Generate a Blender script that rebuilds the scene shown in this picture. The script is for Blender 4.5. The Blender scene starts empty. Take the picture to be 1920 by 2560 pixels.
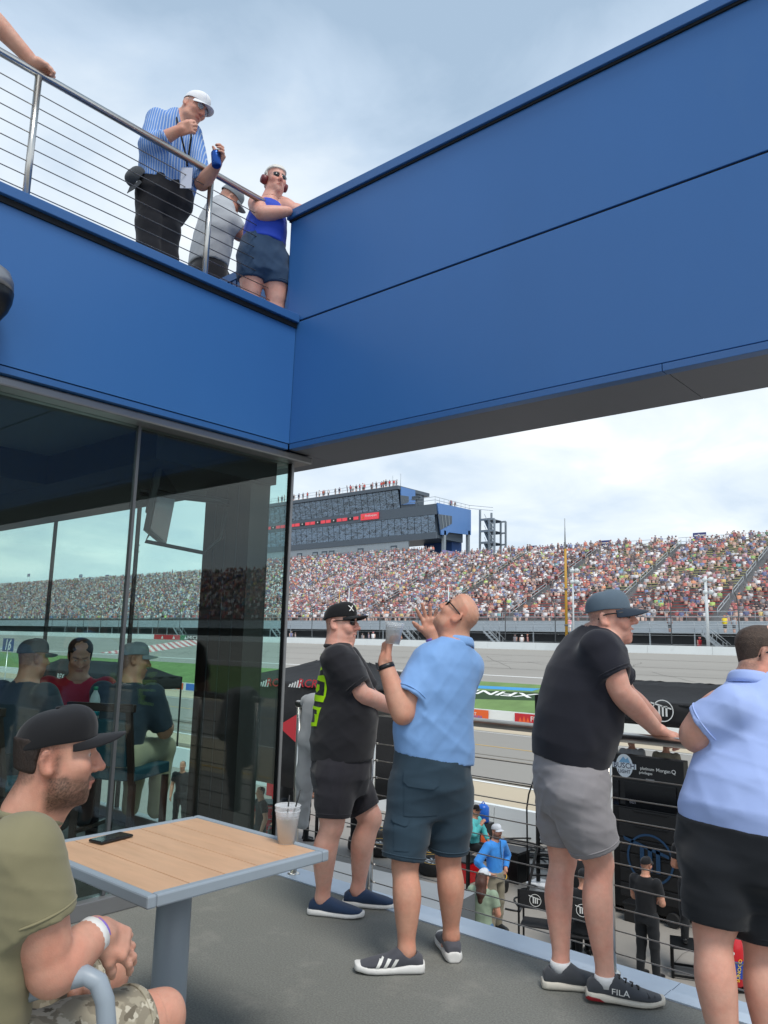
import bpy, bmesh, math, random
import numpy as np
from mathutils import Vector, Matrix
import openvdb

rad = math.radians
SC = bpy.context.scene
COL = SC.collection

# ------------------------------------------------------------------ camera
CAM_YAW, CAM_PITCH, CAM_ROLL, CAM_F = rad(41.0225), rad(9.4879), rad(1.4035), 1942.34   # focal length in pixels of a 2560 px tall frame
CAM_POS = np.array([0.0, 0.0, 1.49])
def _cam_axes():
    sy, cy, sp, cp = math.sin(CAM_YAW), math.cos(CAM_YAW), math.sin(CAM_PITCH), math.cos(CAM_PITCH)
    f = np.array([-sy * cp, cy * cp, sp]); r = np.array([cy, sy, 0.0]); u = np.cross(r, f)
    c, s = math.cos(CAM_ROLL), math.sin(CAM_ROLL)
    return r * c + u * s, -r * s + u * c, f
CR, CU, CF = _cam_axes()
cam = bpy.data.cameras.new('camera'); cam_o = bpy.data.objects.new('camera', cam); COL.objects.link(cam_o)
cam.sensor_fit = 'VERTICAL'; cam.sensor_height = 36.0; cam.sensor_width = 27.0
cam.lens = 36.0 * CAM_F / 2560.0; cam.clip_start = 0.05; cam.clip_end = 6000
cam_o.matrix_world = Matrix(((CR[0], CU[0], -CF[0], CAM_POS[0]), (CR[1], CU[1], -CF[1], CAM_POS[1]),
                             (CR[2], CU[2], -CF[2], CAM_POS[2]), (0, 0, 0, 1)))
SC.camera = cam_o
SC.render.resolution_x, SC.render.resolution_y = 768, 1024

def ray(px, py):
    v = CR * ((px - 960) / CAM_F) - CU * ((py - 1280) / CAM_F) + CF
    return v
def onz(px, py, z): v = ray(px, py); return CAM_POS + v * ((z - CAM_POS[2]) / v[2])
def ony(px, py, y): v = ray(px, py); return CAM_POS + v * (y / v[1])
def onx(px, py, x): v = ray(px, py); return CAM_POS + v * (x / v[0])
HEAD = np.array([-math.sin(CAM_YAW), math.cos(CAM_YAW), 0.0])    # level viewing direction
SIDE = np.array([math.cos(CAM_YAW), math.sin(CAM_YAW), 0.0])     # level direction to the right of it
UPV = np.array([0, 0, 1.0])
def at(px, py, D): v = ray(px, py); return CAM_POS + v * (D / (v @ HEAD))

# ------------------------------------------------------------------ world, sun, exposure
SUN_EL, SUN_AZ = rad(60), rad(113)       # a veiled sun, high, behind the viewer to the right
def make_world():
    w = bpy.data.worlds.new('World'); SC.world = w; w.use_nodes = True
    nt = w.node_tree; nt.nodes.clear(); N = nt.nodes.new; L = nt.links.new
    out = N('ShaderNodeOutputWorld'); bg = N('ShaderNodeBackground'); bg.inputs['Strength'].default_value = 0.1
    sky = N('ShaderNodeTexSky'); sky.sky_type = 'NISHITA'; sky.sun_disc = False
    sky.sun_elevation = SUN_EL; sky.sun_rotation = SUN_AZ
    tc = N('ShaderNodeTexCoord'); sep = N('ShaderNodeSeparateXYZ'); L(tc.outputs['Generated'], sep.inputs[0])
    def m(op, a, b=None, c=None):
        n = N('ShaderNodeMath'); n.operation = op
        for i, v in enumerate((a, b, c)):
            if v is None: continue
            if isinstance(v, (int, float)): n.inputs[i].default_value = v
            else: L(v, n.inputs[i])
        return n.outputs[0]
    z = m('MAXIMUM', sep.outputs[2], 0.0)
    den = m('ADD', z, 0.22)
    cx, cy = m('DIVIDE', sep.outputs[0], den), m('DIVIDE', sep.outputs[1], den)
    cmb = N('ShaderNodeCombineXYZ'); L(cx, cmb.inputs[0]); L(cy, cmb.inputs[1])
    def noise(scale, detail, rough, off, dist=0.0):
        mp = N('ShaderNodeMapping'); L(cmb.outputs[0], mp.inputs[0]); mp.inputs['Location'].default_value = off
        n = N('ShaderNodeTexNoise'); L(mp.outputs[0], n.inputs['Vector'])
        n.inputs['Scale'].default_value = scale; n.inputs['Detail'].default_value = detail
        n.inputs['Roughness'].default_value = rough; n.inputs['Distortion'].default_value = dist
        return n.outputs['Fac']
    big, fine = noise(1.05, 4, .5, (3.1, 7.7, 0)), noise(2.9, 9, .56, (1.7, 4.2, 0), .35)
    # cloud brightness: thin bright veil near the horizon, grey-blue cloud higher up
    el = N('ShaderNodeMapRange'); L(z, el.inputs[0]); el.inputs[1].default_value = 0.34; el.inputs[2].default_value = 0.80
    el.inputs[3].default_value = 1.0; el.inputs[4].default_value = 0.0; el.interpolation_type = 'SMOOTHSTEP'
    t = m('ADD', m('MULTIPLY', el.outputs[0], 0.54), m('MULTIPLY', m('SUBTRACT', big, 0.5), 1.3))
    t = m('ADD', t, m('MULTIPLY', m('SUBTRACT', fine, 0.5), 0.8))
    ramp = N('ShaderNodeValToRGB'); L(t, ramp.inputs[0]); cr = ramp.color_ramp
    cr.elements[0].position = 0.0; cr.elements[0].color = (.26, .345, .445, 1)
    cr.elements[1].position = 0.80; cr.elements[1].color = (.74, .755, .76, 1)
    e = cr.elements.new(.2); e.color = (.36, .445, .545, 1)
    e = cr.elements.new(.42); e.color = (.49, .555, .62, 1)
    e = cr.elements.new(.60); e.color = (.575, .625, .665, 1)
    sc = N('ShaderNodeVectorMath'); sc.operation = 'SCALE'; L(ramp.outputs[0], sc.inputs[0]); sc.inputs['Scale'].default_value = 10.0
    mix = N('ShaderNodeMix'); mix.data_type = 'RGBA'
    mix.inputs[0].default_value = 0.95
    L(sky.outputs[0], mix.inputs[6]); L(sc.outputs[0], mix.inputs[7])
    L(mix.outputs[2], bg.inputs[0]); L(bg.outputs[0], out.inputs[0])
make_world()
sun = bpy.data.lights.new('sun', 'SUN'); sun.energy = 1.5; sun.angle = rad(20); sun.color = (1, .95, .87)
sun_o = bpy.data.objects.new('sun', sun); COL.objects.link(sun_o)
_sd = Vector((math.sin(SUN_AZ) * math.cos(SUN_EL), math.cos(SUN_AZ) * math.cos(SUN_EL), math.sin(SUN_EL)))
sun_o.rotation_euler = _sd.to_track_quat('Z', 'Y').to_euler()
VS = SC.view_settings; VS.view_transform = 'Standard'; VS.look = 'None'; VS.gamma = 1; VS.exposure = 0.72; VS.use_curve_mapping = False
SC.cycles.max_bounces = 8; SC.cycles.transparent_max_bounces = 24
SC.cycles.use_denoising = True

# ------------------------------------------------------------------ materials
def lin(h):
    if not isinstance(h, str): return tuple(h)[:3]
    h = h.lstrip('#'); o = []
    for i in (0, 2, 4):
        c = int(h[i:i + 2], 16) / 255
        o.append(c / 12.92 if c <= .04045 else ((c + .055) / 1.055) ** 2.4)
    return tuple(o)
MATS = {}
def mat(name, color=(.5, .5, .5), rough=.6, metal=0.0, var=None, bump=None, attr=False, spec=.5, coat=0.0, alpha=None, emit=None,
        stretch=None, sheen=0.0, sss=0.0, dirt=None, mottle=None):
    """var=(scale, amount)  bump=(scale, strength, distance)  dirt=(scale, threshold, colour, amount)"""
    if name in MATS: return MATS[name]
    m = bpy.data.materials.new(name); m.use_nodes = True; nt = m.node_tree; N = nt.nodes.new; L = nt.links.new
    b = nt.nodes['Principled BSDF']
    c = lin(color)
    b.inputs['Base Color'].default_value = (*c, 1); b.inputs['Roughness'].default_value = rough
    b.inputs['Metallic'].default_value = metal; b.inputs['Specular IOR Level'].default_value = spec
    b.inputs['Coat Weight'].default_value = coat; b.inputs['Sheen Weight'].default_value = sheen
    if sss: b.inputs['Subsurface Weight'].default_value = sss; b.inputs['Subsurface Radius'].default_value = (.012, .004, .002)
    if sss: b.inputs['Subsurface Scale'].default_value = 1.0
    if emit: b.inputs['Emission Color'].default_value = (*lin(emit[0]), 1); b.inputs['Emission Strength'].default_value = emit[1]
    tc = N('ShaderNodeTexCoord'); vec = tc.outputs['Object']
    if stretch:
        mp = N('ShaderNodeMapping'); L(vec, mp.inputs[0]); mp.inputs['Scale'].default_value = stretch; vec = mp.outputs[0]
    base = None
    if attr:
        a = N('ShaderNodeVertexColor'); a.layer_name = 'Col'; base = a.outputs['Color']
    def noise(scale, detail=5, rough_=.6):
        n = N('ShaderNodeTexNoise'); L(vec, n.inputs['Vector']); n.inputs['Scale'].default_value = scale
        n.inputs['Detail'].default_value = detail; n.inputs['Roughness'].default_value = rough_
        return n.outputs['Fac']
    def mixc(fac, A, B, bt='MIX'):
        x = N('ShaderNodeMix'); x.data_type = 'RGBA'; x.blend_type = bt
        for i, v in ((0, fac), (6, A), (7, B)):
            if isinstance(v, (int, float)): x.inputs[i].default_value = v
            elif isinstance(v, tuple): x.inputs[i].default_value = (*v[:3], 1)
            else: L(v, x.inputs[i])
        return x.outputs[2]
    if var:
        f = noise(var[0]); mr = N('ShaderNodeMapRange'); L(f, mr.inputs[0]); mr.inputs[1].default_value = .3; mr.inputs[2].default_value = .7
        mr.inputs[3].default_value = 1 - var[1]; mr.inputs[4].default_value = 1 + var[1]
        sc = N('ShaderNodeVectorMath'); sc.operation = 'SCALE'
        if base is not None: L(base, sc.inputs[0])
        else: sc.inputs[0].default_value = c
        L(mr.outputs[0], sc.inputs['Scale']); base = sc.outputs[0]
    if mottle:
        f = noise(mottle[0], 4, .6); mr = N('ShaderNodeMapRange'); L(f, mr.inputs[0]); mr.inputs[1].default_value = .42; mr.inputs[2].default_value = .68; mr.inputs[4].default_value = mottle[1]
        base = mixc(mr.outputs[0], base, (1.0, .62, .55), 'MULTIPLY')
    if dirt:
        f = noise(dirt[0], 8, .65); mr = N('ShaderNodeMapRange'); L(f, mr.inputs[0]); mr.inputs[1].default_value = dirt[1]; mr.inputs[2].default_value = dirt[1] + .18
        mr.inputs[4].default_value = dirt[3]
        base = mixc(mr.outputs[0], base if base is not None else c, lin(dirt[2]))
    if base is not None: L(base, b.inputs['Base Color'])
    if bump:
        bs = bump if isinstance(bump, list) else [bump]
        prev = None
        for (s, st, di, *rg) in bs:
            bn = N('ShaderNodeBump'); bn.inputs['Strength'].default_value = st; bn.inputs['Distance'].default_value = di
            if rg:                                                   # sharp ridges: creases in cloth
                n = N('ShaderNodeTexNoise'); L(vec, n.inputs['Vector']); n.noise_type = 'RIDGED_MULTIFRACTAL'; n.normalize = True; n.inputs['Scale'].default_value = s
                n.inputs['Detail'].default_value = 3.5; n.inputs['Roughness'].default_value = .55; n.inputs['Distortion'].default_value = .6; L(n.outputs['Fac'], bn.inputs['Height'])
            else: L(noise(s, 6, .6), bn.inputs['Height'])
            if prev is not None: L(prev, bn.inputs['Normal'])
            prev = bn.outputs[0]
        L(prev, b.inputs['Normal'])
    MATS[name] = m
    return m
def glass_mat(name, tint=(.9, .975, .96), refl=1.0, rough=0.0, wav=None, ior=1.5):
    if name in MATS: return MATS[name]
    m = bpy.data.materials.new(name); m.use_nodes = True; nt = m.node_tree; nt.nodes.clear(); N = nt.nodes.new; L = nt.links.new
    out = N('ShaderNodeOutputMaterial'); t = N('ShaderNodeBsdfTransparent'); t.inputs[0].default_value = (*tint, 1)
    g = N('ShaderNodeBsdfGlossy'); g.inputs['Roughness'].default_value = rough; g.inputs[0].default_value = (refl, refl, refl, 1)
    lw = N('ShaderNodeLayerWeight'); lw.inputs[0].default_value = .5
    pw = N('ShaderNodeMath'); pw.operation = 'POWER'; L(lw.outputs['Facing'], pw.inputs[0]); pw.inputs[1].default_value = 4.0
    f = N('ShaderNodeMath'); f.operation = 'MULTIPLY_ADD'; L(pw.outputs[0], f.inputs[0]); f.inputs[1].default_value = .9; f.inputs[2].default_value = .031
    mx = N('ShaderNodeMixShader'); L(f.outputs[0], mx.inputs[0]); L(t.outputs[0], mx.inputs[1]); L(g.outputs[0], mx.inputs[2])
    if wav:
        tc = N('ShaderNodeTexCoord'); n = N('ShaderNodeTexNoise'); L(tc.outputs['Object'], n.inputs[0]); n.inputs['Scale'].default_value = wav[0]; n.inputs['Detail'].default_value = 1
        bn = N('ShaderNodeBump'); bn.inputs['Strength'].default_value = wav[1]; bn.inputs['Distance'].default_value = wav[2]; L(n.outputs['Fac'], bn.inputs['Height']); L(bn.outputs[0], g.inputs['Normal'])
    L(mx.outputs[0], out.inputs[0]); MATS[name] = m
    return m

# ------------------------------------------------------------------ mesh helpers
def tag(o, label=None, cat=None, group=None, kind=None):
    if label: o['label'] = label
    if cat: o['category'] = cat
    if group: o['group'] = group
    if kind: o['kind'] = kind
    return o
def empty(name, loc=(0, 0, 0), label=None, cat=None, group=None, parent=None):
    o = bpy.data.objects.new(name, None); COL.objects.link(o); o.location = tuple(float(v) for v in loc); o.empty_display_size = .1
    if parent is not None: o.parent = parent; o.location = (0, 0, 0)
    return tag(o, label, cat, group)
def wpos(o):
    p = np.zeros(3)
    while o is not None: p = p + np.array(o.location); o = o.parent
    return p
def nrm(v): v = np.asarray(v, float); return v / (np.linalg.norm(v) + 1e-12)
class MB:
    """collects shapes in WORLD coordinates; build() links them as one mesh under a parent Empty (unrotated)"""
    def __init__(s): s.v = []; s.f = []; s.sm = []; s.c = []
    def add(s, vs, fs, smooth=False, col=None):
        k = len(s.v); s.v += [tuple(map(float, p)) for p in vs]; s.f += [tuple(i + k for i in f) for f in fs]; s.sm += [smooth] * len(fs)
        s.c += [col] * len(vs)
        return s
    def box(s, lo, hi, col=None):
        (a, b, c), (d, e, f) = lo, hi
        return s.add([(a, b, c), (d, b, c), (d, e, c), (a, e, c), (a, b, f), (d, b, f), (d, e, f), (a, e, f)],
                     [(0, 3, 2, 1), (4, 5, 6, 7), (0, 1, 5, 4), (1, 2, 6, 5), (2, 3, 7, 6), (3, 0, 4, 7)], col=col)
    def obox(s, c, ax, ay, az, col=None):      # oriented box: centre and three half-axis vectors
        c, ax, ay, az = map(np.asarray, (c, ax, ay, az)); vs = []
        if np.dot(np.cross(ax, ay), az) < 0: ax = -ax
        for k in (-1, 1):
            for (i, j) in ((-1, -1), (1, -1), (1, 1), (-1, 1)): vs.append(c + i * ax + j * ay + k * az)
        return s.add(vs, [(0, 3, 2, 1), (4, 5, 6, 7), (0, 1, 5, 4), (1, 2, 6, 5), (2, 3, 7, 6), (3, 0, 4, 7)], col=col)
    def bar(s, a, b, w, h, up=(0, 0, 1), col=None):
        a, b = np.asarray(a, float), np.asarray(b, float); d = b - a; l = np.linalg.norm(d); d = d / l
        u = np.asarray(up, float)
        if abs(d @ u) > .98: u = np.array([1., 0, 0])
        x = nrm(np.cross(d, u)); y = np.cross(x, d)
        return s.obox((a + b) / 2, x * w / 2, d * l / 2, y * h / 2, col=col)
    def tube(s, pts, r, n=8, caps=True, closed=False, col=None, flat=None):
        pts = [np.asarray(p, float) for p in pts]; rs = r if hasattr(r, '__len__') else [r] * len(pts)
        m = len(pts); vs = []; fs = []; x = None
        for i, p in enumerate(pts):
            if closed: d = pts[(i + 1) % m] - pts[i - 1]
            else: d = pts[min(i + 1, m - 1)] - pts[max(i - 1, 0)]
            d = nrm(d)
            if x is None:
                u = np.array([0, 0, 1.]) if abs(d[2]) < .9 else np.array([1., 0, 0]); x = nrm(np.cross(u, d))
            x = nrm(x - d * (x @ d)); y = np.cross(d, x)
            for k in range(n):
                a = 2 * math.pi * k / n
                vs.append(p + rs[i] * (math.cos(a) * x + (flat or 1) * math.sin(a) * y))
        for i in range(m if closed else m - 1):
            j = (i + 1) % m
            for k in range(n):
                l = (k + 1) % n; fs.append((i * n + k, i * n + l, j * n + l, j * n + k))
        s.add(vs, fs, True, col)
        if caps and not closed:
            s.f.append(tuple(len(s.v) - len(vs) + k for k in range(n))[::-1]); s.sm.append(False)
            s.f.append(tuple(len(s.v) - n + k for k in range(n))); s.sm.append(False)
        return s
    def lathe(s, c, prof, n=20, axis=(0, 0, 1), smooth=True, col=None):
        """prof: (radius, height along axis)"""
        c = np.asarray(c, float); d = nrm(axis); u = np.array([0, 0, 1.]) if abs(d[2]) < .9 else np.array([1., 0, 0]); x = nrm(np.cross(u, d)); y = np.cross(d, x)
        vs = []; fs = []
        for (r, h) in prof:
            for k in range(n):
                a = 2 * math.pi * k / n; vs.append(c + d * h + r * (math.cos(a) * x + math.sin(a) * y))
        for i in range(len(prof) - 1):
            for k in range(n):
                l = (k + 1) % n; fs.append((i * n + k, i * n + l, (i + 1) * n + l, (i + 1) * n + k))
        s.add(vs, fs, smooth, col); b = len(s.v) - len(vs)
        if prof[0][0] > 1e-5: s.f.append(tuple(b + k for k in range(n))[::-1]); s.sm.append(False)
        if prof[-1][0] > 1e-5: s.f.append(tuple(b + (len(prof) - 1) * n + k for k in range(n))); s.sm.append(False)
        return s
    def prism(s, poly, ext, col=None):
        """poly: 3D points (counter-clockwise seen from +ext's tip), ext: extrusion vector"""
        p = [np.asarray(q, float) for q in poly]; e = np.asarray(ext, float); n = len(p)
        nn = sum(np.cross(p[i], p[(i + 1) % n]) for i in range(n))
        if nn @ e < 0: p = p[::-1]
        vs = p + [q + e for q in p]
        fs = [tuple(range(n))[::-1], tuple(range(n, 2 * n))] + [(i, (i + 1) % n, (i + 1) % n + n, i + n) for i in range(n)]
        return s.add(vs, fs, col=col)
    def grid(s, P, smooth=True, col=None, closed_u=False):
        P = np.asarray(P, float); a, b = P.shape[:2]; vs = P.reshape(-1, 3); fs = []
        for i in range(a if closed_u else a - 1):
            for j in range(b - 1):
                i2 = (i + 1) % a; fs.append((i * b + j, i2 * b + j, i2 * b + j + 1, i * b + j + 1))
        return s.add(vs, fs, smooth, col)
    def build(s, name, m, parent=None, bevel=0, solid=0, label=None):
        me = bpy.data.meshes.new(name); off = wpos(parent) if parent is not None else np.zeros(3)
        if parent is None and s.v:
            A = np.array(s.v); off = np.array([(A[:, 0].min() + A[:, 0].max()) / 2, (A[:, 1].min() + A[:, 1].max()) / 2, A[:, 2].min()])
        me.from_pydata([tuple(np.array(p) - off) for p in s.v], [], s.f)
        me.polygons.foreach_set('use_smooth', s.sm)
        if any(c is not None for c in s.c):
            at_ = me.color_attributes.new('Col', 'FLOAT_COLOR', 'POINT')
            at_.data.foreach_set('color', np.array([(*(c or (.5, .5, .5)), 1.0) for c in s.c], np.float32).ravel())
        o = bpy.data.objects.new(name, me); COL.objects.link(o)
        if parent is not None: o.parent = parent
        else: o.location = tuple(off)
        if m is not None: me.materials.append(m if not isinstance(m, str) else MATS[m])
        if solid: md = o.modifiers.new('s', 'SOLIDIFY'); md.thickness = solid; md.offset = 0
        if bevel: md = o.modifiers.new('b', 'BEVEL'); md.width = bevel; md.segments = 2; md.limit_method = 'ANGLE'
        me.update()
        return o
def box(name, lo, hi, m, parent=None, bevel=0): return MB().box(lo, hi).build(name, m, parent, bevel)
_FONT = {}
def text_geo(txt, size=1.0, bold=0.0, res=2):
    """flat lettering outline as triangles in the xy plane, centred"""
    key = (txt, bold)
    if key not in _FONT:
        cu = bpy.data.curves.new('t', 'FONT'); cu.body = txt; cu.align_x = 'CENTER'; cu.align_y = 'CENTER'; cu.offset = bold; cu.resolution_u = res
        o = bpy.data.objects.new('t', cu); COL.objects.link(o); dg = bpy.context.evaluated_depsgraph_get()
        me = o.evaluated_get(dg).to_mesh(); me.calc_loop_triangles()
        v = np.array([x.co[:] for x in me.vertices]); f = [tuple(t.vertices) for t in me.loop_triangles]
        o.evaluated_get(dg).to_mesh_clear(); bpy.data.objects.remove(o); bpy.data.curves.remove(cu); _FONT[key] = (v, f)
    v, f = _FONT[key]
    return v[:, :2] * size, f
def text(name, txt, c, xdir, ydir, size, m, parent=None, bold=0.01, sx=1.0, skew=0.0, lift=.002):
    v, f = text_geo(txt, size, bold); c = np.asarray(c, float); x = nrm(xdir); y = nrm(ydir); n = np.cross(x, y)
    P = [c + n * lift + x * (a * sx + b * skew) + y * b for a, b in v]
    return MB().add(P, f).build(name, m, parent)
def disc(mb, c, x, y, r, n=24, r2=None, col=None):
    c = np.asarray(c, float); x = nrm(x); y = nrm(y); r2 = r2 or r
    vs = [c + x * r * math.cos(2 * math.pi * k / n) + y * r2 * math.sin(2 * math.pi * k / n) for k in range(n)]
    return mb.add(vs, [tuple(range(n))], col=col)
def ring(mb, c, x, y, r, w, n=28, col=None):
    c = np.asarray(c, float); x = nrm(x); y = nrm(y); vs = []
    for k in range(n):
        a = 2 * math.pi * k / n; d = x * math.cos(a) + y * math.sin(a); vs += [c + d * r, c + d * (r - w)]
    return mb.add(vs, [(2 * k, (2 * k + 2) % (2 * n), (2 * k + 3) % (2 * n), 2 * k + 1) for k in range(n)], col=col)

# ------------------------------------------------------------------ shared materials
mat('blue_panel', '#366aa8', .40, bump=[(160, .14, .002), (.9, .10, .03)], var=(.7, .05), dirt=(2.2, .60, '#4671a3', .35), stretch=(1, 1, .35), spec=.45)
mat('blue_trim', '#33629c', .38, bump=(60, .05, .002), var=(2, .04))
mat('soffit', '#6d6f78', .55, var=(1.2, .06), metal=.1)
mat('grey_trim', '#8f9093', .32, metal=.55, var=(3, .05))
mat('dark_joint', '#10151c', .8)
mat('steel', '#d3d0ca', .28, metal=1.0, bump=(300, .04, .0005), stretch=(1, 1, .05), var=(6, .05))
mat('cable', '#a59f98', .35, metal=.9)
mat('deck', '#777873', .85, var=(120, .28), bump=[(420, .6, .0018), (30, .2, .003)], dirt=(4.2, .55, '#93918a', .5), spec=.3)
mat('edge_strip', '#b9c7d6', .45, metal=.2, var=(4, .05), dirt=(14, .62, '#6d7d90', .5))
mat('pit_ground', '#96918a', .9, var=(.35, .08), bump=[(60, .3, .006)], dirt=(.55, .58, '#6f6b66', .45))
mat('pit_concrete', '#bcae96', .9, var=(.12, .05), dirt=(.5, .55, '#857c6e', .35), stretch=(.12, 1, 1))
mat('asphalt', '#918d86', .9, var=(.05, .05), dirt=(.22, .57, '#7b7771', .4), bump=(9, .2, .01), stretch=(.15, 1, 1))
mat('track', '#9a968f', .88, var=(.05, .04), dirt=(.12, .55, '#85817a', .5), stretch=(.1, 1, 1))
mat('crack', '#5e5b57', .9)
mat('grass', '#6c8850', .95, var=(.6, .16), bump=(14, .5, .03))
mat('white_wall', '#dfe3e2', .6, var=(.4, .04), dirt=(.7, .62, '#aeb3b2', .5))
mat('white_paint', '#e6e6e2', .6); mat('yellow_paint', '#d9ab33', .6); mat('red_paint', '#c4232f', .55)
mat('orange_paint', '#e8662c', .55); mat('green_paint', '#1e7a4d', .55); mat('black_paint', '#15171a', .5); mat('logo_green', '#2b4424', .9)
mat('logo_blue', '#3f93c9', .8); mat('blue_paint', '#2d6fd0', .4); mat('lime', '#c4ff1a', .55)
mat('black_cloth', '#1b1b1d', .85, var=(3, .12), bump=(5, .35, .03)); mat('black_metal', '#141517', .4, metal=.3); mat('black_plastic', '#17181a', .45)
mat('grey_cloth', '#5e6265', .8, var=(3, .08), bump=(4, .3, .03))
mat('red_gloss', '#c3121f', .25, coat=.3); mat('rubber', '#1a1a1b', .75, bump=(80, .2, .002)); mat('alloy', '#26282b', .35, metal=.6)
mat('screen', '#0a0c10', .12); mat('clear_plastic', '#c9ccd0', .3)
mat('wood', '#cfa684', .48, var=(5, .09), bump=(40, .08, .001), dirt=(6, .57, '#b58a66', .45), stretch=(.7, 3.5, 3.5)); mat('table_grey', '#95a0aa', .42, var=(5, .03), bump=(220, .06, .0006))
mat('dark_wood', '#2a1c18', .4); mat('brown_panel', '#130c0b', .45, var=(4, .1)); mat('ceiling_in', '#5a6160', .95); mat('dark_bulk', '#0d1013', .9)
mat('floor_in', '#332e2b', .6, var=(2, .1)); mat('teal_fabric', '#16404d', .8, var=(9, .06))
GLASS = glass_mat('tinted_glass', (.865, .955, .938))
GZ = -3.5        # pit level; the deck is z = 0

# ------------------------------------------------------------------ ground, track
def prof_z(y):
    return float(np.interp(y, [-900, 44.9, 45.3, 53.6, 57.7, 73.0, 74.5, 82, 140, 900], [GZ, GZ, -3.35, -1.45, -1.13, 1.03, 1.05, .2, -1.0, -3.0]))
ys = [-900, -300, -60, 5, 20, 44.9, 45.3, 49, 53.6, 57.7, 62, 66, 70, 73, 74.5, 78, 82, 95, 120, 200, 500, 1500, 3500]
xs = [-3500, -900, -400, -250, -150, -100, -60, -30, 0, 30, 100, 250, 600, 2500]
def sheet(name, y0, y1, m, lift, x0=-900, x1=600, kind='structure'):
    yy = sorted({y0, y1} | {y for y in ys if y0 < y < y1}); mb = MB()
    mb.grid([[(x, y, prof_z(y) + lift) for y in yy] for x in (x0, *[q for q in xs if x0 < q < x1], x1)], smooth=False)
    o = mb.build(name, m); tag(o, kind=kind); return o
sheet('ground', -900, 3500, 'pit_ground', 0, -3500, 2500)
sheet('pit_lane_concrete', 18.9, 25.0, 'pit_concrete', .004)
sheet('pit_road', 25.0, 39.5, 'asphalt', .005)
sheet('apron_strip', 39.5, 44.6, 'pit_concrete', .004)
sheet('grass_infield', 45.0, 53.6, 'grass', .006)
trk = sheet('race_track', 53.6, 73.0, 'track', .006)
def strip(name, y, w, m, x0=-900, x1=600, lift=.014, parent=None):
    o = sheet(name, y - w / 2, y + w / 2, m, lift, x0, x1); return o
strip('white_line', 25.05, .22, 'white_paint'); strip('yellow_line', 33.8, .12, 'yellow_paint')
strip('white_track_line', 57.7, .28, 'white_paint'); strip('white_pit_edge_line', 38.9, .12, 'white_paint')
strip('yellow_pit_box_line', 19.6, .12, 'yellow_paint', -60, 40)
mb = MB(); rnd = random.Random(4)                                   # paving joints and sealed cracks across the track
for y in (61.3, 65.0, 69.0):
    mb.add([(-400, y, prof_z(y) + .016), (200, y, prof_z(y) + .016), (200, y + .05, prof_z(y + .05) + .016), (-400, y + .05, prof_z(y + .05) + .016)], [(0, 1, 2, 3)])
for k in range(60):
    x = -230 + k * 4.6 + rnd.uniform(-2, 2); y0 = rnd.uniform(58, 66); y1 = min(72.6, y0 + rnd.uniform(3, 9)); pts = []
    n = 7; dx = rnd.uniform(-9, 9)
    for i in range(n):
        y = y0 + (y1 - y0) * i / (n - 1); pts.append((x + dx * i / n + rnd.uniform(-.25, .25), y))
    for i in range(n - 1):
        (a, b), (c, d) = pts[i], pts[i + 1]; w = .05
        mb.add([(a, b, prof_z(b) + .017), (a + w, b, prof_z(b) + .017), (c + w, d, prof_z(d) + .017), (c, d, prof_z(d) + .017)], [(0, 1, 2, 3)])
for k in range(40):                                                 # cracks and tyre lines on the pit ground
    x, y = rnd.uniform(-22, 2), rnd.uniform(6, 18); a = rnd.uniform(0, 6.3)
    for i in range(rnd.randint(3, 8)):
        l = rnd.uniform(.15, .5); x2, y2 = x + l * math.cos(a), y + l * math.sin(a); w = .008
        mb.add([(x, y, GZ + .006), (x + w, y + w, GZ + .006), (x2 + w, y2 + w, GZ + .006), (x2, y2, GZ + .006)], [(0, 1, 2, 3)]); x, y = x2, y2; a += rnd.uniform(-.7, .7)
tag(mb.build('pavement_cracks', 'crack'), kind='structure')
mb = MB()                                                           # rubber laid down along the pit stalls
for k in range(26):
    y = rnd.uniform(19.5, 31); x = rnd.uniform(-60, 0); l = rnd.uniform(6, 22); w = rnd.uniform(.12, .25)
    mb.add([(x, y, GZ + .011), (x + l, y + rnd.uniform(-.6, .6), GZ + .011), (x + l, y + w + .1, GZ + .011), (x, y + w, GZ + .011)], [(0, 1, 2, 3)])
mat('tyre_mark', '#8d8373', .9, var=(1, .1)); tag(mb.build('tyre_marks', 'tyre_mark'), kind='structure')
# red and white start-finish squares across the track, seen through the glass
p0 = onx(470, 1625, -1); q = ray(430, 1630); ty = 66.0; sx = float(ony(425, 1632, 66)[0])
mw, mr = MB(), MB()
for i in range(10):
    for j in range(30):
        x, y = sx - 6 + i * .9, 58.5 + j * .48
        (mw if (i + j) % 2 else mr).add([(x, y, prof_z(y) + .018), (x + .9, y, prof_z(y) + .018), (x + .9, y + .48, prof_z(y + .48) + .018), (x, y + .48, prof_z(y + .48) + .018)], [(0, 1, 2, 3)])
tag(mw.build('start_line_white_squares', 'white_paint'), kind='structure'); tag(mr.build('start_line_red_squares', 'red_paint'), kind='structure')
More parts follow.
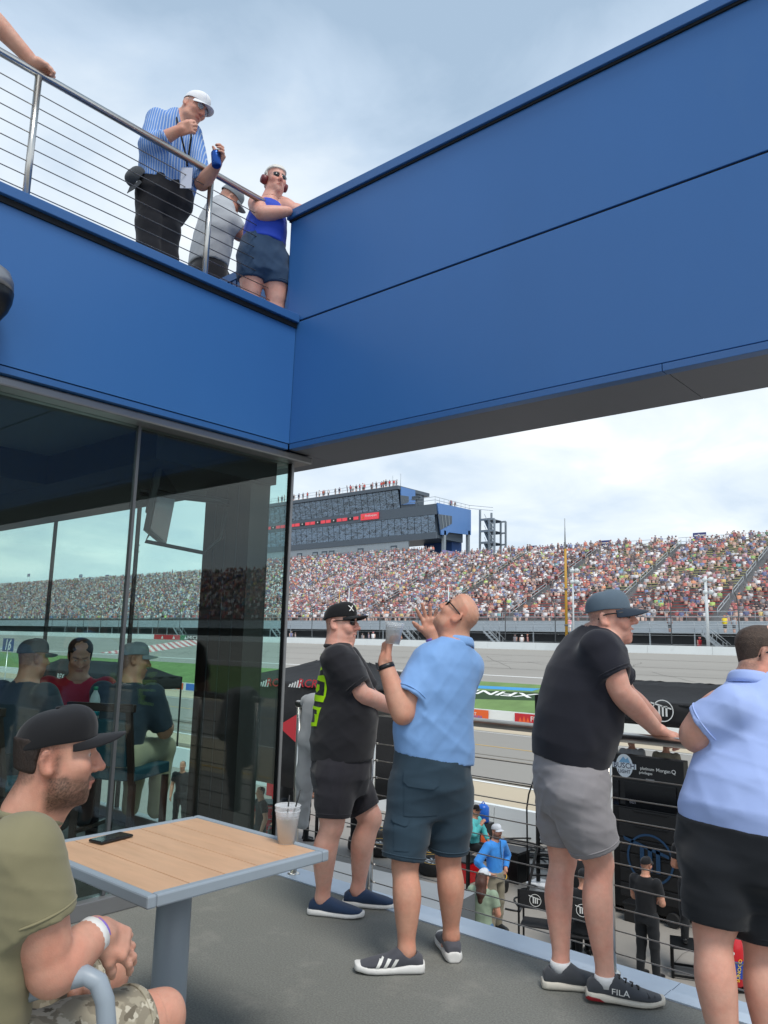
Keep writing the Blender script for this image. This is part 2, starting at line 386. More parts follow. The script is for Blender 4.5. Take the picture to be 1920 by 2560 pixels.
# painted advert on the infield grass
def grass_poly(name, pts, m, lift):
    P = [ony(px, py, 50) for px, py in pts]; Q = []
    for px, py in pts:
        v = ray(px, py); y = 50.0
        for _ in range(30):
            p = CAM_POS + v * (y / v[1]); y += (p[2] - prof_z(y)) * 5; y = min(max(y, 45.4), 53.5)
        p = CAM_POS + v * (y / v[1]); Q.append((p[0], y, prof_z(y) + lift))
    return Q
def quad_sheet(name, Q, m): o = MB().add(Q, [tuple(range(len(Q)))]).build(name, m); return tag(o, kind='structure')
quad_sheet('painted_green_field', grass_poly('', [(1090, 1722), (1352, 1732), (1340, 1752), (1060, 1744)], '', .012), 'logo_green')
quad_sheet('painted_blue_band', grass_poly('', [(1190, 1714), (1352, 1722), (1330, 1728), (1150, 1719)], '', .014), 'logo_blue')
a = grass_poly('', [(1195, 1731)], '', .02)[0]; b = grass_poly('', [(1270, 1734)], '', .02)[0]
lt = text('painted_letters', 'XFINITY', (np.array(a) + b) / 2 + np.array([-.5, 0, 0]), (-1, 0, 0), (0, -1, -.22), 1.5, 'white_paint', None, .02, sx=1.5); tag(lt, kind='structure')

# ------------------------------------------------------------------ track walls
def wall(name, y, th, z0, h, m, x0, x1, label, cat, seg=None, drop=0):
    r = empty(name, ((x0 + x1) / 2, y, z0), label, cat); n = 1 if not seg else int(round((x1 - x0) / seg))
    for i in range(n):
        a, b = x0 + (x1 - x0) * i / n, x0 + (x1 - x0) * (i + 1) / n
        MB().prism([(a + .012, y, z0 - drop), (a + .012, y + th, z0 - drop), (a + .012, y + th * .8, z0 + h), (a + .012, y + th * .2, z0 + h)], (b - a - .024, 0, 0)).build('wall_block', m, r)
    return r
near_wall = wall('pit_wall', 18.55, .32, GZ, .72, 'white_wall', -48, 12, 'white painted concrete pit wall beside the pit stalls', 'wall', 3.0)
inf_wall = wall('infield_wall', 44.6, .35, GZ, .72, 'white_wall', -140, 40, 'white wall with sponsor banners between pit road and grass', 'wall', 6.0)
out_wall = wall('outer_track_wall', 73.0, .6, 1.0, .80, 'white_wall', -300, 240, 'long white barrier along the top of the banked track', 'wall', 6.0, drop=.2)
def banner(x0p, x1p, m, txt, tm, size, parent=inf_wall, y=44.59, z0=GZ + .08, z1=GZ + .68, tsx=1.0):
    a, b = ony(x0p, 1795, y)[0], ony(x1p, 1800, y)[0]; c = (z0 + z1) / 2
    o = MB().box((a, y - .012, z0), (b, y, z1)).build('banner', m, parent)
    if txt: text('lettering', txt, ((a + b) / 2, y - .013, c), (1, 0, 0), (0, 0, 1), size, tm, o if False else parent, .01, sx=tsx)
banner(1120, 1221, 'orange_paint', 'GAMES AT', 'white_paint', .3, z0=GZ + .08)
text('lettering', 'MICHIGAN', (ony(1185, 1800, 44.57)[0], 44.57, GZ + .2), (1, 0, 0), (0, 0, 1), .26, 'blue_paint', inf_wall, .01)
banner(1287, 1352, 'red_paint', None, None, .3)
a = ony(1310, 1800, 44.57)[0]; mb = MB()
for k in (-1, 0, 1): mb.add([(a + k * .28 - .13, 44.573, GZ + .16), (a + k * .28 + .13, 44.573, GZ + .16), (a + k * .28, 44.573, GZ + .56 - .08 * abs(k))], [(0, 1, 2)])
mb.build('flame_mark', 'orange_paint', inf_wall)
text('lettering', 'FIRE', (ony(1340, 1800, 44.57)[0], 44.57, GZ + .38), (1, 0, 0), (0, 0, 1), .45, 'white_paint', inf_wall, .01)
banner(380, 452, 'orange_paint', 'GAMES AT', 'white_paint', .3); banner(460, 560, 'blue_paint', None, None, .3); banner(600, 690, 'red_paint', None, None, .3)
wx = [float(ony(px, 1597, 72.98)[0]) for px in (385, 450, 466, 545)]
for i, m_ in enumerate(('red_paint', 'green_paint', 'black_paint')): MB().box((wx[i] + .01, 72.96, 1.02), (wx[i + 1] - .01, 73.05, 1.78)).build('banner', m_, out_wall)
for k in range(4): x_ = wx[0] + 2 + k * 3.2; MB().add([(x_, 72.955, 1.15), (x_ + .7, 72.955, 1.15), (x_ + .35, 72.955, 1.65)], [(0, 1, 2)]).build('flame_mark', 'white_paint', out_wall)
tv_, _f = text_geo('MICHIGAN', 1.0, .01); tw_ = tv_[:, 0].max() - tv_[:, 0].min(); ml_, mr_ = wx[2] + .3, float(ony(532, 1597, 72.98)[0])
text('lettering', 'MICHIGAN', ((ml_ + mr_) / 2, 72.95, 1.4), (1, 0, 0), (0, 0, 1), .75, 'white_paint', out_wall, sx=(mr_ - ml_) / tw_ / .75)

# ------------------------------------------------------------------ terrace deck
XW, YG = -4.10, 3.67                                               # side glazing plane, front glazing plane
dk = MB().prism([(-14, -6, -.35), (8, -6, -.35), (8, 3.58, -.35), (-14, 3.58, -.35)], (0, 0, .35)).build('terrace_deck', 'deck'); tag(dk, kind='structure')
mb = MB()
es = empty('deck_edge', (-1, 3.68, 0)); tag(es, kind='structure')
xk = [XW + .1, -3.1, -1.45, .25, 2.0, 4.0, 8.0]
for i in range(len(xk) - 1):
    MB().box((xk[i] + .002, 3.583, -.12), (xk[i + 1] - .002, 3.675, .006)).build('edge_plate', 'edge_strip', es)
    MB().box((xk[i] + .002, 3.681, -.30), (xk[i + 1] - .002, 3.79, .002)).build('edge_plate', 'edge_strip', es)
MB().box((-14, 3.70, -.32), (8, 3.77, -.02)).build('edge_beam', 'dark_joint', es)
mb = MB()                                                           # supports of the deck
for x in (-12, -6, 0, 6): mb.box((x - .15, 3.2, GZ), (x + .15, 3.5, -.35))
mb.build('deck_column', 'soffit', dk) if False else tag(mb.build('deck_columns', 'soffit'), kind='structure')

mat('mullion_grey', '#6a6d70', .4, metal=.5)
# ------------------------------------------------------------------ blue pavilion building
bld = empty('pavilion_building', (XW, 2, 0), 'blue clad pavilion with tinted glass walls, roof terrace and projecting beam', 'building')
FX, FB, FT = -3.95, 2.79, 3.70                                      # fascia plane, bottom, top
YB0, YB1, BT = 3.52, 4.09, 4.607                                    # projecting beam: front face, back face, top
LX = -9.6
MB().prism([(FX, -6, FB + .042), (FX + .018, -6, FT), (FX - .10, -6, FT), (FX - .10, -6, FB + .042)], (0, 6 + YB0 - .004, 0)).build('fascia_panel', 'blue_panel', bld)
MB().box((FX - .10, -6, FB), (FX - .004, YB0 - .006, FB + .037)).build('fascia_edge_trim', 'blue_trim', bld, .002)
# parapet cap with drip edge
MB().box((-4.24, -6, FT + .004), (FX + .055, YB0 - .004, FT + .062)).build('parapet_cap', 'blue_trim', bld, .004)
MB().box((-4.20, -6, FT - .03), (FX + .03, YB0 - .006, FT + .002)).build('parapet_shadow_gap', 'dark_joint', bld)
box('roof_slab', (LX, -6, FB + .2), (FX - .11, YB1 - .02, 3.50), MATS['soffit'], bld)
# beam
bx1 = 6.0
MB().box((FX - .05, YB0, FB + .042), (bx1, YB0 + .09, 3.715)).build('beam_panel', 'blue_panel', bld, .003)
MB().box((-4.035, YB0 + .002, 3.729), (bx1, YB0 + .09, 4.535)).build('beam_panel', 'blue_panel', bld, .003)
MB().box((-4.0, YB0 + .012, 3.70), (bx1, YB0 + .08, 3.74)).build('beam_joint', 'dark_joint', bld)
MB().box((-4.025, YB0 + .095, FB + .05), (bx1, YB1 - .06, 4.53)).build('beam_core', 'blue_trim', bld)
MB().box((-4.045, YB0 + .004, 3.76), (-4.037, YB1 - .05, 4.53)).build('beam_end_panel', 'blue_panel', bld)
MB().box((-4.06, YB0 - .028, 4.54), (bx1, YB1 + .03, BT)).build('beam_cap', 'blue_trim', bld, .004)
MB().box((-4.05, YB0 - .01, 4.525), (bx1, YB1, 4.542)).build('beam_shadow_gap', 'dark_joint', bld)
for x0, x1 in ((FX + .006, -1.332), (-1.328, bx1)):
    MB().box((x0, YB0 - .004, FB), (x1, YB0 + .06, FB + .037)).build('beam_edge_trim', 'blue_trim', bld, .002)
MB().box((FX - .02, YB0 + .01, FB + .036), (bx1, YB0 + .05, FB + .048)).build('beam_joint', 'dark_joint', bld)
for x0, x1 in ((-9.0, -4.012), (-4.008, -1.332), (-1.328, bx1)):
    MB().box((x0, YB0 + .061 if x0 > -5 else YG + .1, FB + .012), (x1, YB1, FB + .06)).build('soffit_panel', 'soffit', bld)
MB().box((-9, YB1 - .06, FB + .061), (bx1, YB1, 4.53)).build('beam_panel', 'blue_panel', bld)
# head trim over the glazing
MB().box((XW - .06, -6, 2.735), (FX - .035, YG + .11, FB - .004)).build('head_trim', 'grey_trim', bld, .01)
MB().box((LX, YG - .05, 2.742), (XW - .062, YG + .10, FB - .006)).build('head_trim', 'grey_trim', bld, .01)
# glazing: side wall along Y, front wall along X
side_y = [-6.0, -3.7, -2.47, -1.24, -.01, 1.22, 2.447, YG]
zb, zt = .09, 2.735
for i in range(len(side_y) - 1):
    box('glass_pane', (XW - .006, side_y[i] + .006, zb), (XW + .006, side_y[i + 1] - .006, zt), GLASS, bld)
for y in side_y[:-1]: box('mullion', (XW - .014, y - .009, zb), (XW + .014, y + .009, zt), MATS['mullion_grey'], bld)
box('corner_mullion', (XW - .012, YG - .008, zb), (XW + .018, YG + .024, zt), MATS['black_metal'], bld)
box('corner_mullion', (XW + .019, YG - .002, zb), (XW + .028, YG + .018, zt), MATS['grey_trim'], bld)
front_x = [XW - .018, -4.34, -6.05, -7.57, -9.09, -9.6]
for i in range(len(front_x) - 1):
    box('glass_pane', (front_x[i + 1] + .006, YG + .004, zb), (front_x[i] - .006, YG + .016, zt), GLASS, bld)
for x in front_x[1:]: box('mullion', (x - .010, YG - .008, zb), (x + .010, YG + .024, zt), MATS['black_metal'], bld)
box('sill', (XW - .05, -6, 0), (XW + .055, YG + .04, .088), MATS['grey_trim'], bld, .006)
box('sill', (LX, YG - .04, 0), (XW - .052, YG + .05, .088), MATS['grey_trim'], bld, .006)
# interior
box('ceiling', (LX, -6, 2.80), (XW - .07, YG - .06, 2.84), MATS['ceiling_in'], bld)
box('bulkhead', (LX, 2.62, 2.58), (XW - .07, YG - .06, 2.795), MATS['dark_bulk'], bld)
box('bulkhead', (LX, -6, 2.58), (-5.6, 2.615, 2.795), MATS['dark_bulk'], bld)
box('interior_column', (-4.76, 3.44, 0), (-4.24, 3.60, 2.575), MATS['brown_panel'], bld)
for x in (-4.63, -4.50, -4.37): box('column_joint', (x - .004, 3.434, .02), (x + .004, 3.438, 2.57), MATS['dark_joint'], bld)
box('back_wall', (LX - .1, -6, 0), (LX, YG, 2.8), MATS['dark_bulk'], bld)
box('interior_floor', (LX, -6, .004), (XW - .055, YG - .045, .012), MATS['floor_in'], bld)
# roof terrace floor and low inner wall
box('roof_deck', (LX, -6, 3.50), (-4.25, YB1 - .07, 3.55), MATS['deck'], bld)

# ------------------------------------------------------------------ cable railings
def railing(name, base, top_r, posts, rail_a, rail_b, cables, label, post_r=.021, axis='x', rail_r=.024, flat=None):
    r = empty(name, base, label, 'railing')
    for (p, q) in posts:
        p, q = np.array(p, float), np.array(q, float)
        o = MB().tube([p, q], post_r, 14).build('post', 'steel', r)
        MB().lathe(p, [(post_r + .018, 0), (post_r + .018, .006), (post_r + .004, .012)], 14).build('base_flange', 'steel', r)
    MB().tube([rail_a, rail_b], rail_r, 16).build('top_rail', 'steel', r)
    for (a, b) in cables: MB().tube([a, b], .0032, 6).build('cable', 'cable', r)
    return r
RY = 3.665
pxs = [-3.885, -3.235, -1.72, -.2, 1.3, 2.8]
low = railing('deck_railing', (-1, RY, 0), 1.07, [((x, RY, .004), (x, RY, 1.05)) for x in pxs], (-3.91, RY, 1.068), (4, RY, 1.068),
              [((-3.885, RY, z), (4, RY, z)) for z in [.095 + .0985 * i for i in range(9)]], 'stainless cable railing along the lower deck edge above the pits')
mb = MB()
for x in pxs[:2]:
    for i in range(9): mb.tube([(x + .018, RY, .095 + .0985 * i), (x + .045, RY, .095 + .0985 * i)], .006, 6)
tag(mb.build('cable_fittings', 'steel', low), kind='stuff')
UX = -4.15
up = railing('balcony_railing', (UX, 1, 3.5), 4.66, [((UX, y, 3.765), (UX, y, 4.63)) for y in (-1.93, -.73, .47, 1.668, 2.876)], (UX, -4, 4.648), (UX, YB0 + .02, 4.648),
             [((UX, -4, z), (UX, YB0, z)) for z in [3.835 + .0865 * i for i in range(9)]], 'stainless cable railing of the roof terrace above the blue fascia', post_r=.02, rail_r=.023)

# ------------------------------------------------------------------ grandstand
mat('stand_concrete', '#8b8b8c', .85, var=(.3, .1)); mat('stand_metal', '#a9b0b5', .5, metal=.3, var=(1, .05)); mat('stand_dark', '#66696c', .85)
mat('bench', '#888888', .55, attr=True); mat('crowd', '#888888', .8, attr=True); mat('pole_yellow', '#b98d2b', .5); mat('pole_white', '#d5dadc', .45)
SX0, SX1, NR, TR, RI, SY0, SZ0 = -262.0, 240.0, 32, .85, .37, 81.0, 4.35
AIS = 12.2                                                          # spacing of the aisles
aisles = [SX0 + AIS * k + 4 for k in range(int((SX1 - SX0) / AIS) + 1)]
stand = empty('grandstand', (-60, SY0, 0), 'long steep grandstand with red and yellow benches across the track', 'grandstand')
mb = MB(); poly = []
for r in range(NR): poly += [(SY0 + r * TR, SZ0 + r * RI - (RI if r else .6)), (SY0 + r * TR, SZ0 + r * RI)]
poly += [(SY0 + NR * TR + 1.2, SZ0 + (NR - 1) * RI)]
mb.grid([[(x, y, z) for (y, z) in poly] for x in (SX0, SX1)], smooth=False)
mb.build('seating_steps', 'stand_concrete', stand)
yb = SY0 + NR * TR + 1.2; zb_ = SZ0 + (NR - 1) * RI
MB().box((SX0, yb, -2), (SX1, yb + .2, zb_)).build('rear_wall', 'stand_dark', stand)
BC = [lin('#d3cf94'), lin('#b5554f'), lin('#b85b54'), lin('#d0cb90'), lin('#ad504b'), lin('#cac998')]
mb = MB(); rnd = random.Random(11)
def sec_col(k, r):
    c = BC[k % 6] if r > 9 else lin('#bf4a44')
    if k % 6 == 3 and r in (3, 4, 5, 6, 7): c = rnd.choice([lin('#c23b3b'), lin('#2c4f93'), lin('#d8d8d8')])
    return c
for k in range(len(aisles) - 1):
    for r in range(NR):
        y, z = SY0 + r * TR, SZ0 + r * RI; c = sec_col(k, r)
        a, b = aisles[k] + .65, aisles[k + 1] - .65
        if aisles[k] > 20 and r % 2: continue
        mb.box((a, y + .36, z + .37), (b, y + .66, z + .43), col=c)
tag(mb.build('benches', 'bench', stand), kind='stuff')
for x in aisles:                                                    # a stair rail up the middle of each aisle
    if x > -15: continue
    for r0 in range(1, NR - 3, 6):
        p = [(x, SY0 + r0 * TR, SZ0 + r0 * RI), (x, SY0 + (r0 + 4.6) * TR, SZ0 + (r0 + 4.6) * RI)]
        m_ = MB()
        for dz in (.95, .55): m_.tube([(p[0][0], p[0][1], p[0][2] + dz), (p[1][0], p[1][1], p[1][2] + dz)], .05, 4)
        for t in (0, .5, 1): q_ = [p[0][i] + (p[1][i] - p[0][i]) * t for i in range(3)]; m_.tube([q_, (q_[0], q_[1], q_[2] + .95)], .035, 4)
        m_.build('stair_rail', 'stand_metal', stand)
# walkway, front rail and stairs in front of the first row
MB().box((SX0, 76.6, 3.0), (SX1, SY0, 3.12)).build('walkway', 'stand_metal', stand)
MB().box((SX0, SY0 - .08, 3.12), (SX1, SY0 - .02, SZ0)).build('front_wall', 'stand_metal', stand)
MB().box((SX0, 80.5, -1.0), (SX1, 80.7, 3.0)).build('under_wall', 'stand_dark', stand)
MB().box((SX0, 75.2, 0.6), (SX1, 80.5, 1.1)).build('lower_walk', 'stand_dark', stand)
m1, m2 = MB(), MB()
for x in np.arange(-150, -8, 2.2):
    m1.tube([(x, 76.7, 3.1), (x, 76.7, 4.15)], .03, 4); m1.tube([(x, SY0 - .1, SZ0 - .1), (x, SY0 - .1, SZ0 + .95)], .03, 4)
    if int(x / 2.2) % 2 == 0: m2.box((x - .06, 76.7, 1.0), (x + .06, 76.82, 3.0))
for z in (3.5, 3.85, 4.15): m1.tube([(-200, 76.7, z), (40, 76.7, z)], .03, 4)
for z in (4.8, SZ0 + .95): m1.tube([(-200, SY0 - .1, z), (40, SY0 - .1, z)], .03, 4)
tag(m1.build('front_rails', 'stand_metal', stand), kind='stuff'); tag(m2.build('walkway_posts', 'stand_metal', stand), kind='stuff')
for x in aisles[12:20]:
    m_ = MB()
    for i in range(7): m_.box((x + .5 + i * .3, 75.4, 1.1 + (6 - i) * .27), (x + .85 + i * .3, 76.5, 1.14 + (6 - i) * .27))
    for y in (75.4, 76.5):
        m_.bar((x + .5, y, 3.0), (x + 2.75, y, 1.1), .05, .2); m_.tube([(x + .5, y, 3.9), (x + 2.75, y, 2.0)], .03, 4)
        for i in (0, 3, 6): m_.tube([(x + .6 + i * .3, y, 2.9 - i * .27), (x + .6 + i * .3, y, 3.85 - i * .27)], .025, 4)
    m_.build('access_stair', 'stand_metal', stand)
mt_ = MB()                                                          # back rail on the skyline
for x in np.arange(-250, 10, 2.4): mt_.tube([(x, yb - .1, zb_), (x, yb - .1, zb_ + 1.15)], .03, 4)
for z in (.6, 1.15): mt_.tube([(-250, yb - .1, zb_ + z), (60, yb - .1, zb_ + z)], .03, 4)
tag(mt_.build('back_rails', 'stand_metal', stand), kind='stuff')
def skyline_sign(px, py, k):
    p = ony(px, py, yb - .2); r = empty('section_sign', (p[0], yb - .2, zb_), f'small dark section sign on posts above the stand, {k} along the skyline', 'sign')
    MB().box((p[0] - .9, yb - .25, p[2] - .42), (p[0] + .9, yb - .2, p[2] + .42)).build('board', MATS.get('sign_navy') or mat('sign_navy', '#4a4f86', .6), r)
    MB().box((p[0] - .7, yb - .256, p[2] - .05), (p[0] + .7, yb - .252, p[2] + .12)).build('lettering_bar', 'white_paint', r)
    for d in (-.7, .7): MB().box((p[0] + d - .04, yb - .24, zb_), (p[0] + d + .04, yb - .2, p[2] - .42)).build('post', 'stand_metal', r)
for i, (px, py) in enumerate(((1329, 1371), (1512, 1358), (1749, 1339), (72, 1438), (202, 1440), (268, 1441))): skyline_sign(px, py, ('third from the right', 'second from the right', 'rightmost', 'leftmost', 'second from the left', 'third from the left')[i])

# ------------------------------------------------------------------ crowd
def tbox(x0, x1, y0, y1, z0, z1, tx=1.0, ty=1.0, sy=0.0):
    cx, cy = (x0 + x1) / 2, (y0 + y1) / 2; v = []
    for z, s, t, o in ((z0, 1, 1, 0), (z1, tx, ty, sy)):
        for (a, b) in ((x0, y0), (x1, y0), (x1, y1), (x0, y1)): v.append((cx + (a - cx) * s, cy + (b - cy) * t + o, z))
    return v, [(4, 5, 6, 7), (0, 1, 5, 4), (1, 2, 6, 5), (3, 0, 4, 7)]
def blob(c, r, n=6, sz=1.15):
    v = []; f = []
    for t in (-.8, 0.15, .85):
        rr = r * math.sqrt(max(0, 1 - t * t)) * 1.05
        for k in range(n): a = 6.2832 * k / n; v.append((c[0] + rr * math.cos(a), c[1] + rr * math.sin(a), c[2] + r * sz * t))
    for i in range(2):
        for k in range(n): l = (k + 1) % n; f.append((i * n + k, i * n + l, (i + 1) * n + l, (i + 1) * n + k))
    f.append(tuple(range(2 * n, 3 * n)))
    return v, f
def template(seated=True, lod=0):
    V, F, G = [], [], []
    def put(vf, g):
        k = len(V); V.extend(vf[0]); F.extend([tuple(i + k for i in q) for q in vf[1]]); G.extend([g] * len(vf[0]))
    d = 0 if seated else .42
    if lod == 0:
        put(tbox(-.19, .19, -.11, .11, .40 + d, .98 + d, 1.12, .8, -.03), 1)
        put(blob((0, -.04, 1.13 + d), .105), 0)
        put(tbox(-.105, .105, -.13, .07, 1.16 + d, 1.26 + d, .8, .8), 3)
        for s in (-1, 1):
            if seated: put(tbox(s * .24 - .045, s * .24 + .045, -.1, .0, .62, .95, 1, 1, .05), 1); put(tbox(s * .2 - .04, s * .2 + .04, -.36, -.06, .56, .64), 0)
            else: put(tbox(s * .24 - .045, s * .24 + .045, -.07, .03, .80 + d * .2, 1.36, 1, 1, .03), 0)
        if seated:
            put(tbox(-.19, .19, -.52, .06, .40, .55, .95), 2); put(tbox(-.17, .17, -.55, -.43, .0, .42, 1), 0)
        else:
            put(tbox(-.16, .16, -.09, .09, .42, .84, 1.1), 2); put(tbox(-.13, .13, -.07, .07, .0, .44, 1.1), 0)
    elif lod == 1:
        put(tbox(-.2, .2, -.11, .11, .40, .98, 1.1, .8, -.03), 1); put(blob((0, -.04, 1.13), .11, 5), 0); put(tbox(-.105, .105, -.13, .07, 1.16, 1.26, .8, .8), 3); put(tbox(-.2, .2, -.52, .06, .30, .55, .95), 2)
    else:
        put(tbox(-.2, .2, -.25, .1, .38, .98, .9, .6, .05), 1); put(tbox(-.1, .1, -.14, .06, .98, 1.24, .8, .8), 0)
    return np.array(V), F, np.array(G)
SHIRT = [lin(c) for c in ('#e9e9ea', '#d8d9dd', '#f2f2f2', '#bfc3c9', '#2a2b30', '#1d1e24', '#34363d', '#7c7f86', '#9aa0a8', '#b7332f', '#d2413a', '#c9302c', '#e2632f', '#f08a2c',
                          '#3b5c9e', '#2f4f8f', '#274072', '#5b86c4', '#7fa8d6', '#e9c63f', '#9ad24a', '#c6f135', '#3f8f57', '#7a4b86', '#c77f9a', '#e3a3b5', '#5b4a42', '#a6896f', '#cdb79a', '#52c0c8')]
SW = np.array([9, 7, 8, 6, 9, 8, 6, 5, 5, 6, 5, 4, 4, 3, 5, 5, 5, 4, 3, 2, 1.2, 1.0, 1.6, 1.5, 1.6, 1.8, 2, 2, 2, 1.2]); SW = SW / SW.sum()
SKIN = [lin(c) for c in ('#d9a88c', '#c98f74', '#e3b79d', '#b97a5e', '#d29a80', '#8d5a42')]
PANT = [lin(c) for c in ('#3a4658', '#2a2d33', '#8f8674', '#b5ab97', '#51607a', '#6d7078', '#1e2026')]
HAT = [lin(c) for c in ('#2b2420', '#5a4030', '#f0f0f0', '#24262b', '#c43530', '#2f4f8f', '#8a7a66', '#d8d8d8', '#3b2d25', '#e07a2f')]
def crowd(name, spots, T, parent, rng):
    V, F, G = T; n = len(spots); nv = len(V); S = np.array([s[:3] for s in spots]); yaw = np.array([s[3] for s in spots]); sc = rng.uniform(.82, 1.0, n)
    ln = rng.normal(0, .06, n)
    c, s = np.cos(yaw), np.sin(yaw); X = V[None, :, 0] * sc[:, None]; Y = (V[None, :, 1] - ln[:, None] * (V[None, :, 2] - .4)) * sc[:, None]; Z = np.broadcast_to(V[None, :, 2] * sc[:, None], X.shape)
    P = np.stack([X * c[:, None] - Y * s[:, None], X * s[:, None] + Y * c[:, None], Z], -1) + S[:, None, :]
    pal = np.zeros((n, 4, 3)); SK, SH, PA, HA = map(np.array, (SKIN, SHIRT, PANT, HAT))
    pal[:, 0] = SK[rng.integers(0, len(SK), n)]; pal[:, 1] = SH[rng.choice(len(SH), n, p=SW)]; pal[:, 2] = PA[rng.integers(0, len(PA), n)]; pal[:, 3] = HA[rng.integers(0, len(HA), n)]
    lum = pal.mean(-1, keepdims=True); pal = lum + (pal - lum) * .72; pal = pal * .82 + np.array([.095, .08, .085]); pal *= rng.uniform(.85, 1.1, (n, 1, 1)); bare = rng.random(n) < .05; pal[bare, 1] = pal[bare, 0]  # greyed and lifted: distance haze is put into the crowd colours
    Cc = np.ones((n, nv, 4), np.float32); Cc[:, :, :3] = pal[:, G]
    fl = np.array([i for f in F for i in f]); ls = np.array([len(f) for f in F]); nl = len(fl)
    me = bpy.data.meshes.new(name); off = wpos(parent) if parent is not None else np.zeros(3)
    me.vertices.add(n * nv); me.vertices.foreach_set('co', (P.reshape(-1, 3) - off).astype(np.float32).ravel())
    me.loops.add(n * nl); me.loops.foreach_set('vertex_index', (fl[None] + np.arange(n)[:, None] * nv).astype(np.int32).ravel())
    me.polygons.add(n * len(F)); st = np.concatenate([[0], np.cumsum(ls)[:-1]])
    me.polygons.foreach_set('loop_start', (st[None] + np.arange(n)[:, None] * nl).astype(np.int32).ravel())
    a_ = me.color_attributes.new('Col', 'FLOAT_COLOR', 'POINT'); a_.data.foreach_set('color', Cc.ravel())
    me.update(calc_edges=True); me.validate()
    o = bpy.data.objects.new(name, me); COL.objects.link(o); me.materials.append(MATS['crowd'])
    return o
rng = np.random.default_rng(5)
UT = []                                                             # steeper upper rows under the press tower
UX0, UX1 = float(ony(530, 1380, 110)[0]), float(ony(1075, 1380, 110)[0])
for k in range(4):
    y, z = yb + .2 + k * .62, zb_ + .45 + k * .50; MB().box((UX0, y, zb_ - 1), (UX1, y + .62, z)).build('upper_step', 'stand_concrete', stand)
    x = UX0 + .3
    while x < UX1 - .3:
        if rng.random() < .93: UT.append((x, y + .32, z, rng.normal(0, .35)))
        x += rng.uniform(.42, .57)
near, mid, far = [], [], []
for r in range(NR):
    y, z = SY0 + r * TR, SZ0 + r * RI; x = SX0
    while x < SX1:
        x += rng.uniform(.42, .57)
        k = int((x - aisles[0]) // AIS); da = (x - aisles[0]) % AIS
        if da < .85 or da > AIS - .85 or x < aisles[0]: continue
        # fuller on the left, thinner to the right with empty rows
        fill = np.interp(x, [-90, -62, -40, 0], [.96, .80, .64, .62]) * (0.72 + .5 * math.sin(k * 2.1 + r * .9 + math.sin(x * .35 + r * 2.3) * 1.3) ** 2 if x > -75 else 1)
        if x > -62 and r < 9: fill *= .62
        if x > -75: fill *= .62 + .55 * (math.sin(x * .21 + r * .33) * math.sin(x * .083 - r * .51) > -.15)
        if rng.random() > fill: continue
        (far if x > 8 else near if x > -100 else mid).append((x, y + .42 + rng.normal(0, .03), z, rng.normal(0, .35)))
mid += UT
tag(crowd('seated_crowd', near, template(True, 0), None, rng), 'dense crowd seated in the right part of the stand around the yellow pole', 'crowd', kind='stuff')
tag(crowd('seated_crowd_left', mid, template(True, 1), None, rng), 'dense crowd filling the left part of the stand below the press tower and behind the glass', 'crowd', kind='stuff')
tag(crowd('seated_crowd_beyond', far, template(True, 2), None, rng), 'spectators further along the stand, seen mirrored in the glass', 'crowd', kind='stuff')
sp = []
for k in range(150): sp.append((rng.uniform(-150, -20), SY0 + NR * TR + .5, zb_, rng.normal(0, .6)))
for x in aisles:
    if x > 0: continue
    for _ in range(rng.integers(0, 4)):
        r = rng.integers(0, NR); sp.append((x + rng.uniform(-.4, .4), SY0 + r * TR + .3, SZ0 + r * RI, rng.choice([0, 3.1]) + rng.normal(0, .4)))
tag(crowd('standing_crowd', sp, template(False, 0), None, rng), 'spectators standing along the top rail and in the aisles of the stand', 'crowd', kind='stuff')
_small = {}
def small_person(p, yaw, label, group, shirt=None, pants=None, sitting=False):
    T = template(sitting, 0); key = sitting
    o = crowd('person', [(p[0], p[1], p[2], yaw)], T, None, rng)
    if shirt is not None:
        a_ = o.data.color_attributes['Col']; arr = np.zeros(len(o.data.vertices) * 4, np.float32); a_.data.foreach_get('color', arr); arr = arr.reshape(-1, 4)
        arr[T[2] == 1, :3] = lin(shirt)
        if pants: arr[T[2] == 2, :3] = lin(pants)
        a_.data.foreach_set('color', arr.ravel())
    return tag(o, label, 'person', group)
for px, sh, pa, lb in ((1749, '#c22f3a', '#d0303f', 'spectator in red shirt and red shorts standing behind the white wall'), (1803, '#e8d13c', '#333333', 'spectator in yellow top by the walkway behind the white wall'),
                       (1664, '#8b8f96', '#333840', 'spectator in grey shirt on the walkway, right of the leaning man'), (1411, '#e89aa5', '#e3e3e3', 'spectator in pink top on the walkway behind the yellow pole'),
                       (1826, '#9aa2ab', '#4d4f55', 'spectator in pale grey on the walkway right of the tall white pole')):
    x = ony(px, 1590, 76)[0]; small_person((x, 75.8, 1.1) if px in (1749,) else (x, 77.2, 3.12), rng.normal(0, .5), lb, None, sh, pa)
for px in (730, 742, 910, 925, 936, 1322, 1306, 1290):
    x = ony(px, 1590, 76)[0]; small_person((x, 75.8, 1.1), rng.normal(0, .8), 'distant spectator standing in the shade behind the white track wall', 'people behind the track wall')

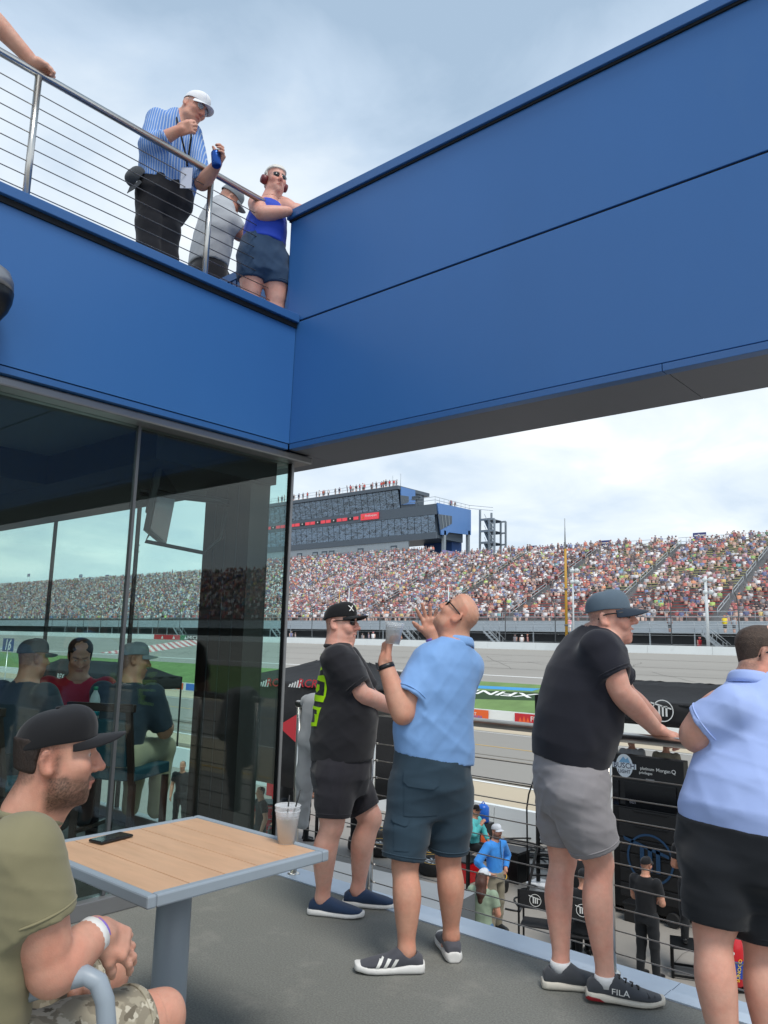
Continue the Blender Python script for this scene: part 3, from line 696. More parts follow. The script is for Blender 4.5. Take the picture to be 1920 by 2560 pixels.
# ------------------------------------------------------------------ catch fence and poles
fen = empty('catch_fence', (-60, 74, 1), 'tall catch fence with curved posts along the track wall', 'fence')
m_ = MB()
for i, x in enumerate(np.arange(-150, -8, 6.1)):
    p = [(x, 74.0, 1.0), (x, 74.0, 5.2)] + [(x, 74.0 - 1.4 * (1 - math.cos(a)), 5.2 + 1.5 * math.sin(a)) for a in (.35, .7, 1.05, 1.35)]
    MB().tube(p, .055, 5).build('fence_post', 'stand_dark', fen)
for z in np.arange(1.9, 5.3, .85): m_.tube([(-150, 74, z), (0, 74, z)], .012, 3)
tag(m_.build('fence_cables', 'stand_metal', fen), kind='stuff')
def pole(name, px, yt, yb_, Y, r, m, label, extra=None):
    t, b = ony(px, yt, Y), ony(px, yb_, Y); o = empty(name, (b[0], Y, b[2] if b[2] < 1.1 else 1.0), label, 'pole')
    MB().tube([(b[0], Y, 1.0), (b[0], Y, t[2])], [r, r * .8], 8).build('shaft', m, o)
    if extra: extra(o, b[0], Y, t[2])
    return o
def flag_mast(o, x, y, z):
    MB().tube([(x - .02, y, z), (x - .02, y, z + 3.2)], [.09, .05], 6).build('mast_tip', 'stand_metal', o)
    for k in (.25, .6): MB().lathe((x, y, 1 + (z - 1) * k), [(.2, -.1), (.2, .1)], 8).build('band', 'stand_dark', o)
pole('flag_pole', 1418, 1372, 1700, 72.6, .16, 'pole_yellow', 'tall yellow pole with grey tip in front of the stand', flag_mast)
def cams(o, x, y, z):
    for i, dz in enumerate((-.35, -1.5)):
        for s in (-1, 1): MB().lathe((x + s * .26 + .2, y, z + dz), [(.05, -.2), (.20, -.18), (.22, .15), (.1, .2)], 10, (0, 1, 0)).build('floodlight', 'pole_white', o)
        MB().box((x, y - .04, z + dz - .05), (x + .8, y + .04, z + dz + .05)).build('crossarm', 'pole_white', o)
pole('light_pole', 1436, 1418, 1700, 72.7, .1, 'pole_white', 'slim white light pole next to the yellow pole', cams)
pole('light_pole', 1771, 1440, 1616, 74.3, .17, 'pole_white', 'thick white light pole near the right edge of the stand', cams)
pole('light_pole', 869, 1470, 1600, 74.4, .07, 'pole_white', 'short white light pole behind the man in the black cap', None)
pole('light_pole', 1120, 1468, 1600, 74.4, .07, 'pole_white', 'short white light pole behind the bald man', None)
pole('track_pole', 845, 1472, 1600, 74.2, .06, 'pole_yellow', 'thin pale pole left of the black cap', None)
pole('light_pole', 325, 1360, 1600, 74.3, .12, 'pole_white', 'white light pole seen through the tinted glass', cams)

# ------------------------------------------------------------------ press tower behind the stand
mat('tower_blue', '#5c86c0', .5, var=(.2, .03)); mat('tower_dark', '#46525e', .45); mat('tower_band', '#4d5965', .35); mat('tower_steel', '#98a2a9', .5, metal=.4)  # dark and band tones lightened, distance haze painted into them
mat('tower_glass', '#7b8a9a', .06, metal=1.0, bump=(.8, .9, .5)); mat('tower_wall', '#9aa4ab', .6); mat('red_screen', '#d8414c', .4, emit=('#d8414c', .25))  # tower glass colour lightened too, haze mixed into its tint
TY = 112.0
tz = lambda y, x=995: float(ony(x, y, TY)[2])
XE, XU, XLft = float(ony(1090, 1256, TY)[0]), float(ony(1000, 1216, TY)[0]), float(ony(530, 1300, TY)[0])
tow = empty('press_tower', (XE, TY, 10), 'dark glass press tower with blue end walls above the grandstand', 'tower')
Zt, Zug0, Zmid, Zlg1, Zlg0, Zbot = tz(1216), tz(1270), tz(1297), tz(1298), tz(1338), tz(1351)
Zl = float(ony(1090, 1256, TY)[2]); DEP = 9.0; LEAN = .9
MB().box((XLft, TY + .45, Zug0 - 1), (XU, TY + DEP - 1.5, Zt)).build('upper_block', 'tower_dark', tow)
MB().box((XLft, TY + .45, Zbot), (XE - .3, TY + DEP, Zl - .1)).build('lower_block', 'tower_dark', tow)
MB().box((XLft, TY - .9, Zt - .7), (XU + .2, TY + DEP, Zt)).build('roof_band', 'tower_band', tow)
MB().box((XLft, TY - .1, Zug0 - 2.0), (XE, TY + .4, Zug0 - .1)).build('middle_band', 'tower_band', tow)
MB().box((XLft, TY + .1, Zbot - .2), (XE, TY + .4, Zlg0)).build('base_band', 'tower_band', tow)
rg = random.Random(3)
def panes(x0, x1, w, za, zc, lean):
    x = x1
    while x - w > x0:
        j = [rg.uniform(-.012, .012) for _ in range(4)]
        a, b = x - w + .05, x - .05
        MB().prism([(a, TY + .3 + j[0], za), (b, TY + .3 + j[1], za), (b, TY + .3 - lean + j[2], zc), (a, TY + .3 - lean + j[3], zc)], (0, .06, 0)).build('window_pane', 'tower_glass', tow)
        x -= w
panes(XLft, XU - .1, 1.62, Zug0, Zt - .75, .75); panes(XLft, XE - .2, 1.62, Zlg0, Zug0 - 2.05 + .0, .35); panes(XU + .2, XE - .2, 1.62, Zug0 - 1.9, Zl - .35, .3)
# dark louvre right of the scoreboard, red screens along the band
sx0, sx1 = float(ony(902, 1297, TY - .3)[0]), float(ony(946, 1290, TY - .3)[0]); sz0, sz1 = tz(1302, 902), tz(1281, 946)
sg = MB().box((sx0, TY - .35, sz0), (sx1, TY - .12, sz1)).build('sponsor_sign', 'red_screen', tow)
text('lettering', 'FireKeepers', ((sx0 * .42 + sx1 * .58), TY - .36, (sz0 + sz1) / 2 + .15), (1, 0, 0), (0, 0, 1), .62, 'white_paint', tow, .01)
MB().add([(sx0 + .3, TY - .36, sz0 + .25), (sx0 + 1.0, TY - .36, sz0 + .25), (sx0 + .65, TY - .36, sz1 - .3)], [(0, 1, 2)]).build('flame_mark', 'orange_paint', tow)
x = sx0 - .6; k = 0
while x > XLft + 2:
    MB().box((x - 1.5, TY - .2, sz0 + .3), (x - .2, TY - .12, sz1 - .35)).build('screen_tile', ('red_screen', 'screen', 'red_screen')[k % 3], tow)
    if k % 3 == 1: MB().box((x - 1.0, TY - .22, sz0 + .5), (x - .7, TY - .205, sz1 - .5)).build('screen_light', 'white_paint', tow)
    x -= 1.55; k += 1
# low white wall with doors under the tower
Zw0 = zb_ - .2
MB().box((XLft, TY + .2, Zw0), (XE - 6.5, TY + .5, Zbot - .25)).build('low_wall', 'tower_wall', tow)
for px in (748, 787, 810, 828, 900, 983):
    x = float(ony(px, 1375, TY)[0]); MB().box((x - .75, TY + .1, Zw0), (x + .75, TY + .22, Zbot - .9)).build('door', 'tower_dark', tow); MB().box((x - .5, TY + .07, Zw0 + .4), (x + .5, TY + .1, Zbot - 1.2)).build('door_glass', 'tower_wall', tow)
for x in np.arange(XLft, XE - 7, 1.1): MB().box((x, TY + .17, Zw0), (x + .06, TY + .198, Zbot - .25)).build('panel_joint', 'stand_metal', tow)
# blue end walls
Ye = float(onx(1175, 1275, XE)[1]); zr = float(onx(1175, 1275, XE)[2])
e0 = lambda px, py: onx(px, py, XE + .02)
pts = [e0(1091, 1257), e0(1175, 1275), e0(1175, 1338), e0(1120, 1331), e0(1114, 1338), e0(1101, 1337)]
MB().prism([(XE, p[1], p[2]) for p in pts], (.25, 0, 0)).build('end_wall', 'tower_blue', tow)
g = [e0(1095, 1285), e0(1130, 1290), e0(1130, 1309), e0(1101, 1325)]
g = [onx(px, py, XE + .3) for px, py in ((1095, 1285), (1130, 1290), (1130, 1309), (1101, 1325))]
MB().prism([(XE + .26, p[1], p[2]) for p in g], (.04, 0, 0)).build('end_window', 'tower_band', tow)
for t in (.25, .5, .75):
    p, q_ = g[0] * (1 - t) + g[1] * t, g[3] * (1 - t) + g[2] * t; MB().bar((XE + .32, p[1], p[2]), (XE + .32, q_[1], q_[2]), .12, .1).build('end_window_bar', 'tower_wall', tow)
u0 = lambda px, py: onx(px, py, XU + .02)
pts = [u0(1000, 1217), u0(1036, 1226), u0(1036, 1260), u0(1002, 1262)]
MB().prism([(XU, p[1], p[2]) for p in pts], (.25, 0, 0)).build('end_wall', 'tower_blue', tow)
pts = [onx(px, py, XU + .3) for px, py in ((1001, 1238), (1022, 1241), (1022, 1255), (1003, 1262))]
MB().prism([(XU + .26, p[1], p[2]) for p in pts], (.04, 0, 0)).build('end_window', 'tower_band', tow)
# recess and columns under the overhanging end
for px in (1110, 1170): p = onx(px, 1340, XE); MB().box((XE - .3, p[1] - .3, zb_ - 3), (XE + .25, p[1] + .3, p[2] + 1)).build('column', 'tower_steel', tow)
p = onx(1122, 1340, XE - 2); MB().box((XE - 8, p[1], zb_ - .5), (XE - 1.2, Ye - 1, Zbot + 1.5)).build('recess_wall', mat('tower_navy', '#2c4f86', .6), tow)
# balcony with banners in front of the recess
q0, q1 = onx(1105, 1388, XE + 2.5), onx(1185, 1392, XE + 2.5)
MB().box((XE - 1, q0[1], q0[2] - .6), (XE + 2.5, q1[1] + 4, q0[2] - .2)).build('balcony_floor', 'tower_steel', tow)
for i in range(4):
    y0 = q0[1] + (q1[1] + 4 - q0[1]) * i / 4; MB().box((XE + 2.46, y0 + .1, q0[2] - .1), (XE + 2.52, y0 + (q1[1] + 4 - q0[1]) / 4 - .1, q0[2] + 1.0)).build('balcony_banner', mat('lilac', '#8d88b4', .7), tow)
# steel stair tower
st = empty('stair_tower', (XE + 6, Ye, 2), 'open steel stair tower at the right end of the press tower', 'stair')
yA = Ye + .5; xa, xb = XE - 1, float(ony(1236, 1300, yA)[0]); ztop = float(ony(1236, 1297, yA)[2])
cols = []
for x in (xa + 3, (xa + xb) / 2 + 2, xb):
    for y in (yA, yA + 4): MB().box((x - .16, y - .16, -2), (x + .16, y + .16, ztop if x > xa + 3 else ztop + 2)).build('steel_column', 'tower_steel', st)
nl = 5; zz = np.linspace(zb_ - 2, ztop, nl + 1)
for i in range(nl + 1):
    for y in (yA, yA + 4): MB().bar((xa + 3, y, zz[i]), (xb, y, zz[i]), .25, .3).build('floor_beam', 'tower_steel', st)
    MB().box((xa + 3, yA, zz[i] + .16), (xa + 5.2, yA + 4, zz[i] + .26)).build('landing', 'tower_band', st)
    if i < nl:
        a, b = ((xa + 4, yA + 1, zz[i]), ((xa + xb) / 2 + 2, yA + 1, zz[i + 1]))
        if i % 2 == 1: pass
        MB().bar((a[0], yA + .6, b[2]), (b[0], yA + .6, a[2]), 1.3, .35).build('stair_flight', 'tower_band', st)
        m_ = MB(); m_.tube([(a[0], yA, b[2] + 1.1), (b[0], yA, a[2] + 1.1)], .06, 4); m_.tube([((xa + xb) / 2 + 2, yA, zz[i]), (xb, yA, zz[i + 1])], .06, 4); m_.tube([((xa + xb) / 2 + 2, yA, zz[i + 1]), (xb, yA, zz[i])], .06, 4)
        m_.build('brace', 'tower_steel', st)
# roof rails, masts, antennas
m_ = MB()
for x in np.arange(XLft, XU, 2): m_.tube([(x, TY - .7, Zt), (x, TY - .7, Zt + 1.1)], .03, 4)
for z in (.55, 1.1): m_.tube([(XLft, TY - .7, Zt + z), (XU, TY - .7, Zt + z)], .03, 4)
yy = np.linspace(TY, Ye, 9)
for y in yy: m_.tube([(XE - .2, y, Zl - .2), (XE - .2, y, Zl + 1.1)], .04, 4)
for z in (.5, 1.1): m_.tube([(XU + 1, TY, Zl + z), (XE - .2, TY, Zl + z)], .04, 4); m_.tube([(XE - .2, TY, Zl + z), (XE - .2, Ye, Zl + z)], .04, 4); m_.tube([(XE - .2, Ye, Zl + z), (xb, Ye, ztop + z + 1)], .04, 4)
tag(m_.build('roof_rails', 'tower_steel', tow), kind='stuff')
for px, t0 in ((982, 1189), (1002, 1184), (989, 1200)):
    p = ony(px, t0, TY + 2); MB().tube([(p[0], TY + 2, Zt), (p[0], TY + 2, p[2])], .05, 4).build('antenna', 'tower_steel', tow)
for i, px in enumerate((734, 745, 758, 767, 791, 798, 806, 811, 817, 835, 848, 868, 875, 882, 889, 897, 906, 911, 925, 931, 940, 949, 957, 963, 972, 981, 987, 722, 712, 704, 697)):
    x = float(ony(px, 1230, TY - .3)[0]); small_person((x, TY - .3 + rng.uniform(-.1, .5), Zt), rng.normal(0, .5), 'tiny spectator standing at the rail on the press tower roof', 'people on the press tower roof', rng.choice(['#c43b3b', '#2c3a55', '#dddddd', '#3a3a40', '#b0543f', '#32435e']))
for px in (1125, 1137, 1128):
    p = onx(px, 1280, XE - .8); small_person((XE - .8, p[1], Zl - .1), 1.5, 'tiny spectator on the lower roof of the press tower', 'people on the lower tower roof')
cp = ony(1040, 1262, TY + 1)
cmr = empty('broadcast_camera', (cp[0], TY + 1, Zl - .1), 'broadcast camera on a tripod on the lower tower roof', 'camera')
MB().box((cp[0] - .9, TY + .8, Zl + 1.2), (cp[0] + .7, TY + 1.2, Zl + 1.9)).build('camera_body', 'tower_dark', cmr); MB().lathe((cp[0] + .7, TY + 1, Zl + 1.5), [(.2, 0), (.3, .5)], 8, (1, 0, .3)).build('lens', 'tower_dark', cmr)
for d in (-.5, 0, .5): MB().tube([(cp[0], TY + 1, Zl + 1.2), (cp[0] + d, TY + 1 + abs(d) - .3, Zl - .1)], .05, 4).build('tripod_leg', 'tower_dark', cmr)

# ------------------------------------------------------------------ signed-distance modelling (bodies, clothes, shoes)
class SDF:
    def __init__(s): s.ops = []
    def _op(s, f, lo, hi, k, mode): s.ops.append((f, np.asarray(lo, float), np.asarray(hi, float), k, mode)); return s
    def cone(s, a, b, r1, r2, k=.02, mode='add'):
        a, b = np.asarray(a, float), np.asarray(b, float); d = b - a; L = max(d @ d, 1e-9); R = max(r1, r2)
        def f(x, y, z):
            px, py, pz = x - a[0], y - a[1], z - a[2]
            t = np.clip((px * d[0] + py * d[1] + pz * d[2]) / L, 0, 1)
            return np.sqrt((px - t * d[0]) ** 2 + (py - t * d[1]) ** 2 + (pz - t * d[2]) ** 2) - (r1 + (r2 - r1) * t)
        return s._op(f, np.minimum(a, b) - R, np.maximum(a, b) + R, k, mode)
    def chain(s, pts, rs, k=.02, mode='add'):
        for i in range(len(pts) - 1): s.cone(pts[i], pts[i + 1], rs[i], rs[i + 1], k, mode)
        return s
    def limb(s, pts, rs, k=.012, n=14):
        P = np.array(pts, float); T = np.concatenate([[0], np.cumsum(np.linalg.norm(np.diff(P, axis=0), axis=1))]); A = np.column_stack([P, np.array(rs, float)])
        m = np.zeros_like(A); m[1:-1] = (A[2:] - A[:-2]) / (T[2:] - T[:-2])[:, None]; m[0] = (A[1] - A[0]) / (T[1] - T[0]); m[-1] = (A[-1] - A[-2]) / (T[-1] - T[-2])
        out = []
        for t in np.linspace(0, T[-1], n):
            i = min(max(int(np.searchsorted(T, t) - 1), 0), len(T) - 2); h = T[i + 1] - T[i]; u = (t - T[i]) / h
            out.append((2 * u ** 3 - 3 * u ** 2 + 1) * A[i] + (u ** 3 - 2 * u ** 2 + u) * h * m[i] + (-2 * u ** 3 + 3 * u ** 2) * A[i + 1] + (u ** 3 - u ** 2) * h * m[i + 1])
        return s.chain([o[:3] for o in out], [o[3] for o in out], k)
    def ball(s, c, r, k=.02, mode='add'): return s.cone(c, np.asarray(c, float) + 1e-4, r, r, k, mode)
    def ell(s, c, M, rr, k=.02, mode='add'):
        c = np.asarray(c, float); M = np.asarray(M, float); rr = np.asarray(rr, float); R = rr.max()
        def f(x, y, z):
            p = (x - c[0], y - c[1], z - c[2]); q = [(p[0] * M[i][0] + p[1] * M[i][1] + p[2] * M[i][2]) for i in range(3)]
            k0 = np.sqrt(sum((q[i] / rr[i]) ** 2 for i in range(3))); k1 = np.sqrt(sum((q[i] / rr[i] ** 2) ** 2 for i in range(3))) + 1e-9
            return k0 * (k0 - 1) / k1
        return s._op(f, c - R, c + R, k, mode)
    def rbox(s, c, M, hs, r=.005, k=.01, mode='add'):
        c = np.asarray(c, float); M = np.asarray(M, float); hs = np.asarray(hs, float); R = np.linalg.norm(hs)
        def f(x, y, z):
            p = (x - c[0], y - c[1], z - c[2]); q = [np.abs(p[0] * M[i][0] + p[1] * M[i][1] + p[2] * M[i][2]) - (hs[i] - r) for i in range(3)]
            return np.sqrt(sum(np.maximum(v, 0) ** 2 for v in q)) + np.minimum(np.maximum(q[0], np.maximum(q[1], q[2])), 0) - r
        return s._op(f, c - R, c + R, k, mode)
    def half(s, p, n, mode='sub', k=.004):
        """sub: removes everything on the side n points to"""
        p = np.asarray(p, float); n = nrm(n)
        return s._op(lambda x, y, z: -((x - p[0]) * n[0] + (y - p[1]) * n[1] + (z - p[2]) * n[2]), [-1e3] * 3, [1e3] * 3, k, mode)
    def loft(s, secs, k=.03, mode='add', p=2.3):
        """secs: list of (centre, side vector, half width, half depth front, half depth back); front = side x axis ... given explicitly per loft"""
        C = np.array([q[0] for q in secs], float); ax = nrm(C[-1] - C[0]); T = (C - C[0]) @ ax
        S = np.array([nrm(q[1] - ax * (np.asarray(q[1]) @ ax)) for q in secs]); Fv = np.array([np.cross(ax, v) for v in S])
        W = np.array([q[2] for q in secs]); DF = np.array([q[3] for q in secs]); DB = np.array([q[4] for q in secs])
        R = max(W.max(), DF.max(), DB.max()) * 1.15
        def f(x, y, z):
            t = (x - C[0][0]) * ax[0] + (y - C[0][1]) * ax[1] + (z - C[0][2]) * ax[2]; tc = np.clip(t, T[0], T[-1])
            I = lambda A: np.interp(tc, T, A)
            px, py, pz = x - I(C[:, 0]), y - I(C[:, 1]), z - I(C[:, 2])
            u = px * I(S[:, 0]) + py * I(S[:, 1]) + pz * I(S[:, 2]); v = px * I(Fv[:, 0]) + py * I(Fv[:, 1]) + pz * I(Fv[:, 2])
            w = I(W); dd = np.where(v > 0, I(DF), I(DB))
            a, b = np.abs(u) / w, np.abs(v) / dd
            k0 = (a ** p + b ** p + 1e-9) ** (1 / p)
            g = np.sqrt((u / w ** 2) ** 2 + (v / dd ** 2) ** 2) / (np.sqrt(a * a + b * b) + 1e-6) + 1e-9
            d = (k0 - 1) / g
            e = np.maximum(T[0] - t, t - T[-1])
            return np.where((d > 0) & (e > 0), np.sqrt(d * d + e * e), np.maximum(d, e))
        return s._op(f, C.min(0) - R, C.max(0) + R, k, mode)
    def bounds(s):
        lo = np.min([o[1] for o in s.ops if o[4] == 'add'], 0); hi = np.max([o[2] for o in s.ops if o[4] == 'add'], 0); return lo, hi
    def evaluate(s, h, lo, hi, noise=None):
        n = np.ceil((hi - lo) / h).astype(int) + 1; D = np.full(n, .3, np.float32); g = [lo[i] + np.arange(n[i]) * h for i in range(3)]
        for f, a, b, k, mode in s.ops:
            m = k + 3 * h; i0 = np.clip(np.floor((a - m - lo) / h).astype(int), 0, n); i1 = np.clip(np.ceil((b + m - lo) / h).astype(int) + 1, 0, n)
            if (i1 <= i0).any(): continue
            sl = tuple(slice(i0[i], i1[i]) for i in range(3))
            d = f(g[0][sl[0]][:, None, None], g[1][sl[1]][None, :, None], g[2][sl[2]][None, None, :]).astype(np.float32); A = D[sl]
            kk = max(k, 1e-4)
            if mode == 'add': q = np.maximum(kk - np.abs(A - d), 0) / kk; D[sl] = np.minimum(A, d) - q * q * kk * .25
            else: d = -d; q = np.maximum(kk - np.abs(A - d), 0) / kk; D[sl] = np.maximum(A, d) + q * q * kk * .25
        if noise is not None:
            idx = np.nonzero(np.abs(D) < 4 * h + .012)
            P = np.stack([g[i][idx[i]] for i in range(3)], -1); D[idx] += noise(P).astype(np.float32)
        return D
    def mesh(s, h, boxes=(), noise=None):
        """polygonise; boxes = [(lo, hi, finer h)] get their own finer grid, cut out of the coarse one"""
        lo, hi = s.bounds(); lo = lo - 3 * h; hi = hi + 3 * h; out = []
        D = s.evaluate(h, lo, hi, noise)
        for (bl, bh, fh) in boxes:
            bl, bh = np.asarray(bl), np.asarray(bh)
            i0 = np.clip(np.round((bl - lo) / h).astype(int), 0, D.shape); i1 = np.clip(np.round((bh - lo) / h).astype(int) + 1, 0, D.shape)
            if (i1 <= i0).any(): continue
            E = s.evaluate(fh, lo + (i0 - 1.2) * h, lo + (i1 + .2) * h, noise); out.append((E, lo + (i0 - 1.2) * h, fh))
            D[i0[0]:i1[0], i0[1]:i1[1], i0[2]:i1[2]] = .3
        out.append((D, lo, h)); V, Q, k = [], [], 0
        for (E, l, hh) in out:
            gr = openvdb.FloatGrid(.3); gr.copyFromArray(E); p, q = gr.convertToQuads(0.0)
            V.append(p * hh + l); Q.append(q.astype(np.int64) + k); k += len(p)
        return np.concatenate(V), np.concatenate(Q)
def sdf_obj(name, V, Q, m, parent, paint=None, label=None):
    off = wpos(parent) if parent is not None else np.zeros(3); me = bpy.data.meshes.new(name); n, f = len(V), len(Q)
    me.vertices.add(n); me.vertices.foreach_set('co', (V - off).astype(np.float32).ravel())
    me.loops.add(f * 4); me.loops.foreach_set('vertex_index', np.ascontiguousarray(Q).astype(np.int32).ravel())
    me.polygons.add(f); me.polygons.foreach_set('loop_start', (np.arange(f) * 4).astype(np.int32))
    me.polygons.foreach_set('use_smooth', np.ones(f, bool))
    if paint is not None:
        c = np.ones((n, 4), np.float32); c[:, :3] = paint(V); a_ = me.color_attributes.new('Col', 'FLOAT_COLOR', 'POINT'); a_.data.foreach_set('color', c.ravel())
    me.update(calc_edges=True)
    o = bpy.data.objects.new(name, me); COL.objects.link(o); o.parent = parent; me.materials.append(m if not isinstance(m, str) else MATS[m])
    if label: o['label'] = label
    return o
def wrinkles(seed, amp, freq=14.0, dirs=None, n=9):
    """cloth folds: a sum of warped ridges running across the given directions"""
    r = np.random.default_rng(seed); W = []
    for i in range(n):
        d = nrm(r.normal(0, 1, 3)) if dirs is None else nrm(np.asarray(dirs[i % len(dirs)], float) + r.normal(0, .33, 3))
        W.append((d * freq * 1.7 * r.uniform(.5, 1.6), r.uniform(0, 6.3), nrm(r.normal(0, 1, 3)) * r.uniform(3, 8), r.uniform(.5, 1.0), nrm(r.normal(0, 1, 3)) * r.uniform(2, 5), r.uniform(0, 6)))
    def f(P):
        o = 0
        for (k, ph, q, a, e, p2) in W:
            v = np.sin(P @ k + ph + 1.9 * np.sin(P @ q)); o = o + a * ((1 - np.abs(v)) ** 2.2 * 1.6 - .35) * np.clip(.15 + np.sin(P @ e + p2), 0, 1)
        return -o * amp * .85 / (n ** .5)
    return f

# ------------------------------------------------------------------ people
mat('skin', '#c99a80', .5, attr=True, var=(34, .07), bump=[(260, .45, .0014), (26, .25, .003)], spec=.45, sss=.10, mottle=(11, .36), dirt=(330, .60, '#8f5f4c', .38))
def cloth(name, c, rough=.85, var=.05, b=.25, sc=260, sheen=.15, attr=False, s2=(5.0, .75, .03, 'R')): return mat(name, c, rough, var=(7, var), bump=[(sc, b, .0008), s2], sheen=sheen, attr=attr, spec=.25)
mat('hair_dark', '#2d211b', .6, var=(60, .3), bump=(240, .9, .004), stretch=(1, 1, .3)); mat('hair_white', '#d9d6cf', .6, var=(60, .12), bump=(200, .8, .004)); mat('hair_brown', '#4a3a30', .6, var=(90, .35), bump=(260, .9, .004)); mat('hair_grey', '#6d635b', .65, var=(90, .3), bump=(260, .9, .003))
mat('lens_dark', '#0b0c0e', .08, spec=.8); mat('frame_black', '#101113', .3); mat('silver', '#c4c4c4', .25, metal=1.0); mat('eye_white', '#e8e4df', .3); mat('eye_dark', '#2a1d16', .15)
def frame(front, up=UPV):
    """rows: right, front, up (of the person)"""
    f = nrm(front); u = np.asarray(up, float); u = nrm(u - f * (u @ f)); return np.array([np.cross(f, u), f, u])
class HeadF:
    def __init__(s, c, front, up=UPV, k=1.0): s.c = np.asarray(c, float); s.M = frame(front, up); s.k = k * .935
    def __call__(s, x, y, z): return s.c + s.k * (x * s.M[0] + y * s.M[1] + z * s.M[2])
    def loc(s, P): return ((P - s.c) @ s.M.T) / s.k
def head(S, H, neck, nr=.058, smile=0.0, jaw=1.0, ears=True, belly=0.0):
    k = H.k; sec = [(-.121, .060, .018, .020), (-.112, .055, .036, .036), (-.092, .042, .053, .056), (-.06, .025, .063, .073), (-.02, .010, .069, .087), (.02, .002, .073, .094),
                    (.047, -.002, .0755, .098), (.074, -.006, .073, .095), (.096, -.011, .062, .081), (.111, -.015, .045, .058), (.121, -.017, .017, .022)]
    S.loft([(H(0, cy, z), H.M[0], w * k * (jaw if z < -.03 else 1), hd * k, hd * k) for z, cy, w, hd in sec], .004, p=2.25)
    S.chain([H(0, .086, .028), H(0, .103, -.002), H(0, .119, -.026)], [.010 * k, .0105 * k, .0135 * k], .014 * k)
    for q in (-1, 1):
        S.ball(H(q * .0135, .104, -.031), .0095 * k, .010 * k)
        S.cone(H(q * .012, .088, .036), H(q * .05, .068, .030), .012 * k, .009 * k, .016 * k)                # brow
        S.ball(H(q * .044, .064, -.018), .024 * k, .030 * k)                                                # cheekbone
        S.ball(H(q * .033, .103, .012), .016 * k, .014 * k, 'sub')                                          # eye socket
        S.ball(H(q * .032, .078, .011), .0125 * k, .004 * k)                                                # eyeball and lids
        S.ball(H(q * .048, .022, -.078), .022 * k, .03 * k)                                                 # jaw corner
        if ears:
            e = H(q * .079, -.022, .0); Me = frame(H.M[1] + q * -.35 * H.M[0], H.M[2] - .18 * H.M[1])
            S.ell(e, Me, np.array([.0085, .019, .033]) * k, .006 * k); S.ell(H(q * .087, -.016, .004), Me, np.array([.006, .010, .018]) * k, .005 * k, 'sub'); S.ball(H(q * .077, -.010, -.026), .009 * k, .008 * k)
    S.cone(H(-.021 - .006 * smile, .084 - .004 * smile, -.064 + .008 * smile), H(0, .097, -.063), .0065 * k, .008 * k, .006 * k); S.cone(H(.021 + .006 * smile, .084 - .004 * smile, -.064 + .008 * smile), H(0, .097, -.063), .0065 * k, .008 * k, .006 * k)
    S.cone(H(-.018, .082, -.078), H(.018, .082, -.078), .0085 * k, .0085 * k, .008 * k); S.ball(H(0, .0905, -.079), .0085 * k, .006 * k)
    if smile:
        S.cone(H(-.02 * smile, .098, -.069), H(.02 * smile, .098, -.069), .0055 * k * smile, .0055 * k * smile, .004 * k, 'sub')
        for q in (-1, 1): S.ball(H(q * .042, .070, -.040), .017 * k, .02 * k)
    S.ball(H(0, .072, -.108), .019 * k, .02 * k)
    S.cone(H(0, -.018, -.045), neck, nr * k, nr * 1.12, .03); S.cone(H(0, .012, -.09), np.asarray(neck) + .03 * H.M[1], nr * .75 * k, nr * .8, .03)
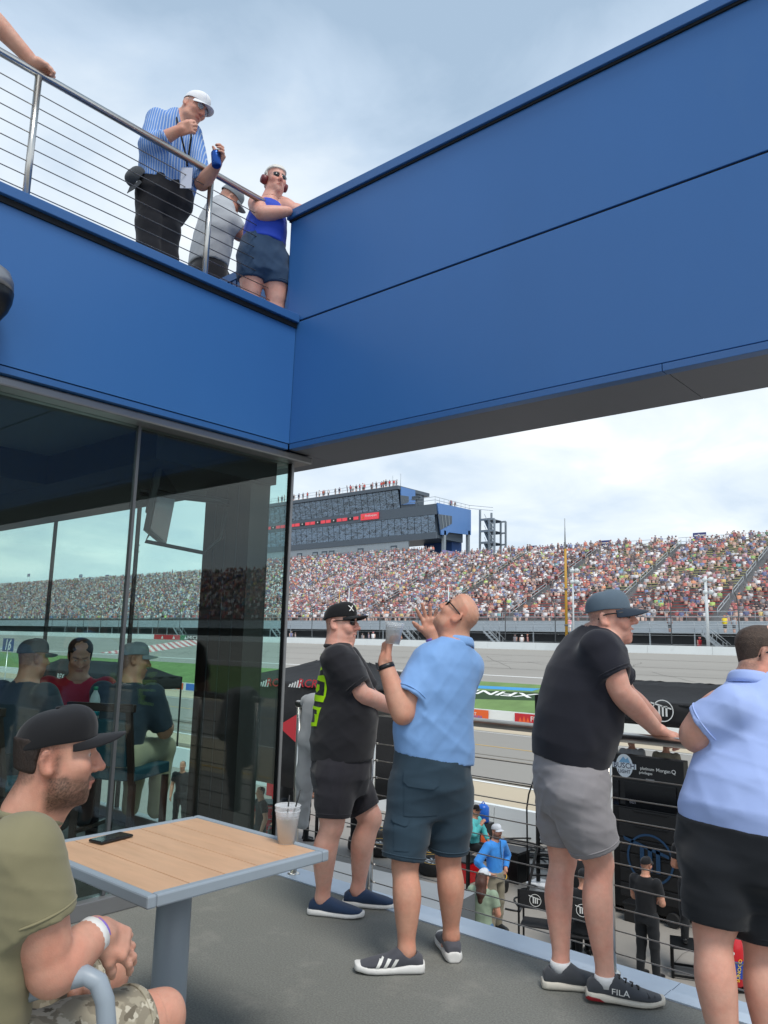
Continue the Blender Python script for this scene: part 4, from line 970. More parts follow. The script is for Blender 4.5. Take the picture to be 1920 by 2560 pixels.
def head_paint(H, base, lip='#b8695c', hair=None, beard=None, brow='#4a372b', red=.0, eyes=True, hw=1.0, teeth=0.0):
    base = np.array(lin(base)); lp = np.array(lin(lip)); bd = np.array(lin(beard)) if beard else None; hr = np.array(lin(hair)) if hair else None; bw = np.array(lin(brow))
    rr = np.random.default_rng(2)
    def f(P):
        C = np.tile(base, (len(P), 1)); L = H.loc(P); x, y, z = L[:, 0], L[:, 1], L[:, 2]; ins = (np.abs(x) < .12) & (np.abs(y) < .16) & (z > -.16) & (z < .16)
        def blend(w, c): C[:] = C * (1 - w[:, None]) + c * w[:, None]
        sm = lambda v, a, b: np.clip((v - a) / (b - a), 0, 1)
        w = ins * (y > .06) * np.exp(-((x / .03) ** 2 + ((z + .03) / .035) ** 2)) * .5 + ins * np.exp(-(((np.abs(x) - .05) / .022) ** 2 + ((z + .025) / .025) ** 2)) * (y > .02) * .45 + ins * (np.abs(x) > .07) * (np.abs(y + .022) < .03) * .4
        blend(np.clip(w, 0, 1) * (.5 + red), base * np.array([1.08, .72, .66]))
        w = ins * (y > .076) * (np.abs(x) < .026) * np.exp(-(((z + .071) / .0095) ** 4)); blend(w * .75, lp)
        n = rr.random(len(P))
        if teeth: blend(ins * (y > .07) * (np.abs(x) < .019) * (np.abs(z + .069) < .0055 * teeth) * .9, np.array(lin('#e6ded6')))
        if bd is not None:
            jawl = sm(-(z + .030 + .25 * np.maximum(y - .03, 0)), .0, .016) * sm(y, -.028, -.008); sb_ = np.exp(-((y - .006) / .012) ** 2) * sm(-z, -.03, -.01) * (np.abs(x) > .05)
            lipz = (np.abs(x) < .022) * (z > -.086) * (z < -.062) * (y > .082); cheek = np.exp(-(((np.abs(x) - .046) / .022) ** 2 + ((z + .034) / .022) ** 2)) * (y > .04)
            m = ins * np.clip(np.maximum(jawl * (1 - cheek), sb_ * .8) + (y > .088) * (np.abs(x) < .034) * np.exp(-((z + .053) / .007) ** 2), 0, 1) * (1 - lipz) * sm(z, -.15, -.125)
            blend(np.clip(m * (.66 + .34 * n), 0, 1), bd)
        m = ins * (y > .06) * (np.abs(np.abs(x) - .032) < .021) * np.exp(-(((z - .034) / .0065) ** 2)); blend(m * .7, bw)
        if eyes:
            e = ins * (y > .078) * np.exp(-((((np.abs(x) - .032) / .0125) ** 2 + ((z - .011) / .0055) ** 2) ** 2)); blend(e * .9, np.array(lin('#dcd6d0'))); e2 = ins * (y > .078) * (((np.abs(x) - .032) ** 2 + (z - .011) ** 2) < .0052 ** 2); blend(e2 * 1.0, np.array(lin('#2c1d16')))
        if hr is not None:
            m = ins * sm(-y, -.035, .0) * sm(z + np.maximum(-y, 0) * 1.1, .0, .035) * sm(-z, -.085, -.04) + ins * sm(-y, .04, .06) * sm(z, -.065, -.035) * sm(-z, -.085, -.04); m = np.clip(m, 0, 1); blend(m * (.30 + .30 * n) * hw, hr)
        return C
    return f
def hand(S, w, d, palm, curl=(.3, .4, .45, .5), spread=.10, thumb=(.5, .3), side=1, k=1.0, splay=0.0):
    """w wrist, d pointing direction, palm = normal of the palm side; side=+1: thumb on d x palm side"""
    w = np.asarray(w, float); d = nrm(d); n = nrm(np.asarray(palm, float) - d * (np.asarray(palm, float) @ d)); t = np.cross(d, n) * side
    S.cone(w - d * .01, w + d * .025 * k, .026 * k, .029 * k, .02)
    pc = w + d * .05 * k
    S.rbox(pc, np.array([t, d, n]), np.array([.041, .047, .0145]) * k, .013 * k, .014 * k)
    S.ell(w + d * .038 * k + t * .026 * k + n * .008 * k, np.array([t, d, n]), np.array([.018, .032, .015]) * k, .014 * k)
    for i, (o, L) in enumerate(((.030, .076), (.0105, .086), (-.0095, .080), (-.0285, .062))):
        a = curl[i]; sp = (1.5 - i) * spread; p = w + d * (.092 - .006 * abs(i - 1)) * k + t * o * k
        dd = nrm(d + t * sp); tt = np.cross(n, dd); r = (.0092, .0096, .0090, .0080)[i] * k; rs = [r * 1.12, r * 1.02, r * .94, r * .8]
        pts = [p - dd * .012]; ang = 0; q = p
        for j, fr in enumerate((.44, .31, .25)):
            ang += a * (.8, 1.15, .75)[j]; v = dd * math.cos(ang) + n * math.sin(ang); q = q + v * L * fr * k; pts.append(q)
        S.chain([pts[0], *pts[1:]], rs, .006 * k)
        S.ball(pts[0] + dd * .012, r * 1.15, .008 * k)
    a, b = thumb; p = w + d * .028 * k + t * .033 * k; v = nrm(d * math.cos(a) + t * math.sin(a) + n * .35); q = p + v * .038 * k; v2 = nrm(d * math.cos(a - .15) + t * math.sin(a - .15) + n * (.35 + b)); q2 = q + v2 * .030 * k; q3 = q2 + nrm(v2 + n * b * .6) * .024 * k
    S.chain([p - v * .012, q, q2, q3], [.0155 * k, .0125 * k, .0112 * k, .0085 * k], .010 * k)
def cap(parent, H, m, brim_m=None, button=True, brim_len=.075, brim_drop=.006, k=1.0, brim_up=0.0, name='cap', tilt=0.0, z0=.042, under=None):
    """six-panel crown plus curved brim, in the head frame"""
    r = MB(); nu, nv = 48, 14; G = []
    for i in range(nu):
        a = 2 * math.pi * i / nu; row = []
        seam = 1 - .010 * math.exp(-(((a * 6 / (2 * math.pi)) % 1 - .0) / .06) ** 2) - .010 * math.exp(-(((a * 6 / (2 * math.pi)) % 1 - 1.0) / .06) ** 2)
        for j in range(nv):
            t = j / (nv - 1) * math.pi / 2; rr = math.cos(t) ** .72; z = z0 + (.133 - z0) * math.sin(t) ** .9
            fr = max(0, math.sin(a)) ; rx, ry = .0855, .1075
            bulge = 1 + .035 * fr * math.sin(2 * t) + .02 * math.sin(2 * t)
            x, y = rx * rr * math.cos(a) * bulge * seam, (ry * rr * math.sin(a) * bulge * seam - .004)
            zz = z - .014 * (1 - j / (nv - 1)) * (math.sin(a) < 0) * -math.sin(a) + .012 * fr * math.sin(t * 1.6)
            row.append(H(x * k, y * k, zz + tilt * y))
        G.append(row)
    r.grid(G, True, closed_u=True)
    o = r.build(name, m, parent); md = o.modifiers.new('s', 'SOLIDIFY'); md.thickness = .003; md.offset = -1
    sub = o.modifiers.new('u', 'SUBSURF'); sub.levels = 1; sub.render_levels = 1
    b = MB(); B = []; nb = 25
    for i in range(nb):
        u = -1 + 2 * i / (nb - 1); a = math.pi / 2 + u * 1.12; row = []
        for j in range(8):
            t = j / 7; x0, y0 = .0835 * math.cos(a), .105 * math.sin(a) - .004
            ln = brim_len * math.sqrt(max(0, 1 - abs(u) ** 2.6)) ; x, y = x0 + (x0 * .10) * t, y0 + ln * t
            z = z0 + .004 - brim_drop * t * 1.5 + brim_up * t - .030 * (abs(x) / .085) ** 2 * (.35 + .65 * t)
            row.append(H(x * k, y * k, z + tilt * y))
        B.append(row)
    b.grid(B, True); bo = b.build('brim', brim_m or m, parent); md = bo.modifiers.new('s', 'SOLIDIFY'); md.thickness = .0045; md.offset = 0
    sub = bo.modifiers.new('u', 'SUBSURF'); sub.levels = 1; sub.render_levels = 1
    bo.parent = o; bo.location = (0, 0, 0)
    if button:
        bt = MB().lathe(H(0, -.004 * k, .132 + tilt * -.004), [(.0085, 0), (.0075, .004), (.003, .006)], 10, H.M[2]).build('button', m, parent); bt.parent = o
    return o
def glasses(parent, H, lens='lens_dark', fr='frame_black', z=.012, wire=False, y=.098, rim=True):
    g = empty('sunglasses', parent=parent) if False else None
    mb = MB(); lm = MB()
    for q in (-1, 1):
        P = []; n = 16
        for i in range(n):
            a = 2 * math.pi * i / n; cx, cz = .0275 * abs(math.cos(a)) ** .75 * math.copysign(1, math.cos(a)), .0185 * abs(math.sin(a)) ** .75 * math.copysign(1, math.sin(a))
            x = q * .0335 + cx; P.append(H(x, y - 2.6 * x * x - .10 * max(0, abs(x) - .03), z + cz))
        c = H(q * .0335, y + .001 - 2.6 * .0335 ** 2, z); lm.add([c] + P, [(0, 1 + i, 1 + (i + 1) % n) for i in range(n)], True)
        mb.tube(P, .0022 if not wire else .0009, 6, closed=True)
        mb.tube([H(q * .060, y - .012, z + .010), H(q * .074, .07, z + .010), H(q * .0795, .0, z + .008), H(q * .0795, -.032, z + .002), H(q * .077, -.044, z - .014)], [.0035 if not wire else .0012] * 4 + [.003], 6)
    mb.tube([H(-.008, y, z + .007), H(0, y + .003, z + .009), H(.008, y, z + .007)], .0025 if not wire else .001, 6)
    o = mb.build('sunglasses', fr, parent); l = lm.build('lens', lens, parent); l.parent = o
    md = l.modifiers.new('s', 'SOLIDIFY'); md.thickness = .0015
    return o
def shoe(parent, ankle, d, m_up, m_sole, L=.29, H0=.0, wide=.050, high=.075, zf=0.0, sole_h=.030, name='shoe', heel_up=0.0, h=None):
    """ankle: ankle centre; d: level toe direction; zf floor height"""
    h = h or (.0072 if abs(zf) < .01 else .016)
    d = nrm([d[0], d[1], 0]); s = np.cross(d, UPV); a = np.array([ankle[0], ankle[1], zf]); P = lambda f, r, u: a + d * f + s * r + UPV * (u + heel_up * max(0, .16 - f) / .24)
    up = SDF(); so = SDF(); b = -.075; t = L - .075; sec = []
    for f, w, zt in ((b, .028, .062), (b + .03, .036, .088), (b + .075, .038, high + .022), (b + .12, .040, high + .012), (b + .16, .044, .070), (b + .205, .047, .057), (b + .245, .045, .046), (t - .008, .030, .034), (t, .016, .028)):
        w *= wide / .050; c = P(f, 0, (zt + sole_h * .5) / 2 + .004); sec.append((c, s, w, (zt - sole_h * .5) / 2 + .004, (zt - sole_h * .5) / 2 + .004))
    up.loft(sec, .012, p=2.4)
    up.cone(P(-.01, 0, high), P(-.02, 0, high + .08), .036, .04, .012, 'sub')
    up.half(P(0, 0, .012), -UPV)
    V, Q = up.mesh(h); o = sdf_obj(name, V, Q, m_up, parent)
    sec = []
    for f, w in ((b - .008, .026), (b + .01, .037), (b + .06, .041), (b + .12, .039), (b + .18, .048), (b + .22, .050), (b + .26, .045), (t + .002, .030), (t + .010, .014)):
        w *= wide / .050; up_ = .012 * max(0, (f - .15) / .07) ** 2; h2 = sole_h * (1.12 if f < .02 else .85) / 2; c = P(f, 0, h2 + up_ * .6); sec.append((c, s, w, h2, h2))
    so.loft(sec, .01, p=3.2); V, Q = so.mesh(h); q = sdf_obj('sole', V, Q, m_sole, parent); q.parent = o
    return o, P
def band(mb, c, axis, r, w, th=.004, n=20, ell=1.0, x=None):
    return mb.lathe(np.asarray(c, float) - nrm(axis) * w / 2, [(r - th, 0), (r, .001), (r, w - .001), (r - th, w)], n, axis)

MPP = 1 / CAM_F
def secpx(D, F, y, xl, xr, hw=None, hd=None, o=0.0, front=1.0, back=1.0):
    """torso section from the outline at photo row y: one of half width / half depth is given, the other follows"""
    e = (xr - xl) / 2 * MPP * (D + o); F = nrm([F[0], F[1], 0]); c, s_ = abs(F @ SIDE), abs(F @ HEAD); R = np.cross(F, UPV)
    if hd is None: hd = math.sqrt(max(e * e - (hw * s_) ** 2, .0016)) / max(c, .2)
    if hw is None: hw = math.sqrt(max(e * e - (hd * c) ** 2, .0016)) / max(s_, .2)
    return (at((xl + xr) / 2, y, D + o), R, hw, hd * front, hd * back)
def lerp(a, b, t): return np.asarray(a) * (1 - t) + np.asarray(b) * t
def body_mesh(parent, H, neck, torso, arms, legs, skin, paint, h=.0105, fine=.0045, hands=(), head_kw={}, fine_hands=.0047, feet=True):
    """arms: [(shoulder, elbow, wrist, scale, hand kwargs or None)]  legs: [(hip, knee, ankle, scale)]"""
    S = SDF(); head(S, H, neck, **head_kw); boxes = [(H.c - .155 * H.k, H.c + .155 * H.k, fine)]
    if torso: S.loft([(c, r, w * .86, f * .86, b * .86) for c, r, w, f, b in torso], .03)
    for (sh, el, wr, k, hk) in arms:
        sh, el, wr = map(np.asarray, (sh, el, wr))
        S.limb([sh, lerp(sh, el, .5), lerp(sh, el, .93)], [.056 * k, .053 * k, .0425 * k], .02, 8); S.limb([lerp(el, sh, .05), el, lerp(el, wr, .25), lerp(el, wr, .6), wr], [.042 * k, .0425 * k, .0455 * k, .037 * k, .0275 * k], .02, 12)
        if hk is not None:
            hand(S, wr, **hk); d = nrm(hk['d']); q_ = np.array([wr + d * .17, wr, el, lerp(sh, el, .72 if h < .0125 else .97)]); q_[0] = q_[0]; boxes.append((np.minimum(q_.min(0) - .065, wr + d * .085 - .11), np.maximum(q_.max(0) + .065, wr + d * .085 + .11), fine_hands))
    for (hp, kn, an, k) in legs:
        hp, kn, an = map(np.asarray, (hp, kn, an)); ax = nrm(an - kn); fw = hk_front
        bk = -fw * .020
        S.limb([hp, lerp(hp, kn, .5), kn], [.088 * k, .076 * k, .0565 * k], .02, 8)
        S.limb([lerp(kn, hp, .12), kn, lerp(kn, an, .12) + bk * .4, lerp(kn, an, .32) + bk, lerp(kn, an, .60) + bk * .6, lerp(kn, an, .86), an], [.0575 * k, .0545 * k, .0535 * k, .0590 * k, .047 * k, .0345 * k, .0365 * k], .015, 20)
        S.ell(kn + fw * .026, frame(fw), (.036 * k, .028 * k, .046 * k), .03)
        if feet: S.cone(an, an + fw * .04 - UPV * .05, .036 * k, .034, .02)
    V, Q = S.mesh(h, boxes); return sdf_obj('body', V, Q, 'skin', parent, paint)
hk_front = np.array([1.0, 0, 0])
def hem(parent, a, b, r, m, inset=.02):
    """stitched hem: a flat band and a seam just above the edge"""
    a, b = np.asarray(a, float), np.asarray(b, float); d = nrm(b - a); u = nrm(np.cross(d, [.3, .9, .1])); v = np.cross(d, u)
    MB().tube([b - d * inset + (r + .0015) * (math.cos(t) * u + math.sin(t) * v) for t in np.linspace(0, 2 * math.pi, 36, False)], .0032, 6, closed=True).build('hem', m, parent)
def shirt(parent, secs, sleeves, neck, m, h=.008, wr=None, neck_r=.062, neck_dir=UPV, name='shirt', p=2.15, collar=None, paint=None, extra=None):
    S = SDF()
    for (a, b, r0, r1) in sleeves:
        a, b = np.asarray(a, float), np.asarray(b, float); d = nrm(b - a); u = np.cross(d, [.3, .2, .9]); u = nrm(u); M = np.array([u, np.cross(d, u), d])
        S.cone(a, b, r0, r1, .03); S.rbox(b + d * .1, M, (r1 + .03, r1 + .03, .1), .002, .003, 'sub'); S.cone(b - d * .012, b + d * .06, r1 - .019, r1 - .019, .003, 'sub')
    S.loft([(c, r, w * .965, f * .965, b * .965) for c, r, w, f, b in secs], .05, p=p)
    if extra: extra(S)
    if h < .0105:
        for (a, b, r0, r1) in sleeves: hem(parent, a, b, r1, m)
    n = nrm(neck_dir); S.cone(np.asarray(neck) - n * .02, np.asarray(neck) + n * .14, neck_r, neck_r * 1.2, .008, 'sub')
    if collar is None and name == 'shirt' and h < .0125:
        ref = np.cross(n, [.37, .2, .9]); x_ = nrm(ref); y_ = np.cross(n, x_); cpt = np.asarray(neck) + n * .004
        MB().tube([cpt + (neck_r + .004) * (math.cos(a) * x_ + math.sin(a) * y_) for a in np.linspace(0, 2 * math.pi, 28, False)], .009, 8, closed=True, flat=1.3).build('collar', m, parent)
    if callable(collar): collar(S)
    if wr is not None:
        c0, ax_ = np.asarray(secs[0][0]), nrm(np.asarray(secs[-1][0]) - np.asarray(secs[0][0])); w0 = wr
        wr = lambda P: w0(P) * np.clip(((P - c0) @ ax_) / .07, .06, 1)
    V, Q = S.mesh(h, (), wr); return sdf_obj(name, V, Q, m, parent, paint)
def polo_collar(parent, neck, n, F, r, m):
    n = nrm(n); F = nrm(F - n * (np.asarray(F) @ n)); R = np.cross(F, n); G = []
    for t in np.linspace(.35, 2 * math.pi - .35, 30):
        d = F * math.cos(t) + R * math.sin(t); row = []
        for q, hh in ((.004, -.012), (.006, .012), (.004, .030), (.010, .036), (.018, .026), (.024, .006), (.026, -.010)): row.append(np.asarray(neck) + d * (r + q) + n * (hh + .014 * (-math.cos(t))))
        G.append(row)
    o = MB().grid(G).build('collar', m, parent); md = o.modifiers.new('s', 'SOLIDIFY'); md.thickness = .003
def shorts(parent, secs, legs, m, h=.009, wr=None, name='shorts', paint=None, extra=None, cut=True):
    """legs: [(hip, hem centre, r0, r1)]"""
    S = SDF()
    for (a, b, r0, r1) in legs:
        a, b = np.asarray(a, float), np.asarray(b, float); d = nrm(b - a); u = nrm(np.cross(d, [.3, .9, .1])); M = np.array([u, np.cross(d, u), d])
        S.chain([a, lerp(a, b, .55), b], [r0, lerp(r0, r1, .6), r1], .03)
        if cut: S.rbox(b + d * .12, M, (r1 + .03, r1 + .03, .12), .002, .003, 'sub'); S.cone(b - d * .012, b + d * .06, r1 - .021, r1 - .021, .003, 'sub')
    S.loft([(c, r, w * .965, f * .965, b * .965) for c, r, w, f, b in secs], .045, p=2.2)
    if extra: extra(S)
    if wr is not None and cut:
        ends = [(np.asarray(b, float), nrm(np.asarray(b, float) - np.asarray(a, float))) for a, b, *_ in legs]; w0 = wr
        def wr(P):
            f = np.ones(len(P))
            for b, d in ends: q = P - b; f = np.where(np.linalg.norm(q - (q @ d)[:, None] * d, axis=1) < .16, np.minimum(f, np.clip(-(q @ d) / .05, .05, 1)), f)
            return w0(P) * f * 2.0
    if cut and h < .0125:
        for (a, b, r0, r1) in legs: hem(parent, a, b, r1, m, .022)
    V, Q = S.mesh(h, (), wr); return sdf_obj(name, V, Q, m, parent, paint)
def quad_print(name, P, m, parent): return MB().add(P, [tuple(range(len(P)))]).build(name, m, parent)
def project_print(o, polys, m, name, parent, origin, xdir, ydir, lift=.004, res=.012):
    """lay flat shapes (2-D polygons in metres) onto a curved garment: each vertex is cast onto the mesh along the view normal"""
    from mathutils.bvhtree import BVHTree
    me = o.data; off = wpos(o.parent); V = np.array([v.co[:] for v in me.vertices]) + off; bv = BVHTree.FromPolygons([tuple(v) for v in V], [tuple(p.vertices) for p in me.polygons])
    x, y = nrm(xdir), nrm(ydir); n = nrm(np.cross(x, y)); bm = bmesh.new()
    for poly in polys:
        f = bm.faces.new([bm.verts.new((a, b, 0)) for a, b in poly])
    bmesh.ops.triangulate(bm, faces=bm.faces[:])
    for _ in range(6):
        es = [e for e in bm.edges if e.calc_length() > res]
        if not es: break
        bmesh.ops.subdivide_edges(bm, edges=es, cuts=1, use_grid_fill=False); bmesh.ops.triangulate(bm, faces=bm.faces[:])
    P = []; hit_ok = []
    for v in bm.verts:
        q = np.asarray(origin) + x * v.co.x + y * v.co.y + n * .6
        h = bv.ray_cast(Vector(q), Vector(-n)); ok = h[0] is not None
        P.append(np.array(h[0]) + np.array(h[1]) * lift if ok else q); hit_ok.append(ok)
    bm.verts.index_update(); F = [tuple(v.index for v in f.verts) for f in bm.faces if all(hit_ok[v.index] for v in f.verts)]; bm.free()
    return MB().add(P, F, True).build(name, m, parent)
def text_polys(txt, size, sx=1.0, bold=.0, skew=0.0, ox=0, oy=0):
    v, f = text_geo(txt, size, bold); return [[(v[i][0] * sx + v[i][1] * skew + ox, v[i][1] + oy) for i in t] for t in f]

# ================================================================== the men at the railing
cloth('tee_black', '#232328', .9, .08, sheen=.2); cloth('shorts_charcoal', '#2b2a30', .9, .08); cloth('polo_blue', '#7ea7dc', .7, .03, b=.12); cloth('shorts_slate', '#2f4250', .85, .05); cloth('tee_navyblack', '#22232c', .9, .08)
cloth('shorts_grey', '#8d8a8d', .88, .05); cloth('polo_periwinkle', '#a6baec', .75, .03, b=.1); cloth('shorts_black', '#1a1d22', .9, .08); cloth('cap_black', '#17171a', .85); cloth('cap_slate', '#5a6a78', .85); cloth('cap_navy', '#2b3644', .85); cloth('canvas_navy', '#2b3c57', .9, .12, sc=340, b=.5)
mat('sole_white', '#dfdedb', .6, var=(20, .04)); cloth('shoe_grey', '#4f5057', .8); cloth('shoe_mesh', '#45484d', .75, b=.6, sc=500); mat('sole_cream', '#cfc9bc', .6); mat('red_rubber', '#9b1f28', .5); cloth('sock_white', '#e5e5e5', .9); mat('watch', '#1b1c1f', .35)
mat('wrist_lilac', '#8a6fc9', .5); mat('cup_clear', '#dfe3e6', .15)
def frost(name, tint, r=.25, a=.45):
    m = bpy.data.materials.new(name); m.use_nodes = True; nt = m.node_tree; nt.nodes.clear(); N = nt.nodes.new; L = nt.links.new
    out = N('ShaderNodeOutputMaterial'); t = N('ShaderNodeBsdfTransparent'); t.inputs[0].default_value = (*tint, 1); p = N('ShaderNodeBsdfPrincipled'); p.inputs['Base Color'].default_value = (*tint, 1); p.inputs['Roughness'].default_value = r
    lw = N('ShaderNodeLayerWeight'); lw.inputs[0].default_value = .35; mr = N('ShaderNodeMapRange'); mr.inputs[3].default_value = a; mr.inputs[4].default_value = min(1, a + .5); L(lw.outputs['Facing'], mr.inputs[0])
    mx = N('ShaderNodeMixShader'); L(mr.outputs[0], mx.inputs[0]); L(t.outputs[0], mx.inputs[1]); L(p.outputs[0], mx.inputs[2]); L(mx.outputs[0], out.inputs[0]); MATS[name] = m; return m
frost('cup_plastic', (.93, .94, .95), .15, .20); frost('drink', (.93, .87, .74), .1, .12); frost('bottle_plastic', (.88, .94, .95), .15, .3)

# ---------------------------------------------------------------- man in black cap, facing right
D = 4.60; F1 = nrm(SIDE * .93 + HEAD * .36); hk_front = F1; R1 = np.cross(F1, UPV)
J = lambda x, y, o=0.0: at(x, y, D + o)
m1 = empty('person', onz(845, 2278, 0), 'man in black cap, sunglasses, black printed tee and dark shorts facing right', 'person')
H = HeadF(J(852, 1561), nrm(SIDE * .93 - HEAD * .30 + UPV * .03), nrm(UPV + SIDE * .05), 1.0)
neck = J(843, 1612)
sec = [secpx(D, F1, 1898, 778, 932, hw=.19), secpx(D, F1, 1850, 775, 940, hw=.205), secpx(D, F1, 1795, 780, 946, hw=.21), secpx(D, F1, 1730, 788, 938, hw=.205), secpx(D, F1, 1675, 797, 917, hw=.205), secpx(D, F1, 1642, 803, 899, hw=.20), secpx(D, F1, 1622, 812, 884, hw=.14), secpx(D, F1, 1606, 820, 876, hw=.08)]
shR = J(846, 1652, -.17); elR = J(905, 1737, -.16); wrR = J(986, 1773, .10); shL = J(868, 1650, .22); elL = J(930, 1745, .28); wrL = J(985, 1775, .30)
aR, aL = onz(804, 2287, 0), onz(892, 2266, 0); aR = aR + UPV * .085; aL = aL + UPV * .085
hipR, hipL = J(838, 1940, -.10), J(868, 1940, .12); kR, kL = J(829, 2064, -.12), J(926, 2046, .10)
paint = head_paint(H, '#dcaa98', hair='#6b6058', red=.35, brow='#6b5547', eyes=False, teeth=.7)
body_mesh(m1, H, neck, sec, [(shR, elR, wrR, 1.02, dict(d=nrm(SIDE * .8 + HEAD * .5 - UPV * .25), palm=-UPV + SIDE * .1, curl=(.7, .75, .8, .8), side=-1)), (shL, elL, wrL, .98, None)], [(hipR, kR, aR, 1.06), (hipL, kL, aL, 1.06)], None, paint, head_kw=dict(smile=.55, nr=.066, jaw=1.06))
slv = lerp(shR, elR, .80)
tee1 = shirt(m1, sec, [(shR - R1 * .03, slv, .094, .082), (shL, lerp(shL, elL, .8), .09, .08)], neck - UPV * .01, 'tee_black', wr=wrinkles(3, .006, 15, [UPV, SIDE + UPV]), neck_r=.068)
lo = [secpx(D, F1, 1985, 792, 915, hw=.12), secpx(D, F1, 1940, 776, 925, hw=.19), secpx(D, F1, 1900, 779, 925, hw=.185), secpx(D, F1, 1865, 786, 925, hw=.18)]
shorts(m1, lo, [(hipR, J(833, 2043, -.12), .115, .096), (hipL, J(913, 2026, .10), .115, .094)], 'shorts_charcoal', wr=wrinkles(8, .006, 18, [SIDE + UPV * .3, UPV]))
cp1 = cap(m1, H, 'cap_black', brim_len=.078, brim_up=.010, tilt=.03)
nn_ = nrm(H.M[1] * .85 + H.M[0] * .45 + H.M[2] * .2); project_print(cp1, text_polys('X', .042, 1, .01), 'white_paint', 'cap_mark', m1, H(0, .0, .092), np.cross(H.M[2], nn_), H.M[2], .006)

glasses(m1, H)
d1, d2 = nrm(SIDE * .96 - HEAD * .16), nrm(SIDE * .93 - HEAD * .05)
shoe(m1, onz(806, 2287, 0), d1, 'canvas_navy', 'sole_white', L=.30, wide=.054, high=.075, sole_h=.034); shoe(m1, onz(892, 2266, 0), d2, 'canvas_navy', 'sole_white', L=.29, wide=.054, high=.075, sole_h=.034)
# lime print on his back
Pb = lambda u, v: (u, v)
art = [[(-.09, .10), (-.02, .06), (-.075, .045)], [(-.07, .14), (.03, .13), (-.03, .09)],
       [(-.09, .02), (.03, .03), (.05, .0), (.05, -.07), (.035, -.07), (.03, -.005), (-.09, .0)], [(-.09, -.07), (.05, -.07), (.04, -.10), (-.09, -.10)], [(-.09, -.125), (.035, -.125), (.02, -.16), (.0, -.16), (-.005, -.14), (-.09, -.14)],
       [(-.03, -.16), (.02, -.16), (.01, -.215), (-.09, -.225), (-.09, -.205), (-.02, -.2)], [(-.085, -.02), (-.03, -.02), (-.02, -.045), (-.05, -.06), (-.085, -.05)]]
bx = nrm(HEAD * -.75 + SIDE * .35); bx = nrm(np.cross(UPV, F1)) * -1
project_print(tee1, [[(a * 1.1, b * 1.15) for a, b in q] for q in art], 'lime', 'back_print', m1, J(800, 1700, 0) + R1 * .10, R1, UPV, .004)

# ---------------------------------------------------------------- bald man in blue polo, seen from behind
D = 3.98; F2 = nrm(HEAD * .93 - SIDE * .34); hk_front = F2; R2 = np.cross(F2, UPV); J = lambda x, y, o=0.0: at(x, y, D + o)
m2 = empty('person', onz(1072, 2412, 0), 'bald man in light blue polo and slate cargo shorts looking up, back to us', 'person')
H = HeadF(J(1146, 1543, .02), nrm(-SIDE * .62 + HEAD * .30 + UPV * .66), nrm(SIDE * .62 + UPV * .66 - HEAD * .12), .97)
neck = J(1142, 1622, .02)
sec = [secpx(D, F2, 1895, 985, 1188, hd=.145), secpx(D, F2, 1850, 979, 1190, hd=.155), secpx(D, F2, 1790, 984, 1186, hd=.155), secpx(D, F2, 1730, 1012, 1190, hd=.145), secpx(D, F2, 1680, 1028, 1196, hd=.135), secpx(D, F2, 1645, 1042, 1195, hd=.12), secpx(D, F2, 1620, 1070, 1188, hd=.095), secpx(D, F2, 1598, 1103, 1178, hd=.075)]
shL, elL, wrL = J(1056, 1662, -.02), J(1008, 1790, -.14), J(962, 1658, -.10)
shR, elR, wrR = J(1162, 1668, .08), J(1140, 1745, .33), J(1080, 1590, .34)
aL, aR = onz(1016, 2430, 0) + UPV * .09, onz(1128, 2392, 0) + UPV * .09
hipL, hipR = J(1040, 1950, -.02), J(1132, 1950, .04); kL, kR = J(1012, 2168, -.06), J(1120, 2150, .06)
paint = head_paint(H, '#cf9a82', hair='#8a6a55', red=.5, brow='#7a5c48', eyes=False, hw=.45)
cupd = nrm(SIDE * .42 + UPV * .8 - HEAD * .05)
body_mesh(m2, H, neck, sec, [(shL, elL, wrL, 1.08, dict(d=nrm(UPV * .95 + SIDE * .10 + HEAD * .1), palm=nrm(SIDE * .9 + HEAD * .35), curl=(.62, .62, .62, .6), side=1, spread=.06, thumb=(1.05, .35), k=1.08)),
                                (shR, elR, wrR, 1.0, dict(d=nrm(UPV * .9 - SIDE * .20 - HEAD * .1), palm=nrm(-HEAD + SIDE * .1), curl=(.12, .12, .14, .2), side=-1, spread=.26, thumb=(.8, .1), k=1.05))],
          [(hipL, kL, aL, 1.05), (hipR, kR, aR, 1.03)], None, paint, head_kw=dict(nr=.07))
polo2 = shirt(m2, sec, [(shL + R2 * .05, lerp(shL, elL, .70), .108, .098), (shR, lerp(shR, elR, .8), .10, .09)], neck + UPV * .02, 'polo_blue', wr=wrinkles(5, .007, 13, [SIDE + UPV * .6, UPV + SIDE * .3, SIDE]), neck_r=.062, neck_dir=nrm(UPV + R2 * .1), collar=False); polo_collar(m2, neck + UPV * .02, nrm(UPV + R2 * .12 - F2 * .05), F2, .064, 'polo_blue')
if 0: cm = MB(); pts = [neck + UPV * .012 + .072 * (math.cos(a) * R2 + math.sin(a) * F2 * 1.0) - UPV * .012 * math.sin(a) for a in np.linspace(0, 2 * math.pi, 24, False)]
lo = [secpx(D, F2, 2040, 986, 1166, hd=.095), secpx(D, F2, 1960, 976, 1176, hd=.16), secpx(D, F2, 1900, 984, 1178, hd=.15), secpx(D, F2, 1868, 988, 1178, hd=.145)]
sh2 = shorts(m2, lo, [(J(1030, 1985, -.02), J(1008, 2148, -.06), .118, .104), (J(1128, 1985, .04), J(1121, 2128, .06), .112, .100)], 'shorts_slate', wr=wrinkles(9, .005, 14, [UPV, SIDE]))
